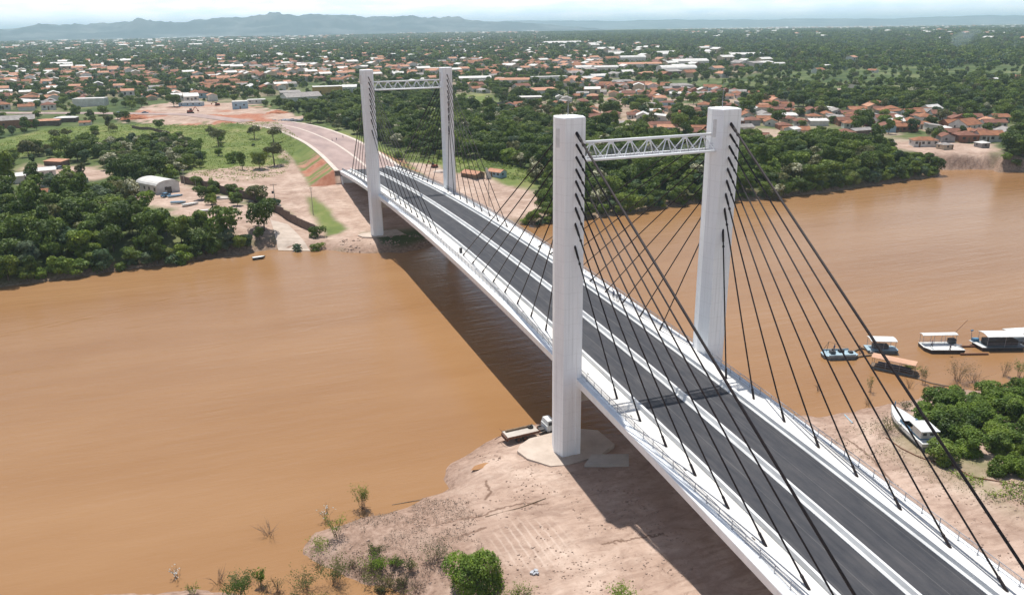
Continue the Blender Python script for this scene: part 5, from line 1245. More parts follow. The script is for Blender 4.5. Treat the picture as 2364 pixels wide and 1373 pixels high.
# single trees that can be recognised
SINGLE = [('savanna', 505, 338, 1.0, 'dark flat topped tree on a bare trunk standing alone on the grass'), ('savanna', 588, 322, 0.9, 'rounded olive tree just left of the road bend'), ('savanna_b', 632, 330, 1.1, 'wide olive tree touching the left kerb of the road bend'),
          ('savanna_b', 634, 382, 1.1, 'thin tree with long bare trunk beside the dirt track'), ('tall1', 560, 392, 0.62, 'small dark tree on the grass left of the dirt track'), ('flowering1', 415, 398, 0.8, 'blossoming bush tree at the front of the field thicket'), ('broad2', 600, 390, 0.9, 'round dark bush tree at the corner of the dirt track'), ('broad0', 368, 297, 0.85, 'dark tree overhanging the red earthworks'), ('broad3', 402, 247, 1.3, 'largest dark round tree between the earthworks and the town'),
          ('slender', 252, 303, 0.95, 'slender leaning tree at the back edge of the left field'), ('savanna_b', 158, 324, 0.85, 'small umbrella shaped tree alone on the left field'), ('broad1', 62, 302, 1.0, 'round tree in front of the brick barn'), ('broad4', 240, 268, 0.9, 'tree in front of the white block building'),
          ('slender_dark', 22, 462, 1.35, 'very tall dark tree by the left edge, overlapping the white houses'), ('slender', 193, 436, 0.95, 'sparse tall tree right of the white garden wall'), ('slender', 168, 440, 0.7, 'shorter sparse tree beside the white garden wall'),
          ('slender_dark', 110, 560, 0.75, 'tall thin tree rising out of the left bank belt'), ('broad1', 268, 454, 0.9, 'round dark tree left of the arched boat shed'), ('broad3', 610, 530, 1.1, 'big dark tree hanging over the boat ramp'), ('shrub2', 683, 568, 0.9, 'lone small bush on the boat ramp edge'),
          ('shrub1', 735, 545, 1.2, 'dark bush at the river end of the block wall'), ('shrub1', 733, 565, 1.0, 'lower dark bush at the river end of the block wall'), ('shrub0', 425, 608, 1.5, 'pale leafy bush leaning over the water on the left bank'), ('shrub2', 405, 612, 1.3, 'second pale leafy bush leaning over the water'),
          ('flowering1', 1240, 420, 1.05, 'yellow blossoming tree seen left of the near left pylon'), ('flowering0', 1795, 425, 0.9, 'blossoming tree nearest the water right of the near right pylon'), ('bluish0', 1145, 285, 1.2, 'silvery green tree in the riverside forest'), ('slender_dark', 1522, 205, 1.1, 'tall dark tree before the barrel roofed halls')]
for k, px, py, s, lb in SINGLE:
    x, y, z = gp(px, py); plant(k, x, y, s, lb, None, z=z)

# general woodland, thinning into the town
A0, A1 = YAW - 0.66, YAW + 0.70
def far_field(r0, r1, sp):
    X = []; Y = []; r = r0
    while r < r1:
        st = sp * (1 + 0.0 * r); n = int((A1 - A0) * r / st); a = np.linspace(A0, A1, n) + RNG.uniform(-.4, .4, n) * st / r
        rr = r + RNG.uniform(-.42, .42, n) * st; X.append(CAM[0] + rr * np.sin(a)); Y.append(CAM[1] + rr * np.cos(a)); r += st
    return np.concatenate(X), np.concatenate(Y)
def density(X, Y):
    d = np.full(len(X), 0.93)
    n = fbm(X, Y, 140, 3, 70); d *= 0.62 + 0.5 * sm(0.3, 0.55, n); d *= 0.22 + 0.78 * sm(0.42, 0.50, fbm(X, Y, 330, 3, 170)) * 1.0 + 0.0
    for P, v in ((TOWN1, 0.42), (TOWN2, 0.56), (TOWN4, 0.45), (TOWN3, 0.7)):
        t = sm(12, -12, sd(X, Y, P)); d = d * (1 - t) + t * v * (0.5 + sm(0.35, 0.6, fbm(X, Y, 45, 2, 71)))
    return np.minimum(d, 1)
X, Y = far_field(300, 1500, 9.0)
k = keep_clear(X, Y, 1.2) & ~inside(X, Y, FOR) & (Y > 90) & (sdf_poly(X, Y, _A, _B) > 5) & ~inside(X, Y, np.array(BELT)); X, Y = X[k], Y[k]
k = RNG.random(len(X)) < density(X, Y); X, Y = X[k], Y[k]
for x, y in zip(X, Y):
    kd = random.choices(('broad', 'tall', 'light', 'olive', 'bluish', 'flowering'), (55, 7, 14, 9, 10, 3))[0]
    s = (0.45 + 0.85 * random.random() ** 1.3) * (0.8 if y > 450 and x < 900 else 1.0)
    trees.append((x, y, s, kd, kd + str(random.randrange(KEYS[kd])), '', 'trees among the houses'))
trees.sort(key=lambda t: -t[2] * px_per_m(t[0], t[1]))
NT = 262
for (x, y, s, kd, key, place, group) in trees[:NT]:
    e = plant(key, x, y, s, 'x', group)
    px, py, dd = see(x, y)
    if not place:
        row = 'front' if py > 440 else ('second row' if py > 400 else ('middle' if py > 350 else 'back'))
        place = column(px) + ', forest ' + row
    else: place = place + (' ' + ('left end' if px < 140 else 'below the houses' if px < 260 else 'below the boat shed' if px < 420 else 'middle' if px < 530 else 'by the ramp' if px < 700 else 'left part' if px < 1950 else 'right part')) + (', water side' if (py > 590) else (', middle row' if py > 530 else ', rear'))
    pend(e, DESC[kd], place, group)
rest = trees[NT:]
mid_t = [t for t in rest if px_per_m(t[0], t[1]) > 1.9]; far_t = [t for t in rest if px_per_m(t[0], t[1]) <= 1.9]
def joined(key):
    c, t, _, _ = TREES[key]
    V = np.zeros((len(c.vertices), 3), np.float32); c.vertices.foreach_get('co', V.ravel()); V2 = V.tolist() + [tuple(v.co) for v in t.vertices]; b = len(V)
    F4 = [tuple(p.vertices) for p in c.polygons] + [tuple(i + b for i in p.vertices) for p in t.polygons]
    mi = [p.material_index for p in c.polygons] + [len(c.materials)] * len(t.polygons)
    me = bpy.data.meshes.new('tree_' + key); me.from_pydata(V2, [], F4)
    for m_ in list(c.materials) + [M['trunk']]: me.materials.append(m_)
    me.polygons.foreach_set('material_index', mi); me.update(); return me
usedk = sorted(set(t[4] for t in mid_t)); SRC = [(joined(k_), 'tree') for k_ in usedk]
hts = height(np.array([t[0] for t in mid_t]), np.array([t[1] for t in mid_t]))
gn_scatter('woodland', [(t[0], t[1], z - 0.1) for t, z in zip(mid_t, hts)], RNG.uniform(0, 6.28, len(mid_t)), [t[2] for t in mid_t], [usedk.index(t[4]) for t in mid_t], SRC, 'mass of green forest trees behind the front rows on the far bank', 'forest')
LOW = {}
for i, (kd, lm, fl) in enumerate((('broad', 'leaf', None), ('broad', 'leaf', None), ('broad', 'leaf', None), ('light', 'leaf_light', None), ('olive', 'leaf_olive', None), ('bluish', 'leaf_blue', None))):
    variant('low%d' % i, 4.8, 8.2, 1.5, 9, 300, 0.85, 200 + i, M[lm], joined=True, low=0.05); LOW.setdefault(kd, []).append(i)
LOW['tall'] = LOW['broad']; LOW['flowering'] = LOW['olive']; LOW['shrub'] = LOW['light']
SRC = [(TREES['low%d' % i][0], 'tree') for i in range(6)]
X, Y = far_field(1500, 3400, 12.5); k = keep_clear(X, Y, 1.0, False); X, Y = X[k], Y[k]; k = RNG.random(len(X)) < density(X, Y); X, Y = X[k], Y[k]
P = [(t[0], t[1]) for t in far_t] + list(zip(X, Y)); hts = height(np.array([p[0] for p in P]), np.array([p[1] for p in P]))
ix = [random.choice(LOW[t[3]]) for t in far_t] + [random.choices(range(6), (25, 22, 20, 12, 9, 12))[0] for _ in X]
scl = [t[2] * 1.05 for t in far_t] + list(0.6 + 1.3 * RNG.random(len(X)) ** 1.6)
gn_scatter('distant_woods', [(p[0], p[1], z - 0.3) for p, z in zip(P, hts)], RNG.uniform(0, 6.28, len(P)), scl, ix, SRC, 'distant green woods spreading around the town', 'woods')
# groves beyond
GR = []
for i in range(4):
    g = np.random.default_rng(300 + i); Vs = []; b = 0; Fs = []
    for q in range(14):
        V_, F_ = crown_np(7.5 * g.uniform(.7, 1.2), 9, 5, 60, 2.3, 400 + i * 20 + q, 0.8, 0.0)
        V_ = V_ * np.array([1, 1, g.uniform(.7, 1.3)]) + np.array([*(g.uniform(-21, 21, 2)), 0]); Vs.append(V_); Fs.append(F_ + b); b += len(V_)
    GR.append((np_mesh('grove', np.concatenate(Vs), np.concatenate(Fs), [M[('leaf', 'leaf', 'leaf_blue', 'leaf_olive')[i]]]), 'grove'))
X, Y = far_field(3400, 7200, 30); k = RNG.random(len(X)) < 0.62 * density(X, Y) + 0.1; X, Y = X[k], Y[k]
h_ = height(X, Y); gn_scatter('distant_groves', np.stack([X, Y, h_ - 1], 1), RNG.uniform(0, 6.28, len(X)), RNG.uniform(0.8, 1.3, len(X)), RNG.choice(4, len(X), p=(.35, .3, .2, .15)), GR, 'far dark green woods reaching to the foot of the blue hills', 'woods')
print('trees', NTREE[0], 'mid', len(mid_t), 'far', len(P), 'groves', len(X), 'houses', len(cand))

# ------------------------------------------------------------------ near vegetation
x, y, z = gp(1088, 1352); plant('big_bush', x, y, 1.08, 'large round bright green bush on the bare bank at the bottom of the picture', None, z=z, sz=0.95)
BP = [(38.5, -25), (43.5, -17.5), (47.2, -11.5), (52, -9.2), (60, -8.5), (70, -9.5), (86, -10), (96, -16), (92, -32), (70, -38), (55, -38), (46.5, -37), (42.0, -34), (39, -29)]
M['leaf_mid'] = leaf_mat('leaves_mid', (0.095, 0.160, 0.024), (0.125, 0.20, 0.028), (0.15, 0.22, 0.04))
variant('thicket0', 2.9, 5.2, 0.3, 18, 4200, 0.17, 150, M['leaf_mid'], tr=0.12, low=0.0, flat=0.9)
variant('thicket1', 3.0, 5.6, 0.3, 18, 4200, 0.17, 151, M['leaf'], tr=0.12, low=0.0, flat=0.9)
variant('thicket2', 2.8, 4.8, 0.3, 16, 3800, 0.17, 152, M['leaf_mid'], tr=0.12, low=0.0, flat=0.9)
DESC['thicket'] = 'leafy green thicket bush'; NAME['thicket'] = 'thicket_bush'
X, Y = jit(np.array(BP), 4.0); k = sdf_poly(X, Y, _A, _B) > -1; X, Y = X[k], Y[k]
for x, y in zip(X, Y):
    bd = min(math.hypot(x - (43.7 - 2.7 * q / 6), y - (-8 - 12 * q / 6)) for q in range(7))
    if bd < 4.3 or (y > -23 and x < 43): continue
    ke = random.choices(('thicket0', 'thicket1', 'thicket2'), (5, 2, 4))[0]; s = random.uniform(0.75, 1.0) * (0.75 if y < -26 else 1.0)
    e = plant(ke, x, y, s, 'x', None, sz=s * random.uniform(.75, .95)); e['category'] = 'shrub'; px, py, _ = see(x, y)
    pend(e, 'green thicket bush', ('beside the stranded boat' if px < 2240 else 'towards the right edge') + (', rear' if py < 930 else (', middle' if py < 1010 else ', front')), 'thicket on the right near bank')
def low_cover(name, P, n, size, lm, label, hgt, z0=0.02, seed=0):
    g = np.random.default_rng(seed); P = np.array(P); lo, hi = P.min(0), P.max(0); X = g.uniform(lo[0], hi[0], n * 3); Y = g.uniform(lo[1], hi[1], n * 3)
    k = inside(X, Y, P) & (fbm(X, Y, 2.5, 3, seed) > 0.42); X, Y = X[k][:n], Y[k][:n]; Z = np.maximum(height(X, Y), 0) + z0 + g.uniform(0, 1, len(X)) * hgt * (0.4 + fbm(X, Y, 2.0, 2, seed + 3)); n = len(X)
    nr = g.normal(size=(n, 3)) * .7 + np.array([0, 0, 1]); nr /= np.linalg.norm(nr, axis=1)[:, None]; t = np.cross(nr, g.normal(size=(n, 3))); t /= np.linalg.norm(t, axis=1)[:, None]; b = np.cross(nr, t)
    s = size * g.uniform(.5, 1.4, n)[:, None]; C = np.stack([X, Y, Z], 1); q = np.stack([C - t * s, C - b * s * .5, C + t * s, C + b * s * .5], 1)
    return tag(obj(name, np_mesh(name, q.reshape(-1, 3), np.arange(n * 4).reshape(n, 4), [lm])), label, 'undergrowth', None, 'stuff')
low_cover('undergrowth', [(37, -27), (42, -33), (52, -36), (60, -42), (48, -50), (39, -42), (36, -34)], 5000, 0.16, M['leaf_light'], 'low green creepers in front of the thicket', 0.7, seed=5)
low_cover('dry_scrub', [(26, -14), (38, -9), (44, -18), (44, -40), (36, -38), (30, -24)], 1700, 0.10, M['leaf_olive'], 'sparse dry scrub on the bank beside the stranded boat', 0.25, seed=6)
low_cover('dry_scrub', [(-53, -8), (-46, -3), (-36, -3), (-31, -8), (-33, -22), (-42, -24), (-49, -16)], 5500, 0.085, M['twig'], 'brown dead scrub and drift wood litter on the muddy spit', 0.32, seed=7)
low_cover('dry_scrub', [tuple(ray(a, b, 4.5)[:2]) for a, b in ((880, 372), (960, 380), (1060, 400), (1240, 420), (1240, 400), (1060, 365), (900, 352))], 5000, 0.45, M['leaf_light'], 'green undergrowth at the edge of the forest clearing', 0.9, seed=8)
gr = [tuple(ray(a, b, 6.5)[:2]) for a, b in ((0, 372), (0, 330), (120, 300), (260, 290), (640, 290), (690, 330), (660, 398), (560, 425), (430, 405), (300, 400), (200, 350))]
low_cover('tall_grass', gr, 34000, 0.32, M['leaf_light'], 'tall rough grass and weeds of the left field', 0.4, seed=9)

def stones(name, P, n, smax, mt, label, seed):
    g = np.random.default_rng(seed); P = np.array(P); lo, hi = P.min(0), P.max(0); X = g.uniform(lo[0], hi[0], n * 3); Y = g.uniform(lo[1], hi[1], n * 3)
    k = inside(X, Y, P) & (fbm(X, Y, 3.0, 3, seed) > 0.5); X, Y = X[k][:n], Y[k][:n]; Z = height(X, Y); n = len(X)
    oc = np.array([(1, 0, 0), (0, 1, 0), (-1, 0, 0), (0, -1, 0), (0, 0, .8), (0, 0, -.6)]); s = smax * g.uniform(.15, 1, n)[:, None, None] ** 2 + 0.03
    V = np.stack([X, Y, Z], 1)[:, None] + oc[None] * s * g.uniform(.6, 1.3, (n, 6, 1)) + g.normal(size=(n, 6, 3)) * s * .15
    f = np.array([(0, 1, 4), (1, 2, 4), (2, 3, 4), (3, 0, 4), (1, 0, 5), (2, 1, 5), (3, 2, 5), (0, 3, 5)]); F = (np.arange(n)[:, None, None] * 6 + f[None]).reshape(-1, 3)
    return tag(obj(name, np_mesh(name, V.reshape(-1, 3), F, [mt])), label, 'stones', None, 'stuff')
M['clod'] = mat('mud_clods', (0.30, 0.20, 0.15), (0.45, 0.34, 0.28), 2.0, .95)
stones('mud_clods', [(-52, -8), (-44, -2), (-31, -1), (-30, 4), (-20, 8), (-12, 6), (-6, -10), (-8, -34), (-34, -32), (-46, -18)], 1500, .20, M['clod'], 'clods and pebbles strewn over the near dirt bank', 21)
stones('mud_clods', [(20, -6), (36, -4), (44, -12), (40, -30), (44, -50), (24, -50)], 900, .20, M['clod'], 'clods and pebbles strewn over the right dirt bank', 22)
stones('rubble', [(-30, 139), (-12, 136), (30, 141), (45, 150), (10, 147), (-26, 150)], 700, .5, M['clod'], 'rubble on the muddy mound at the far pylon feet', 23)
def twig_bush(px, py, hgt, wid, leaves, label, name='flooded_shrub', lm='leaf_olive', flower=False, seed=0, n=16):
    x, y, z = gp(px, py, 6, 0.5); z = max(z, 0.0); g = random.Random(seed + int(px)); e = empty(name, (x, y, z), g.uniform(0, 6))
    mb = MB(); tips = []
    for i in range(n):
        a = g.uniform(0, 6.28); l = hgt * g.uniform(.55, 1.0); sp = wid * g.uniform(.2, .75)
        b0 = (g.uniform(-.15, .15) * wid, g.uniform(-.15, .15) * wid, -0.4); m = (b0[0] + sp * .4 * math.cos(a), b0[1] + sp * .4 * math.sin(a), l * .5); t = (b0[0] + sp * math.cos(a), b0[1] + sp * math.sin(a), l)
        mb.tube(b0, m, 0.022, 0.016, 4, False); mb.tube(m, t, 0.016, 0.007, 4, False); tips += [t, m, tuple((u + v) / 2 for u, v in zip(m, t))]
        for q in range(2):
            a2 = a + g.uniform(-1, 1); t2 = (m[0] + .3 * sp * math.cos(a2), m[1] + .3 * sp * math.sin(a2), m[2] + l * .3); mb.tube(m, t2, 0.012, 0.005, 4, False); tips.append(t2)
    mb.build('branches', M['twig'], e)
    if leaves:
        V = []; F = []
        for i in range(int(leaves * 2.4)):
            t = g.choice(tips); c = Vector(t) + Vector((g.gauss(0, .22), g.gauss(0, .22), g.gauss(0, .2))) * wid * .42; s = g.uniform(.05, .13)
            a = Vector((g.gauss(0, 1), g.gauss(0, 1), g.gauss(0, .6))).normalized(); b = a.orthogonal().normalized(); k = len(V)
            V += [c - a * s, c - b * s * .6, c + a * s, c + b * s * .6]; F.append((k, k + 1, k + 2, k + 3))
        me = bpy.data.meshes.new('leaves'); me.from_pydata(V, [], F); me.materials.append(M[lm]); me.update(); obj('leaves', me, e)
    if flower:
        V = []; F = []
        for i in range(26):
            c = Vector(g.choice(tips)) + Vector((g.gauss(0, .2), g.gauss(0, .2), g.gauss(0, .2))); s = g.uniform(.06, .12); k = len(V)
            V += [c + Vector(v) * s for v in ((1, 0, 0), (0, 1, 0), (-1, 0, 0), (0, -1, 0), (0, 0, 1), (0, 0, -1))]
            F += [(k, k + 1, k + 4), (k + 1, k + 2, k + 4), (k + 2, k + 3, k + 4), (k + 3, k, k + 4), (k + 1, k, k + 5), (k + 2, k + 1, k + 5), (k + 3, k + 2, k + 5), (k, k + 3, k + 5)]
        me = bpy.data.meshes.new('blossom'); me.from_pydata(V, [], F); me.materials.append(M['white_flowers']); me.update(); obj('blossom', me, e)
    return tag(e, label, 'shrub')
TB = [(838, 1172, 4.2, 2.6, 420, 'leafy flooded shrub standing in the water off the muddy spit', 0, 22, 'leaf_light'), (752, 1200, 2.6, 1.8, 20, 'flooded shrub dotted with white blossom', 1, 14, 'leaf_olive'), (776, 1240, 3.6, 2.2, 200, 'thin shrub on the tip of the muddy spit', 0, 12, 'leaf_light'),
      (622, 1236, 2.2, 3.2, 0, 'bare brown twigs rising out of the open water', 0, 22, 'leaf'), (768, 1345, 3.6, 3.4, 420, 'tall thin shrub in the flooded hollow at the bottom', 0, 22, 'leaf_olive'), (700, 1358, 2.6, 3.4, 240, 'brownish shrub left of the flooded hollow', 0, 22, 'leaf_olive'),
      (600, 1352, 2.6, 1.5, 240, 'bright green sapling at the bottom edge', 0, 10, 'leaf_light'), (545, 1380, 2.4, 3.0, 420, 'large leaved plant at the bottom edge', 0, 12, 'leaf'), (642, 1365, 2.4, 1.6, 80, 'sparse sapling between the bottom shrubs', 0, 10, 'leaf_olive'),
      (408, 1332, 1.8, 1.8, 0, 'small bare twig clump near the bottom left water edge', 1, 14, 'leaf'), (505, 1345, 2.0, 2.6, 0, 'row of bare reeds in the bottom left shallows', 0, 20, 'leaf'), (445, 1372, 1.3, 1.6, 120, 'low green tuft on the bottom left strip', 0, 12, 'leaf_light'),
      (1000, 1300, 3.0, 3.4, 260, 'pale thin shrub touching the large round bush', 0, 20, 'leaf_olive'), (1435, 1385, 2.0, 2.6, 300, 'tip of a yellow green plant at the bottom centre', 0, 16, 'leaf_light'), (1190, 1378, 1.6, 3.6, 350, 'low yellow green weeds right of the large round bush', 0, 18, 'leaf_light'),
      (930, 1370, 1.5, 3.0, 60, 'grey brown brush left of the large round bush', 0, 26, 'leaf_olive'),
      (2212, 878, 4.6, 4.2, 420, 'tallest flooded shrub below the white barges', 0, 26, 'leaf_olive'), (2250, 885, 3.0, 4.5, 0, 'bare brown flooded brush beside the tallest shrub', 0, 30, 'leaf'), (2320, 868, 3.6, 2.2, 120, 'flooded sapling near the right edge', 0, 14, 'leaf_olive'), (2352, 870, 3.6, 2.0, 160, 'leafy branch of a flooded shrub at the right edge', 0, 14, 'leaf'),
      (2133, 885, 3.6, 1.8, 130, 'slim sapling standing in water left of the tallest flooded shrub', 0, 10, 'leaf_olive'), (2100, 858, 1.8, 2.2, 320, 'green branches washed against the orange roofed barge', 0, 16, 'leaf_light'), (2100, 895, 2.2, 2.0, 0, 'bare twigs below the orange roofed barge', 0, 14, 'leaf'),
      (2010, 905, 3.4, 1.6, 70, 'thin sapling in the shallows crossed by the stays', 0, 10, 'leaf_olive'), (2003, 935, 1.6, 2.2, 0, 'dark twig clump at the water edge under the stays', 0, 18, 'leaf'), (1890, 902, 1.6, 1.6, 0, 'small twig clump in the shallows nearest the bridge', 0, 12, 'leaf'),
      (2048, 995, 2.4, 3.4, 300, 'olive bush growing against the bow of the stranded boat', 0, 20, 'leaf_olive'), (2090, 945, 1.6, 2.2, 160, 'low scrub behind the stranded boat bow', 0, 16, 'leaf_olive'), (1105, 1190, 0.5, 1.2, 0, 'tiny dry twigs on the dirt bank', 0, 12, 'leaf')]
gx = random.Random(91)
for i in range(30):
    px = gx.uniform(520, 1040); py = gx.uniform(1290, 1400) if i % 3 else gx.uniform(1225, 1330)
    if px < 700 and py < 1340: continue
    if abs(px - 1088) < 90: continue
    lv = gx.choice((0, 60, 160, 260)); e = twig_bush(px, py, gx.uniform(.6, 1.9), gx.uniform(1.2, 3.0), lv, 'x', 'scrub', gx.choice(('leaf_olive', 'leaf_light', 'leaf_olive')), False, i * 31, gx.choice((10, 16, 22)))
    pend(e, 'leafy scrub' if lv > 100 else 'bare brown scrub', ('on the muddy spit' if px > 800 else 'in the bottom shallows') + (', upper row' if py < 1300 else ', middle row' if py < 1350 else ', lowest row'), 'scrub of the muddy spit')
for (px, py, h, w, lv, lb, fl, n, lm) in TB: twig_bush(px, py, h, w, lv, lb, flower=bool(fl), n=n, lm=lm)

# drift logs and pipes
def log(pts, r, mt, label, name='drift_log', cat='log'):
    mb = MB(); P = [gp(a, b, 5, 0.5) for a, b in pts]
    for p, q in zip(P[:-1], P[1:]): mb.tube((p[0], p[1], max(p[2], 0) + r * .6), (q[0], q[1], max(q[2], 0) + r * .6), r, r * 0.9, 6)
    return tag(mb.build(name, mt), label, cat)
log([(2100, 868), (2150, 885), (2200, 894), (2225, 900)], 0.16, M['twig'], 'long drift log from the orange roofed barge to the bank')
log([(2155, 893), (2180, 895)], 0.25, M['wood'], 'short thick log lying beside the long drift log')
log([(2045, 1010), (2080, 1035), (2115, 1052), (2140, 1062), (2200, 1075), (2240, 1100), (2364, 1122)], 0.11, M['rust'], 'long rusty pipe lying along the bank below the stranded boat', 'rusty_pipe', 'pipe')
log([(1950, 958), (1968, 977)], 0.13, M['boat_pale'], 'pale blue grey plank lying on the bank under the stays', 'plank', 'plank')
log([(1120, 1193), (1200, 1172), (1260, 1150)], 0.07, M['wood'], 'thin dark branch lying on the near dirt bank')
log([(905, 1165), (975, 1152)], 0.05, M['twig'], 'straight pale stick in the shallow water off the spit', 'stick', 'stick')
x, y, z = gp(1233, 1322); rb_ = MB()
for i in range(9): a = random.uniform(0, 6.28); rr = random.uniform(0, .35); rb_.box(-.16, .16, -.1, .1, 0, .3, a, (0, 0)); 
rb2 = MB(); g = random.Random(4)
for i in range(10):
    cx, cy = g.uniform(-.4, .4), g.uniform(-.4, .4); s = g.uniform(.08, .2); rb2.box(cx - s, cx + s, cy - s, cy + s, -.05, s * 1.6, g.uniform(0, 3), (cx, cy))
tag(rb2.build('rubble_heap', M['galv'], None, (x, y, z)), 'small heap of grey rubble right of the large round bush', 'rubble')
M['puddle'] = mat('puddle_mud', (0.40, 0.21, 0.085), (0.34, 0.17, 0.07), 1, 0.12, spec=0.5)
pu = MB(); x, y, z = gp(1108, 1076); pu.add([(x + a, y + b, z + 0.06) for a, b in ((-1.7, -.6), (-.6, -.9), (1.2, -.4), (1.9, .4), (.8, .7), (-.7, .4))], [(0, 1, 2, 3, 4, 5)]); tag(pu.build('puddle', M['puddle']), kind='structure')

# ------------------------------------------------------------------ boats and barges; local x runs along the boat
AX = math.atan2(RT[1], RT[0])
def hull(e, poly, z0, z1, mt, deck, tp=0.86):
    c = (sum(p[0] for p in poly) / len(poly), sum(p[1] for p in poly) / len(poly))
    mb = MB(); mb.prism([(c[0] + (a - c[0]) * tp, c[1] + (b - c[1]) * tp) for a, b in poly], z0, z1, [(a, b) for a, b in poly]); mb.build('hull', mt, e)
    mb = MB(); mb.prism(poly, z1 + 0.004, z1 + 0.07); mb.build('deck', deck, e)
def canopy(e, x0, x1, y0, y1, zd_, h, roof, arch=0.25, posts=3, rail=True):
    n = 7; mb = MB(); vs = []
    for i in range(n):
        t = i / (n - 1); yy = y0 - .15 + (y1 - y0 + .3) * t; zz = zd_ + h + arch * math.sin(math.pi * t)
        for dz in (0, .07):
            vs += [(x0 - .25, yy, zz + dz), (x1 + .25, yy, zz + dz)]
    f = []
    for i in range(n - 1): q = i * 4; f += [(q, q + 1, q + 5, q + 4), (q + 2, q + 6, q + 7, q + 3), (q, q + 4, q + 6, q + 2), (q + 1, q + 3, q + 7, q + 5)]
    f += [(0, 2, 3, 1), (4 * n - 4, 4 * n - 3, 4 * n - 1, 4 * n - 2)]
    mb.add(vs, f); mb.build('canopy_roof', roof, e, fix=True)
    for i in range(posts):
        for yy in (y0, y1):
            x = x0 + (x1 - x0) * i / (posts - 1); m = MB(); m.tube((x, yy, zd_), (x, yy, zd_ + h + .04), 0.045, n=6); m.build('post', M['galv'], e)
    if rail:
        m = MB()
        for yy in (y0, y1):
            for zq in (.45, .85): m.tube((x0, yy, zd_ + zq), (x1, yy, zd_ + zq), 0.03, n=5)
        m.build('handrail', M['galv'], e)
def at(name, px, py, label, cat='boat', rot=0.0, z=0.0, group=None):
    p = ray(px, py, 0.35 + z); return tag(empty(name, (float(p[0]), float(p[1]), z), AX + rot), label, cat, group)
# grey blue work barge
b = at('work_barge', 1937, 820, 'grey blue open work barge, leftmost vessel right of the bridge', 'barge', 0.05)
hull(b, [(-3.6, -.7), (-2.6, -1.7), (2.6, -1.7), (3.6, -.9), (3.5, .9), (2.4, 1.7), (-2.6, 1.7), (-3.6, .9)], -.4, .75, M['boat_grey'], M['boat_pale'], .92)
m = MB(); m.box(-2.0, -1.0, -.5, .5, .8, 1.5); m.tube((-1.5, 0, 1.5), (-1.5, 0, 1.9), .2); m.build('winch', M['steel'], b)
m = MB(); m.tube((-2.2, 1.2, .8), (-1.9, 1.2, 3.0), .05); m.tube((-3.0, 1.2, 1.0), (-1.9, 1.2, 3.0), .04); m.tube((-1.9, 1.2, 3.0), (2.6, 1.3, 1.2), .025); m.build('davit', M['steel'], b)
m = MB(); m.box(.1, 1.2, .3, 1.1, .8, 1.35); m.box(2.0, 2.8, -.3, .5, .8, 1.2); m.build('engine_box', M['boat_dark'], b)
m = MB()
for s in (-1, 1): m.box(-2.9, 2.7, s * 1.66 - .04, s * 1.66 + .04, .8, 1.15)
m.build('bulwark', M['boat_pale'], b)
# dredge pipe raft between the barges
b = at('pipe_raft', 1996, 815, 'triangular raft of wooden beams between the work barge and the white roofed pontoon', 'raft', 0.0)
for (x0, y0, x1, y1) in ((-2.9, .6, .9, 3.4), (-2.6, -1.6, 3.6, .2), (.7, 3.2, 3.8, -.2), (-2.6, -1.5, -2.7, .7)):
    m = MB(); a = math.atan2(y1 - y0, x1 - x0); l_ = math.hypot(x1 - x0, y1 - y0); m.box(x0, x0 + l_, y0 - .16, y0 + .16, -.1, .32, a, (x0, y0)); m.build('beam', M['wood'], b)
m = MB(); m.tube((-.9, .2, .1), (-.5, 1.6, 1.5), .07); m.tube((-.5, 1.6, 1.5), (.1, .4, .1), .07); m.build('tripod', M['rust'], b)
m = MB(); m.box(1.4, 2.3, .5, 1.0, .2, .5); m.build('float', M['boat_white'], b)
b = at('pontoon', 2032, 806, 'blue hulled pontoon with white canopy behind the wooden raft', 'barge', -0.1)
hull(b, [(-3.0, -1.5), (2.9, -1.5), (3.3, -1.0), (3.3, 1.0), (2.9, 1.5), (-3.0, 1.5)], -.4, .6, M['boat_grey'], M['boat_pale'], .95)
canopy(b, -2.3, 2.5, -1.35, 1.35, .65, 2.0, M['boat_white'], .2, 3)
m = MB(); m.box(-1.6, 1.4, -.7, .8, .67, 1.5); m.build('engine_box', M['boat_dark'], b)
b = at('covered_barge', 2063, 852, 'long narrow barge under an orange canopy nearest the flooded shrubs', 'barge', -0.62)
hull(b, [(-4.2, -1.1), (4.0, -1.2), (4.6, 0), (4.0, 1.2), (-4.2, 1.1)], -.3, .45, M['boat_grey'], M['wood'], .92)
canopy(b, -3.9, 3.7, -1.15, 1.15, .5, 1.9, M['orange_cover'], .3, 4)
m = MB(); m.box(-3.0, 3.0, -.5, .6, .52, 1.15); m.build('cargo', M['boat_dark'], b)
# pair of white barges
b = at('deck_barge', 2172, 803, 'flat white deck barge with white canopy at its rear, left of the twin barges', 'barge', 0.02)
hull(b, [(-4.0, -.6), (-3.2, -2.2), (3.7, -2.6), (3.9, 2.2), (-3.8, 2.2)], -.4, .8, M['boat_dark'], M['boat_white'], .95)
canopy(b, -3.6, 3.4, .7, 2.0, .85, 2.1, M['boat_white'], .15, 4)
m = MB(); m.box(2.2, 3.6, .8, 1.9, .87, 1.9); m.build('engine_box', M['boat_dark'], b)
m = MB(); m.tube((2.3, .3, .9), (3.6, -1.2, 1.5), .09); m.tube((3.4, .4, .9), (2.4, -.6, 1.4), .07); m.tube((3.4, -.2, 1.0), (3.5, -2.0, 1.0), .06); m.build('pipework', M['galv'], b)
m = MB(); m.tube((3.4, 2.0, 2.6), (7.2, 4.0, 5.0), .05, .04); m.build('boom', M['rust'], b)
b = at('wheelhouse_barge', 2300, 797, 'barge with long white awning and dark sides, right of the twin barges', 'barge', 0.0)
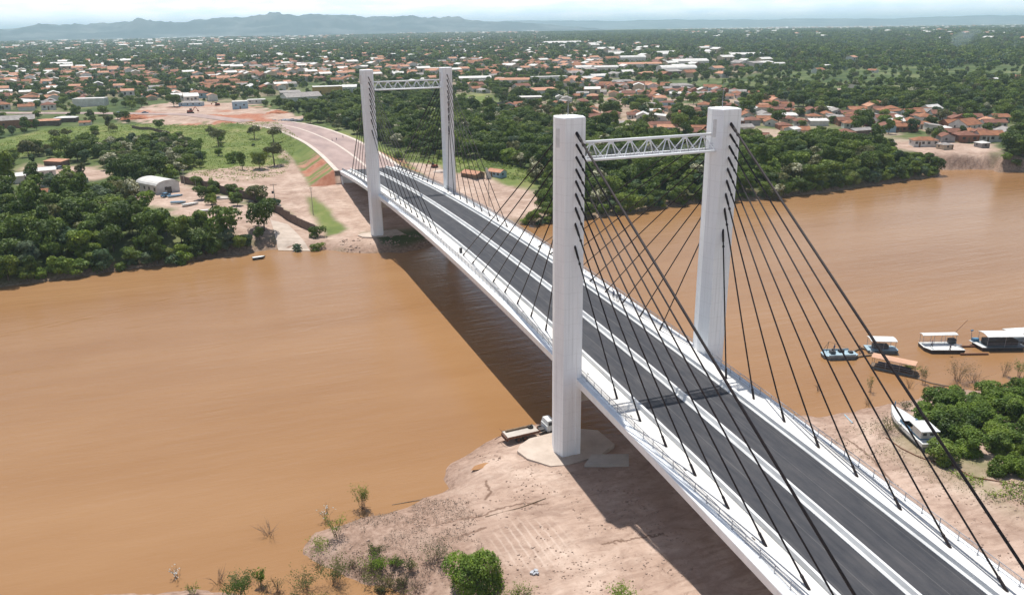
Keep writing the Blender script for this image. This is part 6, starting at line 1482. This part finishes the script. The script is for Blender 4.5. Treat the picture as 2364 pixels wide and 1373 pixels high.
hull(b, [(-4.3, -2.3), (4.4, -2.3), (5.0, -1.6), (5.0, 1.8), (-4.3, 1.8)], -.4, .7, M['boat_dark'], M['boat_grey'], .95)
canopy(b, -3.2, 4.2, -2.0, 1.4, .75, 2.3, M['boat_white'], .3, 3)
m = MB(); m.box(-2.8, 3.6, -1.4, 1.0, .77, 1.9); m.build('engine_box', M['boat_dark'], b)
m = MB(); m.prism([(-4.3, -2.3), (-3.4, -2.3), (-3.9, 1.9), (-4.9, 1.9)][::-1], .78, .86); m.build('side_deck', M['boat_white'], b)
m = MB(); m.box(-4.4, -3.2, 1.0, 1.8, .8, 1.5); m.tube((-4.5, 1.6, .8), (-4.7, 1.7, 3.2), .05); m.tube((-4.9, 1.7, 3.1), (-4.4, 1.7, 3.2), .16); m.build('winch', M['boat_blue'], b)
b = at('pontoon_link', 2236, 806, 'sunken rusty frame joining the twin white barges', 'frame', 0.0)
for y0 in (-2.2, 2.0):
    m = MB(); m.box(-2.9, 2.9, y0 - .16, y0 + .16, -.2, .35); m.build('beam', M['rust'], b)
b = at('awning_boat', 2362, 786, 'white awning of a boat cut off by the right edge', 'boat', 0.12)
hull(b, [(-3.6, -1.4), (4, -1.4), (4, 1.4), (-3.6, 1.4)], -.3, .6, M['boat_dark'], M['boat_grey']); canopy(b, -3.9, 4.2, -1.5, 1.5, .65, 2.0, M['boat_white'], .15, 4)

# stranded river boat on the bank
P0 = gp(2058, 962, 6, 1.5); P1 = gp(2146, 1038, 6, 1.5)
bow = Vector((P0[0], P0[1])); st = Vector((P1[0], P1[1])); mid_ = (bow + st) / 2; Lb = (bow - st).length
bt = tag(empty('river_boat', (mid_.x, mid_.y, max(hz(mid_.x, mid_.y), .6) + 0.35), math.atan2(bow.y - st.y, bow.x - st.x)), 'white wooden river boat with blue trim stranded on the bank beside the green thicket', 'boat')
hl = Lb / 2 + .5
sec = []; nS = 14
for i in range(nS + 1):
    t = i / nS; x = -hl + 2 * hl * t
    w = 1.75 * (1 - max(0, (t - .52) / .48) ** 2.1) * (0.90 + .10 * min(1, t / .25)); zt = 1.55 + .75 * max(0, t - .45) ** 1.3 + 0.1 * (t < .1)
    sec.append((x, max(w, .04), zt))
m = MB(); vs = []
for x, w, zt in sec: vs += [(x, -w, zt), (x * .985, -w * .82, .45), (x * .97, 0, 0), (x * .985, w * .82, .45), (x, w, zt)]
f = [(i * 5 + j, i * 5 + j + 1, i * 5 + j + 6, i * 5 + j + 5) for i in range(nS) for j in range(4)] + [(0, 4, 3, 2, 1)]
m.add(vs, f); m.build('hull', M['boat_grey'], bt, (0, 0, -.55), fix=True, smooth=False)
m = MB(); vs = []
for x, w, zt in sec: vs += [(x, -w * 1.03, zt - .5), (x, -w * 1.03, zt + .03), (x, w * 1.03, zt + .03), (x, w * 1.03, zt - .5)]
f = []
for i in range(nS): q = i * 4; f += [(q, q + 1, q + 5, q + 4), (q + 2, q + 3, q + 7, q + 6)]
f += [(0, 3, 2, 1)]
m.add(vs, f); m.build('sheer_strake', M['boat_white'], bt, (0, 0, -.55), fix=True)
def deckpiece(x0, x1, nm, mt, dz=0.0, wf=1.0, cut=None):
    m = MB(); xs = [x0 + (x1 - x0) * i / 8 for i in range(9)]; vs = []
    for x in xs:
        t = (x + hl) / (2 * hl); w = np.interp(x, [s_[0] for s_ in sec], [s_[1] for s_ in sec]) * wf; zt = np.interp(x, [s_[0] for s_ in sec], [s_[2] for s_ in sec]) + dz
        vs += [(x, -w, zt), (x, w, zt), (x, w, zt - .06), (x, -w, zt - .06)]
    f = []
    for i in range(8): q = i * 4; f += [(q, q + 4, q + 5, q + 1), (q + 2, q + 3, q + 7, q + 6), (q, q + 3, q + 7, q + 4), (q + 1, q + 5, q + 6, q + 2)]
    f += [(0, 1, 2, 3), (35, 34, 33, 32)]
    m.add(vs, f); return m.build(nm, mt, bt, (0, 0, -.55), fix=True)
deckpiece(1.2, hl - .05, 'foredeck', M['boat_white'], 0.02); deckpiece(-hl, -hl + 1.7, 'stern_deck', M['boat_white'], 0.02)
for s in (-1, 1):
    m = MB(); m.box(-hl + 1.6, 1.3, s * 1.52 - .2, s * 1.52 + .2, .97, 1.03); m.build('side_deck', M['boat_white'], bt)
deckpiece(-hl + 1.7, 1.2, 'hold_floor', M['wood'], -.95, .8)
for s in (-1, 1):
    m = MB(); m.box(-2.6, 1.1, s * 1.28 - .035, s * 1.28 + .035, .75, 1.55); m.build('coaming', M['boat_blue'], bt)
m = MB(); m.box(-hl + 1.5, -2.5, -1.15, 1.15, .2, 2.65); m.build('wheelhouse', M['wall_white'], bt)
m = MB(); m.box(-hl + 1.46, -2.46, -1.19, 1.19, .75, 1.2); m.build('blue_band', M['boat_blue'], bt)
m = MB(); m.box(-hl + .9, -1.9, -1.5, 1.5, 2.66, 2.76); m.build('cabin_roof', M['boat_white'], bt)
for yy in (-.55, .55):
    m = MB(); m.box(-hl + 1.44, -hl + 1.5, yy - .28, yy + .28, 1.75, 2.2); m.build('window', M['opening'], bt)
m = MB(); m.box(-2.5, -2.45, -.75, -.2, .9, 2.5); m.build('door', M['rust'], bt)
m = MB(); m.box(-hl + 2.0, -hl + 2.4, -1.19, -1.15, 1.75, 2.2); m.build('window', M['opening'], bt)
m = MB(); m.tube((hl - 1.2, .1, 1.7), (hl - 1.2, .1, 2.5), .1); m.build('bollard', M['boat_blue'], bt)

# ------------------------------------------------------------------ flatbed trailer and its truck on the shore
tx, ty = -17.2, 7.4; tz = hz(-17, 7)
tr = tag(empty('flatbed_trailer', (tx, ty, tz), R(4)), 'dusty flatbed trailer carrying a tyre, at the foot of the near left pylon', 'trailer')
m = MB(); m.box(-3.0, 2.6, -1.25, 1.25, 1.15, 1.32); m.build('bed', M['concrete'], tr)
m = MB(); m.box(-3.0, 2.6, -1.31, -1.252, .98, 1.40); m.build('side_rail', M['rust'], tr); m = MB(); m.box(-3.0, 2.6, 1.252, 1.31, .98, 1.40); m.build('side_rail', M['rust'], tr)
m = MB(); m.box(-2.6, 1.9, .62, .92, 1.323, 1.62); m.build('timber', M['wood'], tr)
m = MB(); m.box(-3.2, 3.2, -.55, -.35, .7, 1.0); m.box(-3.2, 3.2, .35, .55, .7, 1.0); m.box(-3.2, -2.9, -1.1, 1.1, .6, 1.145); m.build('chassis', M['rust'], tr)
m = MB()
for yy in (-.9, .9): m.tube((-3.0, yy, .9), (-4.6, yy * .7, .5), .06)
m.tube((-3.0, -1.1, 1.3), (-3.5, -1.1, 2.0), .035); m.tube((-3.5, -1.1, 2.0), (-3.5, 1.1, 2.0), .035); m.tube((-3.5, 1.1, 2.0), (-3.0, 1.1, 1.3), .035); m.build('rear_ramp', M['rust'], tr)
wm_ = MB(); wm_.tube((0, -.14, 0), (0, .14, 0), .48, n=16); wm_ = wm_.mesh('wheel', M['rubber']); rmm = MB(); rmm.tube((0, -.16, 0), (0, .16, 0), .24, n=10); rmm = rmm.mesh('rim', M['rust'])
for wx_ in (-1.1, 0.1):
    for wy_ in (-1.05, 1.05):
        w_ = obj('wheel', wm_, tr, (wx_, wy_, .48)); obj('rim', rmm, w_)
m = MB(); n = 16
vs = []; 
for i in range(n):
    a = 2 * math.pi * i / n
    for r_, z_ in ((.26, 0), (.26, .24), (.48, .28), (.52, .12), (.48, -.02)): vs.append((r_ * math.cos(a), r_ * math.sin(a), z_))
m.add(vs, [(i * 5 + j, i * 5 + (j + 1) % 5, ((i + 1) % n) * 5 + (j + 1) % 5, ((i + 1) % n) * 5 + j) for i in range(n) for j in range(5)])
tag(m.build('spare_tyre', M['rubber'], None, (tx + 1.75, ty + .55, tz + 1.36), fix=True), 'black spare tyre lying on the flatbed trailer', 'tyre')
tk = tag(empty('truck', (tx + 5.0, ty + .4, tz), R(4)), 'white truck cab mostly hidden behind the near left pylon', 'truck')
m = MB(); m.box(-.9, 1.0, -1.15, 1.15, .75, 1.7); m.prism([(-.8, -1.12), (.75, -1.12), (.75, 1.12), (-.8, 1.12)], 1.7, 2.5, [(-.7, -1.0), (.5, -1.0), (.5, 1.0), (-.7, 1.0)]); m.build('cab', M['boat_white'], tk)
m = MB(); m.box(-1.9, -.95, -.5, .5, .6, .95); m.build('chassis', M['steel'], tk)
m = MB(); m.box(-.6, .4, -1.17, -1.06, 1.75, 2.25); m.build('window', M['opening'], tk)
for wx_ in (-1.3, .3):
    for wy_ in (-1.0, 1.0): obj('wheel', wm_, tk, (wx_, wy_, .48))

# ------------------------------------------------------------------ poles
def pole(px, py, h, arm, label, cat='utility pole', lamp=False, name='utility_pole'):
    x, y, z = gp(px, py); e = empty(name, (x, y, z), -YAW + .2); m = MB(); m.tube((0, 0, -.5), (0, 0, h), .15, .09, 8); m.build('pole', M['soffit'], e)
    if arm:
        m = MB(); m.box(-arm / 2, arm / 2, -.06, .06, h - .5, h - .36); m.build('crossarm', M['wood'], e)
        for xx in (-arm / 2 + .1, 0, arm / 2 - .1): m = MB(); m.tube((xx, 0, h - .36), (xx, 0, h - .12), .05); m.build('insulator', M['galv'], e)
    if lamp: m = MB(); m.box(-.5, .5, -.18, .18, h, h + .16); m.build('lamp_head', M['galv'], e)
    return tag(e, label, cat)
pole(636, 475, 8.2, 2.4, 'concrete pole with crossarm standing behind the block wall'); pole(723, 494, 9.8, 1.2, 'tallest concrete pole near the river end of the block wall'); pole(426, 425, 5.6, 0, 'white lamp post behind the boat shed', 'lamp post', True, 'lamp_post')
pole(453, 436, 4.2, 0.8, 'short post right of the lamp post behind the boat shed', 'post'); pole(519, 447, 3.0, 0, 'bare short post on the pink dirt before the block wall', 'post', name='fence_post'); pole(594, 458, 3.4, 0, 'bare taller post between the crossarm pole and the boat shed', 'post', name='fence_post')
pole(1129, 474, 10.2, 2.0, 'tall pole with crossarm standing in front of the pink clearing'); pole(1680, 66, 60, 0, 'slim radio mast on the horizon above the near right pylon', 'mast', name='radio_mast')
tr_ = MB(); x, y, z = gp(636, 475); tr_.box(-.35, .35, -.3, .3, 0, .9); tag(tr_.build('transformer', M['steel'], None, (x - .5, y, z + 4.6)), 'dark transformer box hanging on the crossarm pole', 'transformer')

# ------------------------------------------------------------------ vehicles, small machines, clutter around the boat shed and clearing
def car(px, py, rz, mt, label, s=1.0, name='parked_car'):
    x, y, z = gp(px, py); e = empty(name, (x, y, z), rz); m = MB(); m.box(-2.1 * s, 2.1 * s, -.85, .85, .35, .85); m.build('body', mt, e)
    m = MB(); m.prism([(-1.5 * s, -.8), (1.0 * s, -.8), (1.0 * s, .8), (-1.5 * s, .8)], .852, 1.42, [(-1.1 * s, -.66), (.5 * s, -.66), (.5 * s, .66), (-1.1 * s, .66)]); m.build('cabin', M['opening'], e)
    m = MB(); m.box(-1.1 * s, .5 * s, -.66, .66, 1.424, 1.46); m.build('roof', mt, e)
    for a in (-1.35, 1.3):
        for b_ in (-.82, .82): w_ = MB(); w_.tube((a * s, b_ - .1, .33), (a * s, b_ + .1, .33), .33, n=10); w_.build('wheel', M['rubber'], e)
    return tag(e, label, 'car')
car(140, 391, .3, M['car_paint'], 'grey blue car parked beside the long low shed'); car(383, 453, 1.0, M['boat_blue'], 'dark blue car parked at the boat shed door'); 
def skiff(px, py, L_, rz, mt, label):
    x, y, z = gp(px, py); e = empty('skiff', (x, y, z), rz); pl = [(-L_ / 2, -.7), (L_ * .2, -.8), (L_ / 2, 0), (L_ * .2, .8), (-L_ / 2, .7)]
    m = MB(); m.prism([(a * .9, b_ * .6) for a, b_ in pl], 0.15, .75, pl); m.build('hull', mt, e); m = MB(); m.prism([(a * .93, b_ * .88) for a, b_ in pl], .754, .80); m.build('cover', M['boat_white'] if mt != M['boat_pale'] else M['boat_blue'], e); return tag(e, label, 'boat')
skiff(405, 455, 5.5, .2, M['boat_pale'], 'teal covered skiff lying right of the boat shed door'); skiff(412, 470, 5.5, -.2, M['boat_pale'], 'pale blue skiff in the middle of the yard'); skiff(440, 474, 6.0, .35, M['boat_white'], 'white skiff right of the pale blue skiff'); skiff(478, 489, 5, .1, M['boat_white'], 'thin grey skiff nearest the trees in the yard')
skiff(310, 459, 4.5, .6, M['orange_cover'], 'small orange skiff left of the boat shed'); skiff(598, 598, 4.0, .2, M['boat_dark'], 'dark canoe floating under the trees on the left bank')
def digger(px, py, rz, label, s=1.0):
    x, y, z = gp(px, py); e = empty('excavator', (x, y, z), rz); e.scale = (s, s, s)
    for b_ in (-1.1, 1.1): m = MB(); m.box(-1.8, 1.8, b_ - .28, b_ + .28, 0, .8); m.build('track', M['rubber'], e)
    m = MB(); m.box(-1.7, 1.2, -1.1, 1.1, .85, 1.9); m.build('body', M['excavator'], e); m = MB(); m.box(0, 1.2, .1, 1.1, 1.9, 2.9); m.build('cab', M['opening'], e)
    m = MB(); m.tube((1.2, -.3, 1.4), (3.2, -.3, 3.8), .2, n=6); m.tube((3.2, -.3, 3.8), (4.8, -.3, 1.6), .16, n=6); m.box(4.4, 5.2, -.7, .1, .9, 1.7); m.build('boom', M['excavator'], e); return tag(e, label, 'excavator')
digger(1003, 388, 2.5, 'red earth moving machine in the clearing behind the far right pylon', .8); digger(440, 262, .4, 'brown excavator working on the red earthworks', 1.2); digger(502, 244, 2.8, 'small machine at the back of the red earthworks', 1.0)
car(275, 263, .2, M['car_paint'], 'grey van at the left end of the earthworks', 1.3, 'parked_van'); car(335, 262, .1, M['car_paint'], 'grey van beside the red heap', 1.2, 'parked_van')
for px, py, w_, h_, lb in ((310, 275, 16, 3.4, 'large heap of red earth at the left of the earthworks'), (640, 262, 14, 2.6, 'low red earth mound behind the road bend'), (1015, 397, 6, 1.0, 'pale heap of building sand beside the red machine')):
    x, y, z = gp(px, py); n = 18; vs = [(0, 0, h_)]; g = random.Random(px)
    for k in range(1, 5):
        for i in range(n): a = 2 * math.pi * i / n; r_ = k / 4 * w_ / 2 * g.uniform(.88, 1.1); vs.append((r_ * math.cos(a) * 1.4, r_ * math.sin(a) * .7, h_ * (1 - k / 4) ** .8 * g.uniform(.85, 1.12) - (.6 if k == 4 else 0)))
    f = [(0, 1 + i, 1 + (i + 1) % n) for i in range(n)] + [(1 + (k - 1) * n + i, 1 + k * n + i, 1 + k * n + (i + 1) % n, 1 + (k - 1) * n + (i + 1) % n) for k in range(1, 4) for i in range(n)]
    M.setdefault('red_earth', mat('red_earth', (0.36, 0.13, 0.07), (0.46, 0.20, 0.11), .5, .95, bump=.4)); mm_ = MB(); mm_.add(vs, f); tag(mm_.build('earth_heap', M['red_earth'] if px < 900 else M['kerb'], None, (x, y, z), fix=True), lb, 'earth heap')
# gravel pile and parked machines where the road bends
x, y, z = gp(665, 280); g = random.Random(3); m = MB()
for i in range(60): cx, cy = g.gauss(0, 4), g.gauss(0, 2.4); s = g.uniform(.3, .9); m.box(cx - s, cx + s, cy - s, cy + s, -.2, s * 1.5, g.uniform(0, 3), (cx, cy))
tag(m.build('rubble_heap', M['galv'], None, (x, y, z)), 'pale rubble heap at the far end of the paved approach', 'rubble', None, 'stuff')
x, y, z = gp(1128, 412); m = MB(); m.prism([(-1.0, -.3), (1.4, -.3), (1.4, .3), (-1.0, .3)], 0, 4.6, [(-1.2, -.12), (-.6, -.12), (-.6, .12), (-1.2, .12)]); tag(m.build('leaning_panel', M['wall_white'], None, (x, y, z), -YAW), 'tall white leaning panel beside the pale blue hut', 'panel')
for px, py, lb in ((505, 457, 'leftmost'), (560, 464, 'middle'), (625, 485, 'rightmost')):
    P_ = [gp(px - 24, py - 3), gp(px + 20, py - 4), gp(px + 26, py + 3), gp(px - 10, py + 4)]; m = MB(); z = max(p[2] for p in P_) + .12; m.prism([(p[0], p[1]) for p in P_], z - .5, z); tag(m.build('concrete_slab', M['concrete'], fix=True), lb + ' pale concrete slab behind the block wall', 'slab')

# ------------------------------------------------------------------ people
def person_mesh(pose, mats):
    J = {'pel': (0, 0, .95), 'ch': (0, 0, 1.38), 'nk': (0, .0, 1.52), 'hd': (0, .02, 1.66), 'tp': (0, .01, 1.76)}
    a = .16 if pose else .05
    pts = [J['pel'], (0, 0, 1.15), J['ch'], J['nk'], J['hd'], J['tp'],
           (.10, 0, .90), (.11, a, .50), (.11, a * .4, .08), (.11, a * .4 + .14, .03), (-.10, 0, .90), (-.11, -a, .50), (-.11, -a * 1.6, .08), (-.11, -a * 1.6 + .14, .03),
           (.19, 0, 1.42), (.25, -.05, 1.14), (.24, .08, .90), (.24, .12, .80), (-.19, 0, 1.42), (-.25, .05, 1.14), (-.24, .14, .92), (-.24, .18, .82)]
    rad = [.14, .125, .15, .055, .10, .06, .095, .065, .045, .035, .095, .065, .045, .035, .065, .045, .035, .035, .065, .045, .035, .035]
    ed = [(0, 1), (1, 2), (2, 3), (3, 4), (4, 5), (0, 6), (6, 7), (7, 8), (8, 9), (0, 10), (10, 11), (11, 12), (12, 13), (2, 14), (14, 15), (15, 16), (16, 17), (2, 18), (18, 19), (19, 20), (20, 21)]
    me = bpy.data.meshes.new('person_cage'); me.from_pydata(pts, ed, []); o = bpy.data.objects.new('person_cage', me); COL.objects.link(o)
    sk = o.modifiers.new('s', 'SKIN'); 
    for v, r_ in zip(me.skin_vertices[0].data, rad): v.radius = (r_, r_)
    me.skin_vertices[0].data[0].use_root = True
    o.modifiers.new('u', 'SUBSURF').levels = 1
    dg = bpy.context.evaluated_depsgraph_get(); dg.update(); em = bpy.data.meshes.new_from_object(o.evaluated_get(dg)); em.name = 'person'
    bpy.data.objects.remove(o)
    em.materials.clear()
    for m_ in mats: em.materials.append(m_)
    for p in em.polygons:
        z = p.center.z; x = abs(p.center.x)
        p.material_index = 3 if z > 1.70 else (0 if z > 1.50 or (x > .2 and z < 1.22) or z < .07 else (1 if z > .98 else 2)); p.use_smooth = True
    return em
PA = [person_mesh(1, [M['skin'], M['shirt'], M['trouser'], M['hair']]), person_mesh(0, [M['skin'], M['shirt_white'], M['trouser'], M['hair']])]
for px, py, lb in ((2150, 803, 'person in dark clothes standing on the white deck barge'), (2192, 812, 'person bending near the pipes of the white deck barge'), (1925, 812, 'person working on the grey blue work barge')):
    p = ray(px, py, .87); tag(obj('person', PA[0], None, (p[0], p[1], .87), random.uniform(0, 6)), lb, 'person')
def zroad(x, y): return zd(y) if y < Y1 else hz(x, y) + .15
for px, py, k, lb in ((1416, 690, 0, 'person in dark shirt walking at the head of the group on the right walkway'), (1424, 694, 1, 'person in pale shirt walking in the middle of the group on the right walkway'), (1431, 697, 0, 'person in dark shirt walking last in the group on the right walkway')):
    p = ray(px, py, 16.3); p = ray(px, py, zd(p[1])); tag(obj('person', PA[k], None, (p[0], p[1], zd(p[1])), random.uniform(0, 6)), lb, 'person')
for px, py, k, lb in ((767, 327, 0, 'person in dark clothes walking left on the unpaved approach road'), (777, 326, 0, 'second dark clothed walker beside the road centre kerb'), (792, 319, 0, 'lone walker on the right half of the unpaved approach road'), (843, 436, 1, 'person standing on the far walkway')):
    p = ray(px, py, 10); z = zroad(p[0], p[1]); tag(obj('person', PA[k], None, (p[0], p[1], z), random.uniform(0, 6)), lb, 'person')
p = ray(1064, 584, 16.9); m = MB(); m.box(-.3, .3, -.25, .25, 0, 1.0); m.box(-.33, .33, -.28, .28, 1.0, 1.12); tag(m.build('control_box', M['steel'], None, (p[0], p[1], zd(p[1]))), 'dark box standing on the left walkway beside the longest middle stay', 'box')

# ------------------------------------------------------------------ smoke over the woods at the right
sm_m = bpy.data.materials.new('smoke'); sm_m.use_nodes = True; t = sm_m.node_tree; t.nodes.clear(); so = nd(t, 'ShaderNodeOutputMaterial'); sv = nd(t, 'ShaderNodeVolumePrincipled'); sv.inputs['Color'].default_value = (.75, .88, 1, 1); sv.inputs['Density'].default_value = 0.0045; t.links.new(sv.outputs[0], so.inputs['Volume'])
x, y, z = gp(2200, 119); bm = bmesh.new(); bmesh.ops.create_icosphere(bm, subdivisions=3, radius=1)
for v in bm.verts:
    n_ = mnoise.noise(v.co * 1.6) * .5 + 1; h_ = (v.co.z + 1) / 2; v.co = Vector((v.co.x * (12 + 26 * h_) * n_ + 48 * h_, v.co.y * (12 + 20 * h_) * n_, h_ * 46 + 1))
me = bpy.data.meshes.new('smoke'); bm.to_mesh(me); bm.free(); me.materials.append(sm_m); tag(obj('smoke', me, None, (x, y, z)), 'thin blue smoke plume rising from the woods near the right edge', 'smoke', None, 'stuff')
settle()
